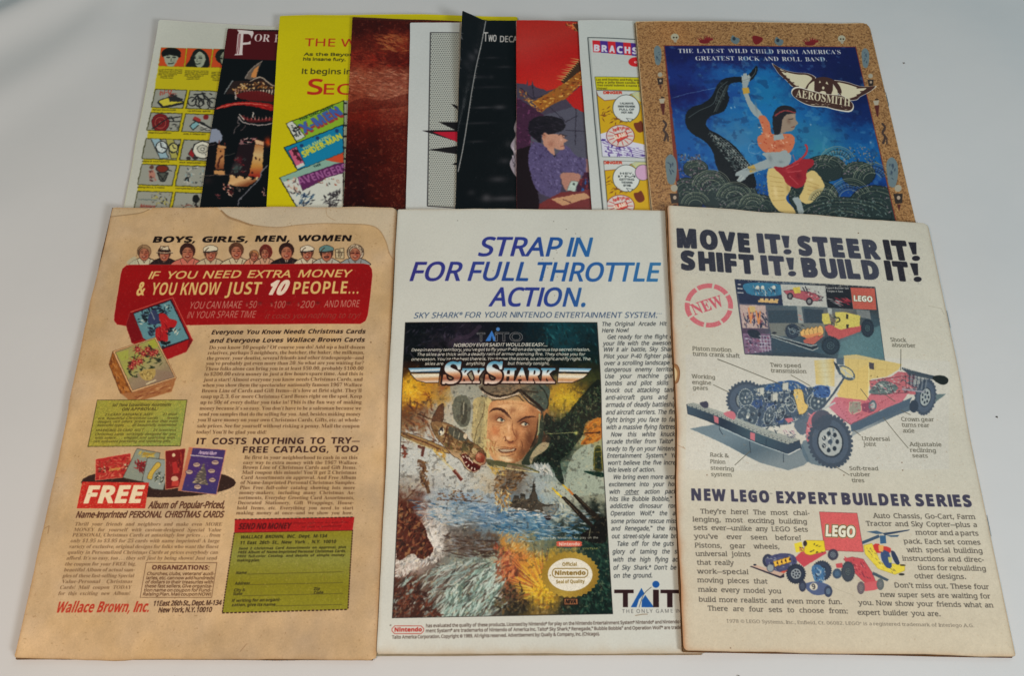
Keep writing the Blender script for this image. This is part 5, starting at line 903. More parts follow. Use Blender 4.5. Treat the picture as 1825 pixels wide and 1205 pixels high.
    for zz,a,b in ((N,(330,142),(705,290)),(N,(300,298),(400,345)),(N,(768,236),(885,300)),(N,(1436,76),(1432,205)),(N,(440,770),(540,680)),(N,(1190,315),(1250,385)),(N,(1335,345),(1405,390)),(N,(1335,480),(1490,670)),(N,(1160,555),(1205,590)),(N,(1052,778),(1135,832)),(N,(1440,440),(1500,468))): s.stroke(zz([a,b]),1.1,ink)
    # lower headline
    hs=[('NEW',(95,122),(278,127)),('LEGO',(302,128),(508,133)),('EXPERT',(542,136),(864,146)),('BUILDER',(880,147),(1240,157)),('SERIES',(1262,157),(1556,162))]
    for t,a,b in hs: s.text(t,(a[0]+5,a[1]-4),(b[0]-5,b[1]-4),58,(66,64,82),z=O,bold=.098,ls=1.16)
    s.text('®',(508,92),(524,92),12,(90,86,84),z=O)
    bx=dict(serif=.13,stem=.10,bold=.015); bi=(84,78,70)
    Lt=[("They're here! The most chal-",143,712,190,200),('lenging, most exciting building',105,697,232,246),('sets ever—unlike any LEGO Sets',108,702,276,288),("you've ever seen before!",110,664,322,333),('Pistons, gear wheels,',114,552,370,378),('universal joints',118,400,415,418),('that really',122,312,461,464),('work—special',124,386,507,512),('moving pieces that',126,488,553,561),('make every model you',130,558,602,612),('build more realistic and even more fun.',133,874,654,668),('There are four sets to choose from:',178,905,700,716)]
    for t,x0,x1,y0,y1 in Lt: s.text(t,(x0,y0),(x1,y1),25,bi,z=O,asp=1.16,**bx)
    Rt=[('Auto Chassis, Go-Cart, Farm',1042,1568,217,224),('Tractor and Sky Copter—plus a',1004,1578,258,266),('motor and a parts',1262,1586,306,311),('pack. Each set comes',1200,1596,352,358),('with special building',1214,1606,397,402),('instructions and direc-',1192,1614,442,448),('tions for rebuilding',1270,1624,490,494),('other designs.',1253,1520,534,537),("Don't miss out. These four",1150,1642,582,589),('new super sets are waiting for',1077,1650,630,637),('you. Now show your friends what an',962,1664,672,683),('expert builder you are.',957,1388,722,729)]
    for t,x0,x1,y0,y1 in Rt: s.text(t,(x0,y0),(x1,y1),25,bi,z=O,asp=1.16,**bx)
    s.text('1978 © LEGO Systems, Inc., Enfield, Ct. 06082.   LEGO® is a registered trademark of Interlego A.G.',(275,762),(1566,784),17,(110,100,88),z=O,gap=.5,serif=.12,stem=.1)
    # small model pictures and the logo
    s.poly([(805,72),(1185,88),(1245,488),(852,470)],(212,96,96),z=Q,line=(120,60,60),lw=.7); s.speck([(805,72),(1185,88),(1245,488),(852,470)],.08,3,4,z=Q); s.text('LEGO',(866,322),(1172,338),112,(230,226,204),z=Q,bold=.095,shear=.15,outline=[(.075,(206,196,100)),(.05,(90,60,50))]); s.text('LEGO',(866,322),(1172,338),112,(230,226,204),z=Q,bold=.085,shear=.15,outline=[(.035,(84,66,52))])
    s.poly([(545,550),(640,460),(860,470),(870,500),(640,640)],(196,74,84),z=Q); s.poly([(330,690),(460,610),(520,640),(420,720)],(206,84,64),z=Q); s.poly([(545,400),(620,380),(640,480),(560,490)],(228,208,60),z=Q); s.poly([(660,365),(845,370),(860,480),(700,520),(640,500)],(228,204,50),1,z=Q,line=(150,120,40),lw=.6); s.dabs([(690,380),(840,400),(840,490),(700,500)],10,[(60,50,40)],24,10,0,1,z=Q,seed=1); s.ell((655,398),20,30,(60,50,50),z=Q); s.dabs([(590,420),(650,440),(650,510),(600,500)],14,[(60,50,60),(190,90,90)],24,9,50,1,z=Q,seed=2)
    wheel(s,Q,(935,515),52,56,(60,60,74),(120,130,140)); wheel(s,Q,(275,575),54,66,(50,54,72),(120,130,140)); s.poly([(250,560),(400,500),(540,520),(560,620),(400,690),(300,660)],(74,76,110),1,3,z=Q); s.dabs([(260,530),(540,510),(540,640),(320,680)],60,[(50,56,84),(150,156,160),(90,96,130)],34,10,10,1,z=Q,seed=3)
    for i in range(4): s.poly([(330+i*42,585-i*12),(370+i*42,570-i*12),(385+i*42,620-i*12),(345+i*42,640-i*12)],(236,186,70),z=Q,line=(120,80,40),lw=.6); s.ell((372+i*42,598-i*12),9,14,(60,44,40),z=Q)
    wheel(s,Q,(560,710),95,98,(44,50,64),(150,156,160)); s.poly([(85,635),(150,620),(440,710),(440,745),(400,755)],(50,44,56),z=Q); s.poly([(105,630),(150,618),(440,705),(400,735)],(200,170,150),z=Q); s.ell((140,618),16,9,(44,44,56),z=Q)
    s.ell((300,650),36,40,(150,156,156),z=Q,line=(60,60,76),lw=.8)
    # kart with number 9
    wheel(s,Q,(820,680),96,100,(50,58,74),(60,80,100),hub=.4); wheel(s,Q,(975,710),44,50,(60,76,96),(90,120,150)); s.poly([(720,640),(800,620),(860,720),(800,820),(740,760)],(70,110,150),1,3,z=Q); s.dabs([(730,640),(860,640),(850,810),(740,800)],46,[(60,80,110),(110,160,190),(180,190,196),(50,56,74)],30,11,70,.8,z=Q,seed=4)
    s.poly([(640,820),(760,790),(900,830),(900,900),(780,930),(700,900)],(84,96,130),1,3,z=Q); wheel(s,Q,(625,835),36,56,(54,58,74),(90,100,120)); wheel(s,Q,(885,890),40,56,(54,62,84),(120,140,160)); s.ell((738,842),40,38,(214,206,186),z=Q); s.text('9',(724,866),(756,866),50,(70,66,70),z=Q,bold=.04)
    # tractor
    rt=(196,78,84); s.poly([(1040,560),(1130,540),(1240,560),(1330,700),(1370,800),(1280,830),(1150,700)],rt,1,z=Q,line=(120,50,60),lw=.6); s.dabs([(1080,560),(1240,570),(1340,780),(1200,720)],36,[(226,120,120),(150,50,66),(110,60,70)],34,9,60,.7,z=Q,seed=5); wheel(s,Q,(1085,690),66,100,(60,66,74),(90,100,104),hub=.4); s.poly([(960,610),(1030,600),(1030,650),(970,650)],rt,z=Q); s.poly([(1050,530),(1090,560),(1060,580)],rt,z=Q)
    s.poly([(1180,830),(1400,780),(1430,850),(1260,890)],(206,96,100),1,2,z=Q); wheel(s,Q,(1215,855),38,62,(96,88,92),(140,130,130)); wheel(s,Q,(1412,820),36,56,(90,96,96),(130,130,130)); s.poly([(1340,690),(1500,770),(1480,790),(1330,720)],(70,84,96),z=Q)
    # copter
    yl=(228,206,70); s.poly([(1245,420),(1330,400),(1420,600),(1660,620),(1660,680),(1560,720),(1390,660),(1260,510)],yl,1,z=Q,line=(160,140,60),lw=.6); s.dabs([(1270,440),(1350,430),(1440,620),(1600,650),(1540,700),(1380,640)],40,[(190,160,50),(240,224,120),(120,110,70)],34,7,50,.6,z=Q,seed=6)
    s.poly([(1340,420),(1400,405),(1440,480),(1380,500)],(200,60,56),1,2,z=Q); s.poly([(1440,430),(1520,450),(1510,500),(1450,500)],(200,60,56),1,2,z=Q); s.poly([(1420,480),(1500,490),(1530,640),(1480,650),(1430,580)],(60,80,120),1,2,z=Q); s.poly([(1520,480),(1560,490),(1610,600),(1580,620),(1540,560)],(50,60,86),1,2,z=Q); s.poly([(1395,420),(1450,420),(1440,490),(1400,480)],(230,170,90),z=Q); s.ell((1628,718),30,12,(50,50,44),z=Q); s.ell((1640,625),30,8,(60,54,44),z=Q); s.poly([(1490,540),(1530,545),(1530,600),(1500,600)],(200,196,110),z=Q)
    s.poly([(1410,320),(1470,320),(1475,400),(1415,405)],(60,96,130),z=Q); s.poly([(1230,380),(1400,310),(1410,340),(1235,410)],(64,84,106),z=Q); s.poly([(1275,280),(1380,270),(1460,300),(1380,305)],(70,96,120),z=Q); s.poly([(1440,295),(1720,258),(1700,272),(1460,320)],(56,70,90),z=Q); s.poly([(1480,320),(1610,315),(1590,335),(1520,335)],(60,90,116),z=Q)
    s.warp([(230,480),(860,380),(1580,440),(1400,850),(1240,900),(700,930),(450,740),(230,700)],.4,6,8,z=Q)
    # age: rust-brown left edge, foxing, scuffs
    e=X; wv=noise(H,W,60,3,70)*10; k=np.exp(-(e/(4+wv*.8)))[...,None]*.75; s.a+=(np.array([166,96,50])/255-s.a)*k
    k=np.exp(-((H-Y)/(3+wv*.5)))[...,None]*.4; s.a+=(np.array([176,116,70])/255-s.a)*k
    k=np.exp(-(np.minimum(W-X,Y)/(2.5+wv*.4)))[...,None]*.3; s.a+=(np.array([130,116,92])/255-s.a)*k
    s.poly([(1196,650),(1207,652),(1211,665),(1208,682),(1200,686),(1196,684)],(150,100,56),.8,4); s.poly([(1196,655),(1203,656),(1207,667),(1204,680),(1196,684)],(222,196,150),.9,4); s.stroke([(1196,650),(1207,652),(1211,665),(1208,682),(1200,686)],1.2,(110,60,30),.9,4)
    for p in ((1530,415),(1302,1155),(1609,824),(1506,846),(1260,846),(1610,838)): s.ell(p,1.2,1.1,(110,80,60),.85)
    s.stroke([(1200,790),(1220,800),(1216,796)],.8,(150,110,80),.7); s.speck([(1180,360),(1820,360),(1820,1180),(1180,1180)],.3,5,77,col=(160,120,84),thr=.82); s.speck([(1180,360),(1820,360),(1820,1180),(1180,1180)],.04,2.2,80)
    s.stroke([(1655,545),(1678,550),(1682,560)],.8,(140,130,110),.5); s.stroke(Q([(900,830),(1000,880),(1140,930)]),.8,(150,140,120),.4)
    s.blur(1); return s
def bpage(k,base,seed=1,W=760,H=1170):
    s=Page(k,W,H,base); s.a*=1+(noise(H,W,3,2,seed)[...,None]-.5)*.03; s.a*=1+(noise(H,W,160,3,seed+1)[...,None]-.5)*.05; return s
def page_b1():
    s=bpage('b1',(186,188,178),40)
    a=Z(240,80,8.03); b=Z(220,220,7.77); Y=(186,172,22); 
    # yellow field, laid a little beyond what the next comic hides
    s.poly([a((378,30)),(560,97),(545,400),b((150,1180)),b((330,180)),a((335,300))],Y)
    def q(z,x0,y0,x1,y1,sk=-.22): return z([(x0,y0),(x1,y0+(x1-x0)*.035),(x1+(y1-y0)*sk,y1+(x1-x0)*.035),(x0+(y1-y0)*sk,y1)])
    for i in range(4):
        x=378+i*376; P=q(a,x,32+i*10,x+358,296+i*10,-.13); s.poly(P,(192,70,30),line=(120,100,20),lw=.6); s.setclip(P)
        cx=x+145; hy=165+i*8; fc=(150,158,138)
        if i==0: s.ell((cx,125),142,92,(20,22,20),z=a); s.poly([(cx-105,120),(cx+105,130),(cx+80,230),(cx+20,310),(cx-50,300),(cx-95,220)],fc,1,4,z=a); s.poly([(cx-125,160),(cx-110,80),(cx,60),(cx+110,90),(cx+130,180),(cx+60,150),(cx-30,140)],(18,20,18),1,3,z=a)
        elif i==1: s.poly([(cx-160,330),(cx-110,200),(cx-40,70),(cx+60,60),(cx+150,150),(cx+150,330)],(26,28,24),1,4,z=a); s.poly([(cx-40,170),(cx+30,90),(cx+110,160),(cx+100,260),(cx+40,320),(cx-20,290)],fc,1,4,z=a)
        else: s.ell((cx,160),120,110,(26,28,24),z=a); s.ell((cx+20,190),70,100,fc,z=a)
        for k in (-45,40): s.stroke([(cx+k-22,hy+8),(cx+k+20,hy+10)],2.2,(26,28,26),z=a); s.stroke([(cx+k-24,hy-16),(cx+k+22,hy-14)],1.2,(50,54,48),.8,z=a)
        s.stroke([(cx,hy+20),(cx-8,hy+60),(cx+14,hy+62)],1.,(70,76,66),z=a); s.stroke([(cx-40,hy+92),(cx,hy+100),(cx+40,hy+88)],1.8,(40,50,44),z=a,sm=3); s.blob((cx+40,hy+60),20,40,(110,116,100),.5,z=a)
        s.setclip()
        for j in range(6): s.text(['Dear Friends: I sold my','first box and in two','weeks had won a 3-speed','bike. You will enjoy it!','Tommy Smith','Anytown, U.S.A.'][j],(x-30+(j>3)*30-j*3,355+i*18+j*23),(x+ (305 if j<3 else 240 if j==3 else 190)-j*4,358+i*18+j*23),13,(70,64,20),z=a,bold=.04,gap=.5)
    rows=[(a,296,630,258,450),(a,232,965,252,450),(b,316,205,280,480),(b,256,560,284,480),(b,200,935,270,480)]
    caps=[('POCKET CALCULATOR','10-SPEED BIKES'),('COMPLETE ARCHERY SET','AXE & KNIFE SET'),('MEN’S WATCHES','BIKE SPEEDOMETER'),('BASKETBALL & HOOP','TRANSISTOR RADIO'),('BADMINTON SET','TENNIS SET')]
    for r,(z,x,y,h,w) in enumerate(rows):
        for c in range(3):
            X=x+c*(w+(45 if z is a else 42)); P=q(z,X,y+c*18,X+w,y+c*18+h); s.poly(P,(146,148,138),line=(50,50,24),lw=1.3); s.setclip(P); K=(34,34,34)
            o=lambda px,py:(X+px*w/460-py*.0,y+c*18+py*h/260)
            if (r,c)==(0,0): s.poly([o(40,170),o(200,110),o(430,190),o(110,250)],(196,186,60),z=z,line=K,lw=1.6); s.stroke([o(40,190),o(110,262),o(430,200)],3,K,z=z); s.poly([o(190,120),o(230,70),o(400,140),o(390,180),o(210,180)],(40,40,40),z=z); s.text('hi-Q',o(60,90),o(260,50),60,(160,56,44),z=z,bold=.05,shear=.3); s.dabs([o(150,60),o(300,40),o(330,90),o(180,110)],14,[(150,50,40),K],40,8,10,1,z=z)
            elif (r,c)==(0,1):
                for cx,cy,rr in ((30,160,62),(140,170,60),(210,200,80),(330,180,70)): s.ell(o(cx,cy),rr,rr*1.02,(146,148,138),0,z=z); p=[(o(cx,cy)[0]+rr*math.cos(t),o(cx,cy)[1]+rr*math.sin(t)) for t in np.linspace(0,6.28,18)]; s.stroke(p,1.8,K,z=z)
                s.lines([[o(30,160),o(110,70),o(210,200)],[o(60,60),o(190,50),o(330,180)],[o(110,70),o(140,170)],[o(190,60),o(230,130)],[o(170,30),o(230,50)],[o(290,40),o(320,60)]],2.2,K,z=z)
            elif (r,c)==(1,0):
                for k,rr in enumerate((125,92,62,30)): s.ell(o(140,150),rr,rr*1.05,((120,26,30),(150,60,56))[k%2],z=z,line=(50,20,20),lw=.8)
                s.lines([[o(120,170),o(290,60)],[o(260,90),o(430,60)],[o(270,130),o(430,130)],[o(300,60),o(340,120)],[o(20,240),o(120,170)]],1.8,K,z=z); s.dabs([o(270,170),o(420,170),o(400,250),o(270,240)],16,[K,(80,84,80)],44,10,20,1.5,z=z)
            elif (r,c)==(1,1): s.poly([o(60,180),o(150,110),o(210,150),o(110,240)],(120,164,170),z=z,line=K,lw=1.4); s.stroke([o(120,80),o(240,140),o(420,250)],4.4,K,z=z); s.stroke([o(130,60),o(210,100)],6,(150,50,46),z=z); s.stroke([o(200,150),o(370,240)],3.4,(180,180,172),z=z); s.dabs([o(240,190),o(400,250),o(200,250)],12,[K],50,9,10,.6,z=z); s.ell(o(300,50),40,36,(120,30,32),z=z)
            elif (r,c)==(2,0):
                s.poly([o(60,0),o(180,0),o(300,250),o(180,260)],(140,170,180),z=z,line=K,lw=1); s.ell(o(205,110),80,80,(196,206,204),z=z,line=K,lw=1.6); s.lines([[o(205,110),o(190,50)],[o(205,110),o(260,130)]],1.8,K,z=z); s.dabs([o(130,60),o(280,60),o(280,180),o(140,180)],14,[(90,110,120)],30,7,30,2,z=z)
                s.poly([o(260,0),o(360,0),o(420,250),o(330,260)],(160,156,80),z=z,line=K,lw=1); s.ell(o(360,120),62,66,(186,182,110),z=z,line=K,lw=1.6); s.lines([[o(360,120),o(350,80)],[o(360,120),o(390,130)]],1.6,K,z=z); s.ell(o(430,100),16,30,K,z=z)
            elif (r,c)==(2,1): s.ell(o(250,130),142,118,(206,206,190),z=z,line=K,lw=1.8); s.ell(o(250,120),74,56,(180,180,164),z=z,line=K,lw=.8); s.ell(o(250,120),26,20,(206,206,190),z=z,line=K,lw=.6); s.dabs([o(130,60),o(360,60),o(360,200),o(140,200)],24,[(70,70,66)],26,6,0,2,z=z); s.poly([o(60,190),o(100,110),o(140,190),o(120,240)],(140,34,36),z=z,line=K,lw=.8); s.ell(o(60,240),32,26,(50,44,44),z=z); s.ell(o(150,235),34,28,(50,44,44),z=z)
            elif (r,c)==(3,0): s.ell(o(270,60),84,52,(112,44,30),z=z,line=K,lw=1.4); s.poly([o(200,110),o(350,110),o(300,220),o(250,220)],(80,84,76),z=z,line=K,lw=1.6); s.lines([[o(215,120),o(290,210)],[o(330,120),o(260,210)],[o(340,70),o(400,90)]],1.4,K,z=z); s.ell(o(130,40),28,30,(90,60,50),z=z); s.poly([o(90,80),o(160,80),o(180,170),o(100,190)],(170,120,104),z=z); s.dabs([o(90,90),o(180,80),o(190,220),o(100,230)],24,[(60,30,30),(170,110,96),(120,60,54)],30,12,70,1,z=z)
            elif (r,c)==(3,1): s.ell(o(100,180),34,36,K,z=z); s.dabs([o(40,20),o(420,30),o(420,220),o(60,240)],46,[(60,64,64),(130,160,164),(190,190,180),(90,96,96)],44,16,30,2,z=z)
            elif c==0: s.dabs([o(180,20),o(420,20),o(420,260),o(160,260)],44,[K,(120,110,90),(170,160,60)],40,11,60,1.6,z=z); s.stroke([o(10,110),o(250,118)],1,(60,80,80),z=z); s.text('Adventure',o(20,215),o(230,225),44,(140,40,30),z=z,bold=.05,shear=.2)
            else: s.ell(o(270,90),48,62,(24,24,24),z=z); s.stroke([o(270,150),o(280,240)],2.4,K,z=z); s.dabs([o(60,140),o(420,140),o(400,260),o(40,260)],46,[K,(186,180,160),(120,60,50)],34,13,30,2,z=z)
            s.setclip(); t=caps[r][c%2].replace('’',"'"); s.text(t,(X+ (20 if z is a else 0)-h*.22,y+c*18+h+44),(X+ (w*.78)-h*.22,y+c*18+h+50),16,(60,54,16),z=z,bold=.07,gap=.5)
    s.warp([(230,95),(460,95),(460,400),(200,400)],.8,6,3,soft=1)
    s.blur(1); return s
def page_b2():
    s=bpage('b2',(10,9,11),44); a=Z(355,40,7.087); b=Z(350,200,7.087)
    s.poly([a((300,-30)),(700,40),(700,116),a((310,450))],(74,10,14)); s.poly([a((560,85)),a((1100,95)),a((1100,112)),a((600,100))],(34,8,10)); wh=(206,196,194)
    s.poly([(475,85),(680,100),(690,130),(660,205),(650,160),(620,140),(560,140),(552,250),(620,245),(650,225),(650,270),(552,280),(545,380),(550,408),(440,412),(465,385),(485,150),(500,120)],wh,1,z=a); s.lines([[(505,140),(490,300),(470,395)],[(520,140),(508,300),(495,395)]],1.1,(110,50,54),z=a)
    s.text('OR',(692,232),(890,240),92,wh,z=a,st='rb'); s.text('HE',(945,245),(1120,250),98,wh,z=a,st='rb'); s.text('WHO DARES',(1180,262),(2100,300),92,wh,z=a,st='rb')
    # beast: horn, jaws, tongue
    s.poly([(570,705),(640,600),(720,520),(800,480),(750,570),(725,690),(640,720)],(96,84,74),1,z=a); s.poly([(650,690),(690,590),(750,540),(720,690)],(196,130,70),1,z=a); s.stroke([(575,705),(650,590),(800,480)],1.3,(150,140,130),.9,4,z=a)
    s.poly([(380,820),(420,740),(640,730),(780,690),(860,740),(1000,790),(1100,800),(1100,1100),(900,1080),(600,980),(420,900),(340,900)],(40,26,22),1,4,z=a)
    s.stroke([(320,900),(345,850),(390,790),(420,730)],2,(130,136,136),.9,4,z=a); s.stroke([(640,740),(720,700),(790,690),(850,740),(960,800),(1100,810)],2.4,(176,160,140),.9,4,z=a)
    s.dabs([(430,850),(520,770),(800,740),(850,790),(1000,850),(850,830),(600,850),(450,900)],90,[(206,160,90),(140,90,40),(220,190,140),(90,50,30)],34,16,-10,1.2,z=a,seed=2)
    for i in range(16): x=455+i*36; y0=855-abs(i-7)*2; L=60 if i<9 else 96; s.poly([(x-9,y0),(x+11,y0),(x+2-(i>8)*12,y0+L)],(206,190,170) if i>8 else (150,110,100),z=a)
    s.poly([(470,900),(760,860),(1000,940),(1100,960),(1100,1000),(700,985),(520,960)],(96,18,18),.9,3,z=a); s.stroke([(455,880),(465,965)],2,(180,170,160),z=a)
    s.poly([(200,1090),(330,1030),(520,1000),(760,1005),(960,1040),(1100,1050),(1100,1120),(900,1110),(700,1060),(480,1040),(300,1080)],(150,20,18),1,4,z=a); s.stroke([(230,1085),(400,1035),(620,1020),(900,1050)],1.8,(210,120,100),.8,4,z=a); s.dabs([(600,1040),(980,1050),(1000,1120),(760,1080)],26,[(200,60,40),(90,10,12)],50,8,8,.4,z=a,seed=3)
    for i in range(12): x=600+i*46; s.poly([(x-10,100),(x+12,100),(x+4,30+(i%3)*14)],(196,140,130),z=b)
    s.poly([(560,30),(600,80),(700,130),(960,110),(1100,110),(1100,20),(960,60),(760,90),(640,60)],(120,24,26),.6,3,z=b); s.stroke([(530,50),(560,100),(640,140),(820,160),(980,130)],2.2,(170,160,156),.9,4,z=b); s.lines([[(540,20),(600,90)],[(720,0),(715,60)]],2,(190,180,170),z=b); s.stroke([(540,60),(520,120),(545,150)],1.4,(120,110,110),.8,3,z=b); s.stroke([(470,270),(500,190),(540,160)],1.4,(120,110,110),.8,3,z=b); s.stroke([(565,230),(600,200),(620,160)],1.3,(110,90,90),.8,3,z=b)
    # moon and castle
    s.ell((210,310),118,105,(134,142,160),z=b); s.poly([(120,400),(240,370),(330,420),(340,760),(100,760)],(14,8,10),z=b)
    st=(170,112,64)
    s.poly([(262,450),(355,460),(350,720),(235,715)],st,1,z=b,grad=((300,450),(300,720),[(176,124,76),(120,62,34)])); s.poly([(270,410),(375,430),(370,460),(265,448)],(190,140,90),z=b); s.ell((310,490),9,14,(40,16,14),z=b); s.stroke([(330,540),(290,600),(270,700)],3,(60,24,18),.9,3,z=b); s.poly([(225,730),(360,740),(358,790),(222,780)],(186,136,84),z=b); s.lines([[(290,350),(290,410)],[(360,380),(362,420)]],1.6,(90,40,30),z=b); s.stroke([(150,425),(240,400)],1,(90,80,80),z=b)
    s.poly([(540,400),(740,400),(700,640),(640,800),(410,790),(480,600)],(30,16,20),1,z=b); s.dabs([(480,560),(640,600),(620,760),(430,760)],50,[(120,30,34),(60,80,76),(90,90,80),(30,20,24)],34,14,-40,1.2,z=b,seed=4); s.blob((500,700),40,50,(70,90,84),.8,z=b); s.blob((540,600),36,40,(100,20,30),.7,z=b)
    s.poly([(745,370),(850,400),(835,740),(800,830),(660,800),(700,640)],st,1,z=b,grad=((770,400),(720,820),[(196,168,116),(186,130,60),(140,30,24)])); s.poly([(730,330),(850,370),(850,425),(740,395)],(206,170,130),1,z=b,line=(90,50,40),lw=.8); s.dabs([(600,330),(760,320),(740,370),(540,400)],20,[(186,96,96),(120,50,60),(196,170,160)],44,14,-5,.5,z=b,seed=5); s.poly([(530,405),(570,330),(600,390),(700,400)],(150,110,110),.8,z=b); s.ell((752,580),12,20,(50,26,22),z=b); s.ell((800,595),7,16,(60,30,24),z=b); s.ell((706,758),11,16,(60,20,20),z=b)
    s.poly([(425,790),(740,830),(760,860),(640,940),(480,930),(405,900)],(196,150,98),1,z=b,grad=((500,800),(560,940),[(206,166,114),(120,64,34)])); 
    for i in range(7): s.poly([(440+i*52,786+i*5),(468+i*52,790+i*5),(466+i*52,826+i*5),(438+i*52,822+i*5)],(10,8,10) if i%2 else (206,170,120),z=b)
    s.stroke([(100,800),(430,785)],1.2,(120,100,90),.8,z=b); s.stroke([(530,1180),(540,1110),(640,1000),(740,900),(800,830),(830,740),(900,670)],2.2,(110,112,120),.95,5,z=b)
    s.blob((900,370),40,50,(206,70,20),.85,z=b); s.blob((920,400),22,26,(240,130,50),.5,z=b)
    s.dabs([(340,900),(420,910),(490,1000),(440,1060),(350,990)],26,[(196,130,110),(110,50,44),(220,180,160)],34,16,40,1.3,z=b,seed=6); s.ell((435,1010),24,30,(60,20,20),z=b); s.dabs([(230,1030),(300,1040),(290,1100)],9,[(140,80,80),(90,40,44)],34,14,30,1,z=b,seed=7); s.blob((140,860),60,40,(34,24,26),.8,z=b); s.stroke([(350,550),(480,520)],1.3,(90,90,80),.8,z=b)
    s.dabs([(500,940),(600,960),(580,1030),(520,1010)],10,[(120,110,104)],30,8,30,1,z=b,seed=8); s.dabs([(840,960),(890,940),(880,1060),(830,1040)],10,[(190,140,130)],26,9,60,1,z=b,seed=9)
    s.warp([(360,110),(560,110),(560,380),(340,380)],1.,6,4,soft=1); s.blur(1); return s
def page_b3():
    s=bpage('b3',(194,182,4),48); z=Z(470,20,3.348); b=Z(490,170,6.027); R=(176,40,24)
    s.text('THE',(244,206),(425,207),46,R,z=z,bold=.0); s.text('WAR BEGINS',(460,208),(1080,216),46,R,z=z,bold=.0,gap=.7)
    k=(60,56,22); s.text('As the Beyonder unleashes',(240,262),(860,270),17,k,z=z,bold=.04,gap=.5); s.text('his insane fury.',(236,291),(487,294),17,k,z=z,bold=.04,gap=.5); s.text('It begins in this month’s'.replace('’',"'"),(228,371),(880,378),31,k,z=z,bold=.02,gap=.45); s.text('S',(262,492),(345,493),88,R,z=z,bold=.03); (s.text('EC',(357,493),(520,494),62,R,z=z,bold=.01),s.text('RET WARS II',(540,494),(1100,502),62,R,z=z,bold=.01))
    s.poly([(735,50),(900,60),(900,1400),(700,1400)],(150,160,140),z=b)
    for y in range(70,1300,120): s.poly([(735,y),(775,y),(775,y+18),(735,y+16)],(30,30,30),z=b)
    # three fanned covers
    s.poly([(120,300),(740,50),(740,340),(240,520)],(130,170,40),z=b,line=(26,30,20),lw=1.4); s.poly([(120,300),(190,272),(330,440),(230,490)],(196,200,190),z=b,line=(26,30,20),lw=.8); s.dabs([(180,320),(260,330),(290,430),(220,440)],26,[(20,20,24),(90,96,96)],34,16,20,2,z=b,seed=1)
    s.text('THE UNCANNY',(262,275),(640,122),26,(30,60,30),z=b,bold=.07,gap=.5); s.text('X-MEN',(330,420),(745,215),105,(150,50,56),z=b,bold=.1,shear=-.1); s.text('X-MEN',(318,400),(738,190),105,(62,92,160),z=b,bold=.09,shear=-.1)
    s.poly([(100,560),(735,310),(735,640),(240,800)],(20,120,160),z=b,line=(16,24,30),lw=1.4); s.poly([(140,590),(230,548),(318,735),(235,780)],(190,90,120),z=b,line=(16,20,24),lw=.8); s.dabs([(190,560),(250,580),(270,700),(220,690)],16,[(30,20,26),(70,24,36)],50,18,60,1,z=b,seed=2); s.poly([(225,755),(305,720),(320,750),(240,790)],(196,200,190),z=b)
    for c in ((285,540),(455,455),(665,378)): s.ell(c,20,20,(30,56,96),z=b)
    s.text('THE AMAZING',(310,590),(610,440),32,(190,200,120),z=b,bold=.06,gap=.4); s.text('SPIDER-MAN',(312,662),(728,455),62,(196,190,60),z=b,bold=.09)
    s.poly([(50,885),(735,610),(735,1240),(260,1240)],(196,200,190),z=b,line=(26,24,24),lw=1.4); s.poly([(50,885),(735,610),(735,740),(90,925)],(130,166,150),z=b); s.poly([(540,690),(735,610),(735,720),(680,720)],(190,70,40),z=b); s.text('THE',(420,775),(490,745),20,(30,50,50),z=b,bold=.09)
    s.poly([(245,880),(660,735),(735,720),(735,830),(560,880),(300,1020)],(90,36,84),z=b,line=(40,16,40),lw=.8); s.text('AVENGERS',(262,962),(800,800),84,(150,90,140),z=b,bold=.05,shear=-.1); s.dabs([(100,900),(230,880),(280,1060),(180,1060)],26,[(110,90,90),(190,150,130),(50,50,56)],34,16,30,1.5,z=b,seed=3)
    s.dabs([(240,1060),(420,1040),(400,1190),(230,1180)],40,[(30,50,80),(90,120,140),(60,60,64)],40,14,-40,1,z=b,seed=4); s.dabs([(480,1090),(600,1040),(700,1000),(690,1200),(560,1190)],54,[(34,30,34),(90,90,90),(50,44,50)],50,14,-20,1.6,z=b,seed=5); s.dabs([(440,900),(700,860),(690,960),(480,980)],20,[(60,56,60),(150,80,60)],30,8,60,1,z=b,seed=6)
    s.poly([(z((95,22))[0],z((95,22))[1]),(925,36),(925,41),(498,30)],(176,166,26),.4)
    s.warp([(485,180),(620,180),(620,385),(480,385)],.8,6,4,soft=1); s.blur(1); return s
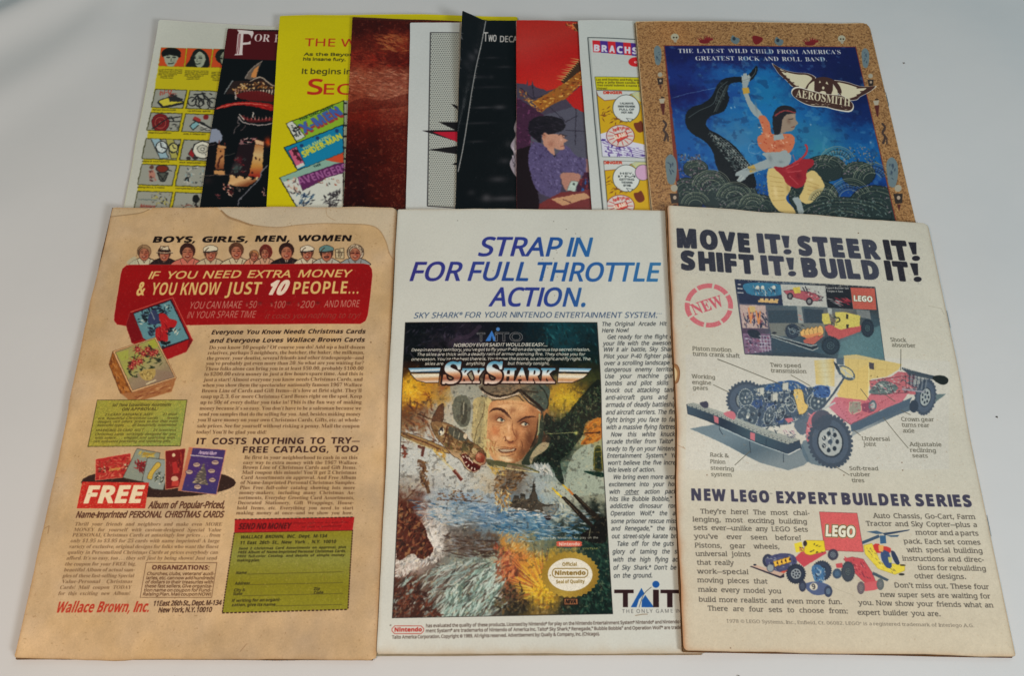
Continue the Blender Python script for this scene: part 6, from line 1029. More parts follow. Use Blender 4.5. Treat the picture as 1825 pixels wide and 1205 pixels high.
def page_b4():
    s=bpage('b4',(96,34,20),52); z=Z(470,20,3.348)
    P=z([(500,30),(1300,30),(1300,1300),(440,1300)])
    s.grid(P,[[(60,16,10),(70,20,12),(80,26,14),(90,30,18)],[(90,30,18),(130,54,34),(120,40,24),(110,40,26)],[(130,50,34),(90,26,16),(110,30,20),(110,40,26)],[(160,90,66),(150,84,66),(140,76,56),(150,80,60)],[(140,70,50),(166,104,84),(160,100,80),(140,80,60)],[(110,34,20),(120,50,36),(110,50,36),(120,50,36)],[(74,20,12),(88,28,18),(92,34,22),(100,36,24)],[(56,14,8),(80,24,14),(96,34,18),(100,40,24)],[(50,12,8),(76,22,14),(90,30,16),(100,44,28)],[(46,12,8),(70,20,12),(84,26,14),(90,34,20)],[(40,12,8),(60,18,12),(76,24,14),(80,30,20)]],seed=6,warp=14)
    s.dabs(z([(660,140),(860,130),(850,240),(720,230)]),50,[(186,120,76),(150,80,50)],14,4,15,.4,al=.6,seed=1); s.dabs(z([(500,240),(860,250),(860,330),(640,320),(500,280)]),60,[(150,50,34),(80,22,14)],12,4,15,.6,al=.6,seed=2)
    s.dabs(z([(500,330),(860,350),(860,500),(690,520),(500,500)]),190,[(190,130,104),(150,86,64),(210,156,130),(120,56,40)],12,2.2,8,.4,al=.55,seed=3)
    s.poly(z([(490,560),(600,515),(700,530),(860,490),(860,560),(700,580),(500,600)]),(84,24,16),.5,4); s.speck(P,.22,3,9); s.tone(P,1.08,1.12,.86); s.speck(P,.22,14,91,col=(60,16,8),thr=.62,oct=4); s.speck(P,.25,8,92,col=(170,100,70),thr=.68,oct=3); s.speck(z([(730,550),(880,550),(860,1200),(760,1200)]),.5,2.2,10,col=(150,100,70),thr=.68)
    s.poly(z([(526,36),(1400,60),(1400,75),(526,50)]),(60,30,16),.8); s.blur(1); return s
def page_b5():
    s=bpage('b5',(190,194,192),56); z=Z(720,20,3.345); K=(40,38,40)
    P=z([(158,124),(900,150),(880,1220),(140,1160)]); s.poly(P,(176,180,172)); s.setclip(P)
    Q=[]
    for j in range(95):
        for i in range(60):
            x=165+i*13.5+(j%2)*6.7-j*.17; y=134+j*11.2+i*.5; p=z((x,y)); Q.append(s.m([(p[0]+.95*math.cos(t),p[1]+.95*math.sin(t)) for t in np.arange(0,6.2,1.05)]))
    s.quads(Q,(44,42,44)); s.setclip(); s.stroke(list(P)+[P[0]],1.5,K)
    s.poly(z([(108,710),(430,705),(520,900),(330,780)]),(30,22,26)); s.poly(z([(170,718),(420,716),(470,830),(320,778)]),(176,24,46))
    s.poly(z([(205,658),(420,662),(400,720),(305,706)]),(24,20,22)); s.poly(z([(278,548),(420,600),(400,640),(322,588)]),(24,20,22)); s.poly(z([(145,824),(420,790),(420,870),(310,850)]),(24,20,22)); s.poly(z([(285,912),(400,860),(400,930)]),(24,20,22))
    s.blur(1); return s
def page_b6():
    s=bpage('b6',(10,9,11),60); z=Z(720,20,3.345); 
    s.text('T',(473,178),(500,178),54,(186,184,180),z=z,bold=.015); s.text('WO',(503,178),(550,179),38,(186,184,180),z=z,bold=.03); s.text('DECADES AGO',(573,182),(850,186),36,(180,178,174),z=z,bold=.03,gap=.4)
    for c,rx,ry,a in (((400,280),26,22,.5),((430,240),14,16,.5),((520,275),40,6,.35),((600,330),50,7,.35),((440,390),60,10,.3),((470,572),60,7,.5),((570,570),34,13,.6),((520,450),90,8,.25),((440,665),90,7,.35),((430,775),50,7,.35),((600,890),30,18,.4),((560,1000),50,18,.5),((600,1115),110,16,.6),((490,1110),26,22,.6),((400,1080),24,18,.3),((620,790),20,20,.3),((370,330),30,26,.25),((520,390),14,12,.25)):
        s.blob(c,rx,ry,(84,82,86),a,z=z)  # streaky gloss highlights of the black cover, painted into its colour
    s.poly(z([(690,610),(655,690),(665,740),(635,800),(655,850),(630,905),(650,960),(680,1000),(700,1030),(720,1000),(720,610)]),(150,140,150),1,4); s.dabs(z([(690,620),(660,740),(640,900),(700,1020),(720,1000),(720,620)]),50,[(206,196,206),(110,100,112),(80,74,84)],8,2.6,70,.8,al=.8,seed=1)
    # worn crease where the corner has been bent
    A=np.array([(487,58),(462,190),(430,330),(400,500),(375,670),(350,820),(322,955)],float); s.stroke(A,1.5,(130,132,132),.85,4,z=z); s.stroke(A+[1.5,0],.7,(196,196,192),.7,4,z=z)
    s.speck(z([(480,60),(490,60),(330,960),(320,960)]),.5,2.4,5,col=(186,186,182),thr=.62)
    s.dabs(z([(330,140),(350,140),(330,380),(318,380)]),16,[(120,120,120)],3,1,80,1,seed=4); s.speck(z([(300,30),(900,30),(900,1250),(300,1250)]),.5,3,7,col=(60,60,64),thr=.82); s.blur(1); return s
def page_b7():
    s=bpage('b7',(160,26,18),64); z=Z(910,20,3.346)
    s.poly(z([(20,20),(900,20),(900,1300),(20,1300)]),(166,30,20),1,grad=(z((100,60)),z((300,420)),[(166,40,30),(170,20,14),(184,36,24)]))
    s.poly(z([(30,425),(95,435),(100,405),(105,440),(125,440),(130,410),(138,445),(220,475),(300,450),(500,420),(900,500),(900,1300),(30,1300)]),(66,58,74)); s.poly(z([(30,600),(200,620),(400,560),(900,600),(900,1000),(30,1000)]),(84,84,98),.8); s.lines([z([(60,455),(130,520),(190,505)]),z([(200,540),(330,660),(400,620)]),z([(390,580),(385,800)]),z([(220,530),(180,600)]),z([(330,710),(440,715)]),z([(130,440),(140,520)])],1.1,(34,28,40)); 
    wing=z([(40,450),(80,480),(120,540),(200,500),(270,440),(330,400),(400,370),(900,280),(900,700),(420,590),(370,570),(340,520),(260,560),(190,610),(120,560),(60,500)]); s.poly(z([(330,520),(420,440),(900,500),(900,640),(430,600),(370,570)]),(176,26,20)); 
    body=z([(130,540),(220,490),(300,440),(340,400),(405,360),(900,240),(900,480),(410,440),(330,520),(240,560),(190,600)]); s.poly(body,(150,90,30)); s.dabs(body,300,[(206,150,60),(120,56,20),(186,90,30),(226,180,90),(90,40,16)],6,2.6,-35,1.2,al=.9,seed=1)
    s.dabs(z([(40,450),(90,480),(190,600),(160,590),(60,510)]),50,[(206,150,60),(110,50,40)],6,2,50,1,al=.9,seed=2)
    sp=z([(410,290),(340,370),(300,420),(320,430),(420,350)]); s.poly(sp,(60,40,24)); 
    for i in range(12): x,y=410-i*9,285+i*11; s.poly(z([(x,y),(x+10,y+10),(x-62+(i%3)*10,y-8+(i%2)*6)]),(190,140,80))
    s.dabs(z([(320,78),(400,70),(405,120),(370,110)]),40,[(190,140,80),(90,50,24),(206,110,50)],5,2,40,1,al=.9,seed=3); s.poly(z([(370,75),(900,75),(900,140),(400,120)]),(70,40,26),.9)
    s.poly(z([(20,500),(110,560),(200,620),(120,700),(110,1300),(20,1300)]),(60,26,50),.9); s.dabs(z([(30,500),(150,600),(150,780),(30,800)]),80,[(90,40,80),(50,20,44),(120,60,100)],5,1.6,40,1.5,al=.8,seed=4)
    s.poly(z([(20,830),(120,800),(180,1200),(20,1200)]),(26,14,18))
    # boy with glasses in a knitted purple jumper
    jum=z([(110,830),(140,780),(200,800),(260,860),(330,800),(400,870),(470,880),(470,960),(380,980),(300,960),(300,1080),(240,1110),(150,1060),(110,920)]); s.poly(jum,(84,74,112),1,3); s.dabs(jum,330,[(120,110,150),(70,60,96),(96,86,130),(56,44,76)],5,1.7,50,1.3,al=.85,seed=5)
    fc=z([(190,730),(240,730),(320,740),(318,760),(345,770),(318,785),(320,820),(290,828),(260,815),(262,860),(200,800)]); s.poly(fc,(186,136,114),1,2); s.blob(z((240,790)),5,5,(150,96,78),.7); s.ell(z((200,742)),3.4,5,(176,120,98)); s.stroke(z([(285,740),(300,732),(335,740)]),1.2,(50,34,36)); s.ell(z((318,744)),3,2.6,(90,60,60),0,line=(40,30,34),lw=.8); s.stroke(z([(295,805),(318,800)]),1,(130,60,56)); s.blob(z((300,765)),3,3,(216,170,150),.7)
    hair=z([(108,720),(112,660),(160,628),(240,625),(305,642),(326,678),(318,704),(280,720),(230,735),(210,722),(185,740),(180,785),(130,750)]); s.poly(hair,(26,20,28),1,4); s.dabs(hair,50,[(50,42,54),(14,10,16)],9,1.8,10,.5,al=.8,seed=6)
    s.poly(z([(255,860),(270,850),(265,880)]),(40,34,50)); s.poly(z([(300,970),(360,960),(420,980),(380,1060),(330,1070),(310,1030)]),(170,120,104),1,3); s.poly(z([(450,880),(480,880),(480,980),(450,980)]),(150,110,110))
    s.poly(z([(170,1150),(300,1080),(480,1060),(900,1060),(900,1300),(150,1300)]),(110,44,44)); s.poly(z([(240,1120),(440,1080),(480,1110),(310,1160)]),(186,140,104)); s.poly(z([(360,1010),(405,1015),(385,1075),(335,1070)]),(176,190,180),line=(60,60,60),lw=.6); s.ell(z((378,1030)),2,2.6,(60,70,66)); s.poly(z([(400,1040),(440,960),(480,960),(470,1060),(390,1078)]),(60,20,44)); s.dabs(z([(420,1000),(480,990),(470,1070),(400,1070)]),20,[(40,90,150),(120,40,40)],6,3,0,2,seed=7)
    s.stroke(z([(310,1120),(360,1140)]),1.2,(70,30,30)); s.warp(z([(30,430),(500,430),(500,1200),(30,1200)]),1.0,6,4,soft=1); s.speck(z([(20,20),(900,20),(900,1300),(20,1300)]),.08,2.4,8); s.blur(1); return s
def page_b8():
    s=bpage('b8',(190,194,190),68); z=Z(910,20,3.346)
    K=(60,66,66)
    s.stroke(z([(1800,220),(460,155),(500,640),(560,1300)]),1.5,K)
    s.stroke(z([(470,165),(560,1250)]),.5,K,.5)
    x=487
    for i,(c,co) in enumerate(zip("BRACHS!",[(196,34,44),(70,40,130)]*4)):
        w=46; sk=lambda y:(y-172)*.08; P=z([(x,172+i*3),(x+w,175+i*3),(x+w+6,245+i*4),(x+6,242+i*4)]); s.poly(P,co); s.text(c,z((x+11,236+i*3)),z((x+w-4,238+i*3)),38/3.346,(206,206,216),bold=.09); x+=w
    s.ell((745,300),42,28,(196,30,34),z=z); s.text('e',(738,308),(758,308),16,(230,200,200),z=z,bold=.05)
    s.poly(z([(502,390),(1400,410),(1400,490),(512,468)]),(196,188,20),line=(70,70,30),lw=.8)
    for j,t in enumerate(['Las and Stanley and Polly wonder','why a jelly bean candle flew.','You could submit a name to it','now!']): s.text(t,z((512+j*2,412+j*17)),z((800 if j<3 else 575,415+j*17)),12/3.346,(80,70,20),bold=.05,gap=.5)
    def panel(y,bal,P0):
        P=z(P0); s.poly(P,(200,160,24),line=K,lw=1.2); s.setclip(P)
        s.poly(z([(510,y),(760,y),(660,y+50),(560,y+60),(520,y+30)]),(196,200,196),line=(120,60,50),lw=1); s.text('DINGER',z((555,y+20)),z((665,y+20)),15/3.346,(190,50,30),bold=.08,serif=.1)
        s.lines([z([(720,y+20),(800,y+60)]),z([(700,y+40),(760,y+10)]),z([(730,y+70),(820,y+90)])],1.2,(120,150,120)); s.poly(z([(700,y-10),(850,y-10),(850,y+90),(760,y+60)]),(190,206,190),.7)
        s.ell(z((690,y+105)),24,24,(206,210,206),line=K,lw=1); s.poly(z([(690,y+165),(730,y+170),(712,y+188)]),(206,210,206),line=K,lw=.8)
        for j,t in enumerate(bal): s.text(t,z((640+abs(j-1.2)*12,y+82+j*18)),z((745-abs(j-1.2)*10,y+82+j*18)),11/3.346,K,bold=.04,gap=.4)
        s.dabs(z([(540,y+80),(620,y+90),(600,y+180),(550,y+190)]),12,[(110,60,30)],9,1.4,-30,1.4,seed=3); s.poly(z([(735,y+195),(760,y+190),(780,y+180),(800,y+230),(770,y+250),(745,y+230)]),(110,50,26),1,3)
        s.dabs(z([(560,y+170),(670,y+160),(720,y+190),(600,y+200)]),16,[(120,70,30)],8,1.4,-20,1.4,seed=4)
        s.poly(z([(530,y+260),(600,y+240),(700,y+300),(840,y+330),(840,y+410),(530,y+410)]),(206,206,220)); s.lines([z([(560,y+300+k*16),(830,y+370+k*10)]) for k in range(5)],1,(110,90,150)); s.dabs(z([(540,y+280),(640,y+330),(790,y+350),(800,y+390),(550,y+390)]),46,[(70,50,130),(120,100,160),(206,206,220)],8,3.4,30,1.5,seed=5)
        s.ell(z((655,y+270)),25,19.5,(206,196,190),line=(120,40,40),lw=1); 
        for k in range(14):
            a=k/14*6.28; s.stroke([tuple(z((655+40*math.cos(a),y+270+32*math.sin(a)))),tuple(z((655+76*math.cos(a),y+270+58*math.sin(a))))],1.1,(190,50,44))
        s.poly(z([(620,y+262),(690,y+245),(700,y+275),(640,y+310)]),(206,70,60),line=(120,30,30),lw=.8); s.text('SLAM!',z((624,y+292)),z((694,y+268)),22/3.346,(230,210,190),bold=.1); s.text('TASTY FUN',z((612,y+250)),z((710,y+236)),14/3.346,(190,50,40),bold=.07,arc=.8)
        s.setclip()
    panel(472,['I ALWAYS','KNEW YOU WERE','FULL OF','HOT AIR!'],[(512,472),(1400,500),(1440,900),(548,866)]); panel(890,["HEY,","I'M",'GETTING','THE HANG','OF THIS!'],[(555,892),(1400,920),(1440,1400),(590,1300)])
    s.ell(z((790,960)),14,14,(200,160,190),line=K,lw=.8)
    s.blur(1); return s
def page_b9():
    s=bpage('b9',(158,116,72),72,900,1370); a=Z(1120,30,6.342); b=Z(1360,30,6.342); c=Z(1180,200,4.148); d=Z(1120,20,3.171)
    full=[(1125,33),(1556,33),(1720,720),(1180,720)]
    s.speck(full,.9,4.2,2,col=(110,74,42),thr=.56); s.speck(full,.7,3.4,3,col=(186,146,98),thr=.62); s.speck(full,.7,3,4,col=(84,56,34),thr=.70)
    s.blob((1200,60),40,30,(190,120,60),.25); 
    # picture field
    P=[d((205,195)),d((1283,200)),d((1515,1210)),d((1560,1400)),d((310,1400))]; s.poly([(x+(1380-x)*-.008,y-1) for x,y in P],(110,34,30),.8); s.setclip(P)
    G=[d((205,195)),d((1283,200)),d((1530,1260)),d((325,1260))]
    s.grid(G,[[(18,22,80),(20,24,84),(20,24,80),(18,24,80),(16,22,74)],[(20,40,110),(24,84,150),(20,100,160),(18,30,90),(14,22,70)],[(16,20,86),(20,70,140),(24,110,160),(20,60,120),(12,24,74)],[(20,60,130),(26,100,160),(24,110,170),(20,90,150),(14,34,90)],[(24,84,150),(56,116,160),(30,110,160),(40,110,150),(16,70,130)],[(20,80,150),(50,120,170),(26,96,156),(44,120,150),(20,90,150)],[(22,60,130),(24,90,150),(22,80,150),(30,96,150),(18,60,130)],[(24,50,110),(20,60,130),(20,64,130),(20,60,130),(18,56,120)],[(24,44,90),(24,44,80),(24,50,96),(24,44,80),(24,36,70)]],seed=8,warp=16)
    wt=(206,206,200); s.text("THE LATEST WILD CHILD FROM AMERICA'S",(565,405),(2090,404),50,wt,z=a,bold=.035,serif=.12,stem=.09,gap=.55) if False else None
    s.text("THE LATEST WILD CHILD FROM AMERICA'S",(1209,93.8),(1499,95.6),7.4,wt,st='rb',gap=.7); s.text('GREATEST ROCK AND ROLL BAND.',(1240,107),(1474,108.6),7.4,wt,st='rb',gap=.7)
    s.speck(G,.3,30,95,col=(90,150,180),thr=.66,oct=4); s.speck(G,.3,24,96,col=(12,20,60),thr=.64,oct=4)
    # dark coils behind: mounds with pale pebbled ridges
    for q,(cx,cy,rx,ry) in enumerate(((1240,300,22,16),(1265,325,34,22),(1225,350,30,34),(1300,350,50,32),(1340,375,60,30),(1470,300,38,24),(1530,310,30,22),(1560,370,50,40),(1450,350,44,32),(1500,385,90,34),(1230,400,60,30),(1400,400,60,26),(1430,320,20,26))):
        s.ell((cx,cy),rx,ry,(38,50,50),1,line=(20,26,28),lw=1)
        for k in range(5): s.stroke([(cx+rx*(.95-.16*k)*math.cos(t),cy+ry*(.9-.16*k)*math.sin(t)) for t in np.linspace(3.3,6.1,14)],1.1,((86,100,84),(120,126,104),(60,74,66))[k%3],.8)
        s.dabs([(cx-rx,cy-ry),(cx+rx,cy-ry),(cx+rx,cy),(cx-rx,cy)],int(rx*1.3),[(120,126,120),(150,130,140),(20,24,28)],3.4,1.6,20,2,al=.8,seed=q)
    s.dabs(c([(120,310),(300,310),(300,370),(130,360)]),60,[(130,134,128),(30,34,38),(100,80,90)],3.6,1.8,20,2,seed=20); s.dabs(c([(1170,270),(1480,250),(1600,300),(1600,400),(1350,480),(1300,330)]),130,[(120,124,116),(34,44,44),(84,96,84),(140,120,130)],3.8,1.8,20,2,seed=21); s.dabs(c([(120,420),(460,400),(430,480),(340,600),(160,620)]),110,[(120,124,120),(30,40,42),(130,100,116)],3.8,1.8,20,2,seed=22); s.dabs(c([(380,560),(760,520),(760,720),(380,700)]),110,[(110,116,108),(30,40,42),(60,74,72)],4.4,1.6,20,2,seed=23); s.dabs(c([(1180,640),(1640,640),(1680,780),(1150,770)]),130,[(110,130,124),(30,40,42),(70,90,88)],4.6,1.6,30,2,seed=24)
    # great dark curling shape
    sn=d([(722,308),(728,340),(700,385),(660,405),(620,400),(575,410),(560,450),(568,500),(540,560),(470,590),(440,620),(450,660),(520,700),(600,760),(650,820),(690,880),(720,960),(700,1000),(560,960),(500,880),(480,800),(440,740),(360,690),(325,640),(325,580),(360,540),(420,520),(470,480),(500,420),(530,385),(590,370),(650,368),(690,345)])
    s.poly(sn,(18,20,24),1,4); s.setclip(); s.setclip(P)
    s.dabs(d([(460,680),(560,740),(650,830),(680,880),(600,900),(540,820),(480,740)]),170,[(120,130,128),(70,84,84),(150,156,150),(40,50,52)],4.6,1.8,50,.8,al=.85,seed=25); s.dabs(d([(500,420),(560,380),(540,500),(490,540)]),60,[(80,90,90),(40,46,48)],3.6,1.4,60,1,al=.8,seed=26)
    # a dancer in an orange blouse, red sash and yellow trousers
    sk=(150,160,160)
    s.poly(d([(640,380),(655,350),(672,360),(690,370),(682,400),(672,430),(690,500),(740,560),(760,590),(735,605),(690,560),(655,480),(645,425)]),sk,1,3); s.lines([d([(650,395),(640,362)]),d([(657,390),(652,352)]),d([(665,390),(665,350)]),d([(673,392),(680,358)])],1.7,(170,176,170)); s.poly(d([(640,435),(680,430),(684,460),(650,468)]),(190,150,60))
    s.poly(d([(735,600),(770,590),(800,640),(810,690),(880,690),(930,700),(940,740),(910,800),(850,800),(780,800),(735,760),(730,710),(760,680)]),(196,110,76),1,3); s.dabs(d([(740,610),(790,640),(820,700),(930,710),(910,790),(780,790),(740,720)]),60,[(230,190,160),(170,60,40),(210,130,90)],3,2,20,2,al=.8,seed=27)
    s.poly(d([(760,800),(910,800),(910,860),(870,900),(800,880),(780,830)]),sk,1,3); s.poly(d([(900,790),(860,790),(790,830),(700,870),(660,885),(610,910),(605,930),(625,930),(615,960),(650,955),(680,925),(730,905),(810,880),(870,850)]),sk,1,3); s.poly(d([(672,880),(705,866),(725,900),(690,912)]),(190,150,60)); s.lines([d([(640,925),(612,955)]),d([(650,935),(630,962)])],1.4,(180,186,180))
    # plain head in profile, hair tied in a cloth
    s.poly(d([(850,560),(900,545),(940,570),(945,610),(958,630),(945,650),(930,672),(890,680),(860,690),(835,650),(830,600)]),(150,130,112),1,3); s.poly(d([(820,680),(815,600),(835,550),(880,530),(935,545),(945,575),(900,580),(870,610),(860,680),(840,700)]),(34,30,36),1,3); s.poly(d([(820,700),(870,690),(880,720),(820,730)]),sk); s.stroke(d([(905,610),(930,605)]),1.4,(40,30,30)); s.stroke(d([(920,655),(940,650)]),1.2,(110,50,46)); s.stroke(d([(828,590),(880,560),(942,572)]),2.6,(150,60,60),.9,3)
    yl=(206,180,116)
    s.poly(d([(790,890),(860,900),(920,960),(915,1010),(890,1060),(930,1110),(940,1145),(850,1130),(800,1060),(785,980)]),yl,1,3); s.poly(d([(1000,920),(1050,900),(1100,960),(1105,1000),(1060,1060),(1010,1090),(965,1060),(985,1010),(1000,960)]),yl,1,3)
    s.lines([d([(795+k*4,930+k*28),(870+k*3,945+k*24)]) for k in range(6)]+[d([(1010,960+k*24),(1080-k*4,985+k*18)]) for k in range(4)],1.2,(170,140,80),.8); s.poly(d([(925,1060),(960,1050),(985,1100),(990,1145),(960,1145),(950,1100)]),(150,160,160),1,2)
    s.poly(d([(820,880),(880,880),(960,840),(1040,835),(1045,870),(1010,900),(1000,970),(960,1000),(900,980),(870,930)]),(150,34,44),1,3); s.stroke(d([(930,860),(990,820),(1010,780),(1000,750)]),3.2,(176,50,56),1,5); s.lines([d([(890,890),(960,860)]),d([(900,910),(980,900)]),d([(910,930),(960,980)]),d([(930,810),(945,850)])],1.4,(196,90,90),.8); s.stroke(d([(750,745),(690,750),(680,790),(720,805),(745,790)]),.8,(150,170,190),.7,4)
    for q in ((600,540),(1030,640),(1420,380),(1370,740),(580,545)): s.blob(d(q),1.2,1.6,(200,206,210),.7)
    s.stroke(d([(245,490),(330,465),(500,430)]),.9,(120,160,190),.7)
    s.setclip()
    s.warp([d((220,300)),d((1300,300)),d((1510,1200)),d((300,1200))],.9,6,5,soft=1)
    for q in range(60):
        t=q/60; x=500+200*t+(q%4)*26-40; y=690+200*t+(q%4)*10
        s.stroke(d([(x-9,y+7),(x,y-4),(x+11,y+5)]),.9,(150,158,152) if q%3 else (96,110,108),.8,3)
    for q in range(26):
        t=q/26; x=555-70*t; y=420+150*t; s.stroke(d([(x-6,y+6),(x+2,y-4),(x+12,y+3)]),.8,(90,100,98),.7,3)
    s.stroke(d([(560,395),(510,440),(480,520),(400,560),(340,600)]),1.2,(86,98,100),.7,4); s.stroke(d([(720,320),(715,345),(690,375),(640,392)]),1.,(110,120,120),.7,4)
    for cc,rx,ry,k in (((800,830),14,30,(110,120,124)),((860,850),16,12,(110,120,124)),((700,895),60,8,(120,130,132)),((720,540),8,50,(116,126,130)),((860,760),26,16,(160,70,44)),((780,700),14,22,(226,160,120)),((960,930),20,36,(110,20,34)),((900,900),24,14,(176,60,64)),((830,1020),14,60,(230,206,150)),((900,1000),12,40,(160,130,76)),((1060,1000),20,22,(170,140,84)),((1030,950),20,14,(228,204,150)),((905,620),14,26,(120,92,76)),((930,590),8,10,(176,150,130))): s.blob(d(cc),rx/3.171*.8,ry/3.171*.6,k,.7)
    for X0,Y0,R in ((470,1000,120),(600,1060,110),(380,1100,90),(1180,860,110),(1380,960,120),(1250,1060,130),(1100,1080,90),(700,1100,80)):
        for k in range(7): s.stroke(d([(X0+math.cos(t)*R*(.45+.08*k),Y0+math.sin(t)*R*(.4+.08*k)) for t in np.linspace(3.3,5.9,10)]),1.1,((140,146,124),(50,62,60),(104,116,96))[k%3],.75,2)
        for t in np.linspace(3.4,5.8,12): s.stroke(d([(X0+math.cos(t)*R*.5,Y0+math.sin(t)*R*.45),(X0+math.cos(t)*R*.8,Y0+math.sin(t)*R*.75)]),.9,(30,38,38),.7)
    # winged badge
    K=(66,40,34); cr=(206,196,166)
    def wing(P,f): s.poly(P,cr,1,z=b); s.stroke(list(b(P))+[tuple(b(P[0]))],2.6,(214,208,190)); s.stroke(list(b(f)),2.6,K,1,4)
    w1=[(105,525),(180,570),(280,610),(400,630),(500,635),(590,680),(560,740),(520,800),(480,830),(400,800),(330,780),(290,740),(260,710),(225,680),(180,640),(145,590)]
    s.poly([(x+(360-x)*-.04,y+(680-y)*-.06) for x,y in w1],(220,214,196),1,2,z=b); s.poly(w1,K,1,2,z=b); s.poly([(190,585),(280,625),(400,648),(490,652),(555,690),(520,740),(480,800),(400,785),(345,755),(290,700),(235,650)],cr,1,3,z=b); s.lines([[(150,590),(260,625)],[(185,640),(260,665)],[(230,690),(300,700)],[(280,740),(350,740)],[(340,790),(400,780)]],2.,K,z=b)
    w2=[(780,720),(880,725),(980,745),(1090,780),(1200,785),(1272,780),(1220,830),(1150,870),(1090,900),(1060,930),(960,940),(880,900),(840,830),(800,770)]
    s.poly([(x+(1000-x)*-.05,y+(830-y)*-.06) for x,y in w2],(220,214,196),1,2,z=b); s.poly(w2,K,1,2,z=b); s.poly([(830,740),(960,760),(1080,795),(1170,800),(1120,840),(1060,890),(960,920),(890,890),(860,820)],cr,1,3,z=b); s.lines([[(1060,800),(1240,790)],[(1100,840),(1200,830)],[(1060,880),(1140,860)],[(1020,915),(1090,895)]],2,K,z=b)
    s.stroke([tuple(b((680+185*math.cos(t),860+165*math.sin(t)))) for t in np.linspace(3.2,6.25,24)],6.6,K); s.poly([(500,850),(520,760),(600,715),(620,760),(590,840)],cr,1,2,z=b); s.poly([(745,870),(740,800),(790,770),(840,840),(840,890)],cr,1,2,z=b)
    s.poly([(600,690),(740,700),(790,740),(760,900),(600,880),(580,760)],K,1,2,z=b); s.text('A',(605,885),(750,890),165,K,z=b,bold=.06); s.poly([(640,715),(655,740),(630,745)],cr,z=b); s.poly([(720,725),(740,765),(705,750)],cr,z=b); s.ell((680,800),14,17,cr,z=b); s.ell((675,860),38,26,cr,z=b)
    lo=[(335,830),(400,800),(520,830),(640,860),(760,880),(880,890),(960,930),(1010,980),(1010,1030),(960,1060),(820,1040),(700,1010),(560,1000),(440,960),(340,890)]
    s.poly([(x+(670-x)*-.03,y+(930-y)*-.12) for x,y in lo],(220,214,196),1,3,z=b); s.poly(lo,K,1,3,z=b); s.text('AEROSMITH',(368,900),(985,1010),88,(206,196,166),z=b,st='rb'); s.dabs([(400,930),(960,1010),(960,1050),(560,990)],26,[(206,196,166),K],30,7,10,.6,z=b,seed=5); s.text('AEROSMITH',(368,900),(985,1010),88,(206,196,166),z=b,st='rb')
    # border charms
    def skull(z,c,r=1): s.ell(c,46*r,40*r,(170,164,140),z=z); s.ell((c[0]-12*r,c[1]+5),10*r,10*r,(60,50,40),z=z); s.ell((c[0]+20*r,c[1]+5),10*r,10*r,(60,50,40),z=z); s.poly([(c[0]-20*r,c[1]+25*r),(c[0]+25*r,c[1]+25*r),(c[0]+18*r,c[1]+62*r),(c[0]-8*r,c[1]+60*r)],(160,150,130),z=z)
    skull(a,(525,225)); skull(b,(890,240),.95)
    for z_,x,y in ((a,860,240),(b,530,262)): 
        for k in range(7): s.poly([(x,y+40),(x-90+k*30,y-10-30*math.sin(k/6*3.14)),(x-60+k*26,y+20)],(120,28,30),z=z_)
        s.ell((x,y+35),60,24,(110,24,28),z=z_)
    for z_,x,y in ((a,1205,245),(b,178,262)): s.poly([(x-50,y+20),(x-30,y-40),(x,y-20),(x+50,y),(x+40,y+45),(x,y+60)],(96,112,116),z=z_,sm=3); s.ell((x-12,y),18,20,(40,50,60),z=z_)
    s.poly([(1400,220),(1430,210),(1460,215),(1520,240),(1490,290),(1440,310),(1410,280)],(110,22,24),1,3,z=a)
    def side(z,pts):
        for kind,x,y in pts:
            if kind=='fish': s.poly([(x-40,y-70),(x,y-110),(x+40,y-60),(x+42,y+40),(x+20,y+110),(x-20,y+100),(x-34,y+30)],(104,120,124),1,4,z=z); s.dabs([(x-20,y-60),(x+24,y-60),(x+20,y+70),(x-10,y+70)],9,[(60,74,90)],30,9,80,1,z=z,seed=int(x))
            if kind=='idol': s.ell((x,y-60),26,26,(160,154,136),z=z); s.poly([(x-34,y-20),(x+34,y-20),(x+30,y+50),(x-20,y+55)],(50,40,36),z=z); s.ell((x+4,y+10),13,15,(170,150,130),z=z); s.poly([(x-8,y+60),(x+20,y+60),(x+8,y+115)],(80,40,34),z=z)
            if kind=='knife': s.poly([(x-36,y-60),(x+34,y-66),(x+20,y-10),(x-20,y-10)],(170,160,140),z=z); s.poly([(x-20,y-4),(x+34,y-10),(x+22,y+120),(x+8,y+120)],(84,36,32),z=z); s.ell((x+5,y-76),22,9,(60,44,36),z=z)
            if kind=='cat': s.stroke([(x-14,y-70),(x+8,y-40),(x-10,y),(x+8,y+30),(x-6,y+80)],4.2 if z is a else 3.6,(66,50,44),1,4,z=z); s.stroke([(x,y+10),(x+20,y+40),(x+22,y+84)],2.4,(66,50,44),1,3,z=z)
    side(a,[('fish',330,430),('idol',358,710),('knife',380,985)]); side(b,[('fish',1155,460),('idol',1215,725),('knife',1280,1005)]); side(c,[('cat',22,130),('fish',65,420),('idol',90,620),('cat',1640,150),('fish',1700,440),('idol',1745,620)])
    Y,X=np.mgrid[0:s.H,0:s.W].astype(np.float32); e=np.minimum(X,Y); k=np.exp(-(e/2.2)**2)[...,None]*.8; s.a+=(np.array([206,186,150])/255-s.a)*k
    s.blur(1); return s
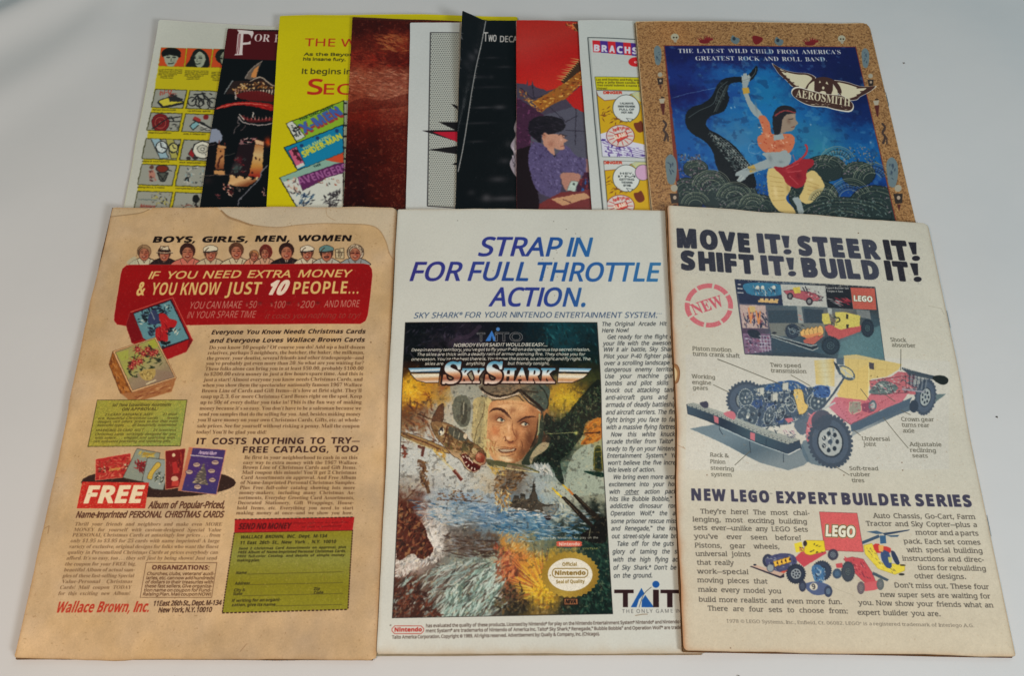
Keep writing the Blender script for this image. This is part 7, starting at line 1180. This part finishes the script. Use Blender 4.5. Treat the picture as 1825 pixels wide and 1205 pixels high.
# ---------------------------------------------------------------- materials
def nodes(name):
    m=bpy.data.materials.new(name); m.use_nodes=True; nt=m.node_tree; b=nt.nodes['Principled BSDF']; return m,nt,b
def ncoord(nt,scale=1.0):
    t=nt.nodes.new('ShaderNodeTexCoord'); mp=nt.nodes.new('ShaderNodeMapping'); nt.links.new(t.outputs['Object'],mp.inputs[0]); mp.inputs['Scale'].default_value=(scale,)*3; return mp.outputs[0]
def nnoise(nt,vec,scale,detail=3,rough=.5):
    n=nt.nodes.new('ShaderNodeTexNoise'); n.inputs['Scale'].default_value=scale; n.inputs['Detail'].default_value=detail; n.inputs['Roughness'].default_value=rough; nt.links.new(vec,n.inputs['Vector']); return n.outputs['Fac']
def nramp(nt,f,a,b,pa=.3,pb=.7):
    r=nt.nodes.new('ShaderNodeValToRGB'); r.color_ramp.elements[0].color=(*a,1); r.color_ramp.elements[1].color=(*b,1); r.color_ramp.elements[0].position=pa; r.color_ramp.elements[1].position=pb; nt.links.new(f,r.inputs[0]); return r.outputs[0]
def nmap(nt,f,a,b):
    r=nt.nodes.new('ShaderNodeMapRange'); r.inputs['To Min'].default_value=a; r.inputs['To Max'].default_value=b; nt.links.new(f,r.inputs[0]); return r.outputs[0]
def nbump(nt,b,layers,vec):
    prev=None
    for scale,strength,dist in layers:
        bp=nt.nodes.new('ShaderNodeBump'); bp.inputs['Strength'].default_value=strength; bp.inputs['Distance'].default_value=dist
        nt.links.new(nnoise(nt,vec,scale,4),bp.inputs['Height'])
        if prev: nt.links.new(prev,bp.inputs['Normal'])
        prev=bp.outputs[0]
    nt.links.new(prev,b.inputs['Normal'])
def print_mat(key,img,rough,spec,wave):
    m,nt,b=nodes('printed_cover_'+key); v=ncoord(nt); im=nt.nodes.new('ShaderNodeTexImage'); im.image=img; im.interpolation='Cubic'; im.extension='EXTEND'
    uv=nt.nodes.new('ShaderNodeUVMap'); nt.links.new(uv.outputs[0],im.inputs[0])
    mx=nt.nodes.new('ShaderNodeMix'); mx.data_type='RGBA'; mx.blend_type='MULTIPLY'; mx.inputs[0].default_value=1
    nt.links.new(im.outputs[0],mx.inputs[6]); nt.links.new(nramp(nt,nnoise(nt,v,900,2),(.95,.95,.95),(1,1,1)),mx.inputs[7]); nt.links.new(mx.outputs[2],b.inputs['Base Color'])
    nt.links.new(nmap(nt,nnoise(nt,v,35,3),rough-.06,rough+.08),b.inputs['Roughness']); b.inputs['Specular IOR Level'].default_value=spec*.5
    nbump(nt,b,[(14,wave,.004),(90,wave*.35,.001),(1400,.12,.0001)],v); return m
def paper_mat(name,a,c,rough=.8):
    m,nt,b=nodes(name); v=ncoord(nt); nt.links.new(nramp(nt,nnoise(nt,v,120,4),a,c),b.inputs['Base Color']); b.inputs['Roughness'].default_value=rough; b.inputs['Specular IOR Level'].default_value=.25; nbump(nt,b,[(800,.2,.0002)],v); return m
PAPER={'white':paper_mat('white_page_paper',(.52,.50,.44),(.66,.64,.58)),'cream':paper_mat('cream_page_paper',(.46,.35,.21),(.64,.54,.38)),'tan':paper_mat('browned_newsprint',(.20,.105,.045),(.36,.21,.10)),'brown':paper_mat('rust_brown_newsprint',(.17,.075,.026),(.32,.16,.065))}
m,nt,b=nodes('staple_wire'); v=ncoord(nt); nt.links.new(nramp(nt,nnoise(nt,v,600,3),(.32,.31,.30),(.55,.54,.52)),b.inputs['Base Color']); b.inputs['Metallic'].default_value=1; b.inputs['Roughness'].default_value=.38; STEEL=m
# ---------------------------------------------------------------- white sheet under the pile
def link(name,V,F,mats,parent=None,uv=None,smooth_=True,mi=None):
    me=bpy.data.meshes.new(name); me.from_pydata([tuple(map(float,p)) for p in V],[],F)
    for mm in mats: me.materials.append(mm)
    if smooth_: me.polygons.foreach_set('use_smooth',[True]*len(me.polygons))
    if mi is not None: me.polygons.foreach_set('material_index',mi)
    if uv is not None:
        l=me.uv_layers.new(name='UVMap'); li=np.empty(len(me.loops),int); me.loops.foreach_get('vertex_index',li); l.data.foreach_set('uv',np.asarray(uv,float)[li].ravel())
    me.update(); o=bpy.data.objects.new(name,me); C.objects.link(o)
    if parent: o.parent=parent
    return o
def sheet():
    xs=np.concatenate([np.linspace(-1.6,-.62,20),np.linspace(-.6,.6,241),np.linspace(.62,1.6,20)]); ys=np.concatenate([np.linspace(-1.3,-.52,14),np.linspace(-.5,.5,201),np.linspace(.52,1.6,20)])
    X,Y=np.meshgrid(xs,ys); Zz=np.zeros_like(X)
    def ridge(p,q,hgt,w,lo=0):   # soft fold along p-q
        p=np.array(p);q=np.array(q); d=(q-p)/np.linalg.norm(q-p); n=np.array([-d[1],d[0]]); s=(X-p[0])*n[0]+(Y-p[1])*n[1]; t=(X-p[0])*d[0]+(Y-p[1])*d[1]; L=np.linalg.norm(q-p)
        f=1/(1+np.exp(-(t)/.02))/(1+np.exp((t-L)/.02)); return hgt*np.exp(-(s/w)**2)*f, s
    r,s1=ridge((-.52,-.10),(-.245,.135),.0065,.016); Zz+=r
    Zz-=np.clip(s1-.0,0,.3)*.16*(X<0.05)*(1/(1+np.exp((X+.12)/.03)))
    for p,q,h,w in (((-.50,-.19),(-.30,.02),.0022,.02),((-.55,-.30),(-.34,-.13),.0018,.022),((.30,.12),(.52,-.32),.0016,.03),((-.26,.10),(.1,.15),.0015,.02),((-.45,-.33),(-.30,-.42),.0015,.03),((.31,-.1),(.36,-.42),.0012,.025),((-.31,.03),(-.27,.11),.0012,.012)): Zz+=1.7*ridge(p,q,h,w)[0]
    # keep it flat where the comics lie
    dx=np.maximum(np.maximum(-.265-X,X-.262),0); lx=np.where(Y>-.1,-.255,-.255); dy=np.maximum(np.maximum(-.38-Y,Y-.075),0); dd=np.hypot(dx,dy); Zz*=np.clip(dd/.03,0,1)**1.5
    Zz+= .0004*np.clip(dd/.05,0,1)*(np.sin(X*37+Y*11)+np.sin(Y*29-X*17))
    Zz-=.0003
    # the far right corner falls away over the table's edge
    ny,nx=X.shape; V=np.stack([X,Y,Zz],-1).reshape(-1,3)
    F=[(j*nx+i,j*nx+i+1,(j+1)*nx+i+1,(j+1)*nx+i) for j in range(ny-1) for i in range(nx-1)]
    m,nt,b=nodes('white_sheet'); v=ncoord(nt)
    nt.links.new(nramp(nt,nnoise(nt,v,6,4),(.655,.665,.67),(.70,.705,.705)),b.inputs['Base Color']); b.inputs['Roughness'].default_value=.62; b.inputs['Specular IOR Level'].default_value=.3
    nbump(nt,b,[(9,.25,.006),(700,.12,.0002)],v)
    o=link('tabletop_sheet',V,F,[m]); o['kind']='structure'; return o
sheet()
# ---------------------------------------------------------------- the comics
CAMP=np.array([0,-.35532,.426543])
def ease(x,a,b): t=np.clip((x-a)/(b-a),0,1); return t*t*(3-2*t)
H_=drape([(k,c,t) for k,c,t in COMICS])
us=np.concatenate([[0,.0015,.004,.008,.014,.022],np.linspace(.04,.96,36),[.978,.988,.995,1.0]]); vs=np.concatenate([[0,.0015,.004,.008,.014,.022],np.linspace(.04,.96,54),[.98,.988,.994,.998,1.0]])
SPEC={ # label, page paper, pages, roughness, specular, waviness, edge wobble, corner radii (tl,tr,br,bl), page overhang (left,bottom), curls
'b1':('comic book with yellow grid of prize pictures, leftmost of the back row','white',5,.42,.4,.25,.0003,(.0015,)*4,(0,0),[('l',.0055,.10)]),
'b2':('comic book with horned monster and castle under maroon strip reading FOR H','white',4,.30,.5,.2,.0002,(.001,)*4,(.0001,0),[('l',.0012,.08)]),
'b3':('plain yellow comic book with red THE W heading and three fanned small covers','white',5,.36,.45,.2,.0002,(.001,)*4,(.0002,0),[('l',.0012,.08)]),
'b4':('comic book with brown red rocky landscape, between the yellow and the white one','white',4,.30,.5,.2,.0002,(.001,)*4,(.0001,0),[('l',.001,.08)]),
'b5':('white comic book with framed dot pattern and black and red spikes','white',4,.36,.45,.2,.0002,(.001,)*4,(.0003,0),[('l',.001,.08)]),
'b6':('black comic book with a creased, folded up corner and words TWO DECA','white',4,.22,.65,.6,.0003,(.001,)*4,(0,0),[]),
'b7':('comic book with red sky, dragon tail and boy in glasses and purple jumper','white',4,.30,.5,.2,.0002,(.001,)*4,(.0001,0),[('tl',.007,.16)]),
'b8':('white comic book with BRACH letters in coloured squares and cartoon panels','white',4,.36,.45,.2,.0002,(.001,)*4,(.0001,0),[('l',.0015,.10)]),
'b9':('comic book with speckled tan border, blue picture of a dancer and winged badge','cream',5,.32,.5,.2,.0002,(.001,.006,.004,.001),(.0009,0),[('l',.001,.06)]),
'f1':('browned old comic book with red banner, green coupon and water stained top edge','tan',8,.60,.3,.5,.00045,(.002,.003,.003,.0015),(.0002,.0002),[('l',.0042,.05)]),
'f2':('white comic book with blue STRAP IN headline and painted pilot and fighter plane','cream',7,.38,.45,.3,.0002,(.001,.001,.001,.002),(.0001,.0008),[('l',.0006,.05)]),
'f3':('cream comic book with MOVE IT headline and cut-away brick-built car chassis','brown',9,.50,.35,.4,.0003,(.002,.003,.0015,.0025),(.0011,.0010),[('l',.0008,.05)])}
def nz(a,seed):
    r=np.random.default_rng(seed); out=0
    for n,w in ((9,.8),(22,.35),(70,.12)): out=out+w*np.interp(a,np.linspace(0,1,n),r.normal(0,1,n))
    return out
def place(key,c,th,U,V,zoff,lift=1.0,flap=True):
    """3-D points of a sheet of this comic at page fractions U,V"""
    h=bil(H_[key],np.clip(U,0,1)*(NU-1),np.clip(V,0,1)*(NV-1)); P=np.concatenate([quad(c,U,V),(h+zoff)[...,None]],-1)
    free=1-ease(V,.28,.42) if key[0]=='b' else np.ones_like(V)
    dz=np.zeros_like(h)
    for kind,amt,ln in SPEC[key][9]:
        if kind=='l': dz+=amt*np.exp(-np.clip(U,0,1)/ln)*(1 if key[0]=='f' else 1)*(.55+.45*np.cos(V*7+1.0))
        if kind=='tl': dz+=amt*np.exp(-(np.clip(U,0,1)/ln)**1.3-(np.clip(V,0,1)/.22)**1.5)
    dz*=free*lift
    P+=dz[...,None]*(CAMP-P)/(CAMP[2]-P[...,2:3])     # a lifted edge also draws inwards
    if key=='b6' and flap:
        w=np.linalg.norm(c[1]-c[0]); L=np.linalg.norm(c[3]-c[0]); ex=(c[1]-c[0])/w; ey=(c[3]-c[0])/L
        A=np.array([.104*w,0.0]); B=np.array([.0*w+.0016,.345*L]); d=(B-A)/np.linalg.norm(B-A); n=np.array([-d[1],d[0]]); n=n if n@(np.zeros(2)-A)>0 else -n
        s=(U*w-A[0])*n[0]+(V*L-A[1])*n[1]; s=np.maximum(s,0); s=np.maximum(s-.0004,0); a=math.radians(26)*lift; lx=-s*(1-math.cos(a))
        off=n[0]*lx[...,None]*ex+n[1]*lx[...,None]*ey; off=off-ey*(s*.16*lift)[...,None]; P[...,:2]+=off; P[...,2]+=s*math.sin(a)
    return P
def corner(U,V,w,L,rad):
    U=U.copy(); V=V.copy()
    for (cu_,cv_),r in zip(((0,0),(1,0),(1,1),(0,1)),rad):
        du=np.abs(U-cu_)*w; dv=np.abs(V-cv_)*L; m=(du<r)&(dv<r); px=r-du; py=r-dv; q=np.hypot(px,py); k=np.where(m&(q>r),r/np.maximum(q,1e-9),1)
        U=np.where(m,cu_+np.sign(.5-cu_)*(r-px*k)/w,U); V=np.where(m,cv_+np.sign(.5-cv_)*(r-py*k)/L,V)
    return U,V
def gridF(nr,nc,o=0,flip=False):
    F=[(o+j*nc+i,o+(j+1)*nc+i,o+(j+1)*nc+i+1,o+j*nc+i+1) for j in range(nr-1) for i in range(nc-1)]
    return [f[::-1] for f in F] if flip else F
def rimF(nr,nc,o2):
    b=[i for i in range(nc)]+[j*nc+nc-1 for j in range(1,nr)]+[(nr-1)*nc+i for i in range(nc-2,-1,-1)]+[j*nc for j in range(nr-2,0,-1)]
    return [(b[k],b[(k+1)%len(b)],b[(k+1)%len(b)]+o2,b[k]+o2) for k in range(len(b))]
def comic(key,c,th):
    c=np.asarray(c,float); lab,pap,K,rough,spec,wave,wob,rad,ov,_=SPEC[key]
    w=np.linalg.norm(c[1]-c[0]); L=np.linalg.norm(c[3]-c[0])
    root=bpy.data.objects.new('comic_book',None); C.objects.link(root); root.empty_display_size=.02; org=np.array([*c.mean(0),0.0]); root.location=org
    root['label']=lab; root['category']='comic book'; root['group']='comic books laid out back cover up'
    pg=globals()['page_'+key](); mat=print_mat(key,pg.image(),rough,spec,wave); del pg
    # cover: one sheet, back cover on top, wrapped round the spine at the right, front cover below
    tc=.00018; r=th/2
    U,V=np.meshgrid(us,vs); U,V=corner(U,V,w,L,rad); sd=ord(key[0])*10+int(key[1]); 
    eu=np.exp(-U*w/.004); ev0=np.exp(-V*L/.004); ev1=np.exp(-(1-V)*L/.004)
    Uw=U+eu*nz(V,sd)*wob/w; Vw=V+(ev0*nz(U,sd+50)-ev1*nz(U,sd+90))*wob/L
    top=place(key,c,th,Uw,Vw,th); tin=top-np.array([0,0,tc])
    nc=len(us); nr=len(vs); ang=np.linspace(0,math.pi,7)[1:-1]
    exv=np.array([*((c[1]-c[0])/w),0])
    cols=[top]; inn=[tin]; uvs=[np.stack([U,1-V],-1)]
    edge=top[:,-1]
    wr=np.stack([edge+exv*(math.sin(a)*r*.8)-np.array([0,0,r-r*math.cos(a)]) for a in ang],1); wi=np.stack([edge+exv*(math.sin(a)*(r*.8-tc))-np.array([0,0,r-(r-tc)*math.cos(a)]) for a in ang],1)
    ub=us[::-1][::3]; Ub,Vb=np.meshgrid(ub,vs); Ub,Vb=corner(Ub,Vb,w,L,(rad[0],rad[1],rad[2],rad[3])); bot=place(key,c,th,Ub,Vb,0,lift=0,flap=False); bin_=bot+np.array([0,0,tc])
    G=np.concatenate([top,wr,bot],1); I=np.concatenate([tin,wi,bin_],1); NC=G.shape[1]
    uvw=np.concatenate([np.stack([U,1-V],-1),np.stack([np.full((nr,len(ang)),.999),1-V[:,-1:].repeat(len(ang),1)],-1),np.stack([np.full_like(Ub,.985),1-Vb],-1)],1)
    Vx=np.concatenate([G.reshape(-1,3),I.reshape(-1,3)])-org; n=nr*NC
    Fo=gridF(nr,NC); Fi=[tuple(x+n for x in f[::-1]) for f in Fo]; Fr=[f[::-1] for f in rimF(nr,NC,n)]
    mi=[0]*len(Fo)+[1]*(len(Fi)+len(Fr)); uv=np.concatenate([uvw.reshape(-1,2)]*2)
    o=link('cover',Vx,Fo+Fi+Fr,[mat,PAPER['tan' if key=='f1' else 'brown' if key=='f3' else 'cream' if key in('f2','b9') else 'white']],root,uv,True,mi)
    # inner leaves
    gap=th-2*tc-.00016; tp=gap/K*.72; rr=np.random.default_rng(sd)
    u0=np.linspace(0,1,23); v0=np.linspace(0,1,34)
    for k in range(K):
        f=(k+.5)/K; zb=tc+.00008+gap*k/K
        Uk,Vk=np.meshgrid(u0,v0); a0=-ov[0]/w*(.4+.6*f)+rr.uniform(0,.0008)/w; a1=.994-rr.uniform(0,.002); b0=.0008+rr.uniform(0,.0006)/L; b1=1+ov[1]/L*(.5+.5*rr.random())-rr.uniform(.0001,.0006)/L
        Uq=a0+Uk*(a1-a0); Vq=b0+Vk*(b1-b0)
        Uq=Uq+np.exp(-Uk*30)*nz(Vk,sd+k*3+200)*wob*.5/w; Vq=Vq+np.exp(-(1-Vk)*30)*nz(Uk,sd+k*3+300)*wob*.4/L
        lf=f*.55 if key!='b6' else 0
        P=place(key,c,th,Uq,Vq,zb+tp,lift=lf,flap=False); Q=P-np.array([0,0,tp]); nn=P.shape[0]*P.shape[1]
        VV=np.concatenate([P.reshape(-1,3),Q.reshape(-1,3)])-org; Ft=gridF(34,23); link('page',VV,Ft+[tuple(x+nn for x in g[::-1]) for g in Ft]+[g[::-1] for g in rimF(34,23,nn)],[PAPER[pap]],root,None,True)
    # two wire staples over the spine
    for sv in (.26,.74):
        e=place(key,c,th,np.array([[1.,1.]]),np.array([[sv-.022,sv+.022]]),th)[0]-np.array([0,0,r]); e=e+exv*(r*.8+.00025); y=(e[1]-e[0]); y/=np.linalg.norm(y); 
        path=[e[0]-exv*.0012,e[0]-exv*.0002,e[0]+exv*.0,e[1]+exv*.0,e[1]-exv*.0002,e[1]-exv*.0012]; VV=[];FF=[]
        path=[path[0],e[0]+exv*.0001,e[1]+exv*.0001,path[-1]]
        for i,p in enumerate(path):
            t=(path[min(i+1,3)]-path[max(i-1,0)]); t/=np.linalg.norm(t); a=np.array([0,0,1.]); bb=np.cross(t,a)
            for q in range(6): VV.append(p+(a*math.cos(q*1.0472)+bb*math.sin(q*1.0472))*.00028-org)
        FF=[(i*6+q,i*6+(q+1)%6,(i+1)*6+(q+1)%6,(i+1)*6+q) for i in range(3) for q in range(6)]+[tuple(range(5,-1,-1)),tuple(range(18,24))]
        link('staple',VV,FF,[STEEL],root)
    return root
for k,c,t in COMICS: comic(k,c,t)
# ---------------------------------------------------------------- specks of grit lying on the sheet
m,nt,b=nodes('dark_grit'); v=ncoord(nt); nt.links.new(nramp(nt,nnoise(nt,v,900,2),(.05,.045,.04),(.16,.13,.11)),b.inputs['Base Color']); b.inputs['Roughness'].default_value=.9
for i,(x,y,r,lab) in enumerate(((.2626,.0514,.0006,'tiny dark speck on white sheet right of the tan bordered comic book'),(.2860,-.2085,.0007,'tiny dark speck on white sheet right of the cream comic book'),(-.1545,-.3800,.0007,'tiny dark speck on white sheet below the browned comic book'),(.1290,-.3590,.0006,'tiny dark speck on white sheet below the cream comic book'))):
    rr=np.random.default_rng(i); t=(1+5**.5)/2; B=np.array([(-1,t,0),(1,t,0),(-1,-t,0),(1,-t,0),(0,-1,t),(0,1,t),(0,-1,-t),(0,1,-t),(t,0,-1),(t,0,1),(-t,0,-1),(-t,0,1)])/1.9*r*rr.uniform(.6,1.2,(12,1))*[1.3,.9,.6]
    F=[(0,11,5),(0,5,1),(0,1,7),(0,7,10),(0,10,11),(1,5,9),(5,11,4),(11,10,2),(10,7,6),(7,1,8),(3,9,4),(3,4,2),(3,2,6),(3,6,8),(3,8,9),(4,9,5),(2,4,11),(6,2,10),(8,6,7),(9,8,1)]
    o=link('grit_speck',B,F,[m],None,None,False); o.location=(x,y,r*.35); o['label']=lab; o['category']='speck'
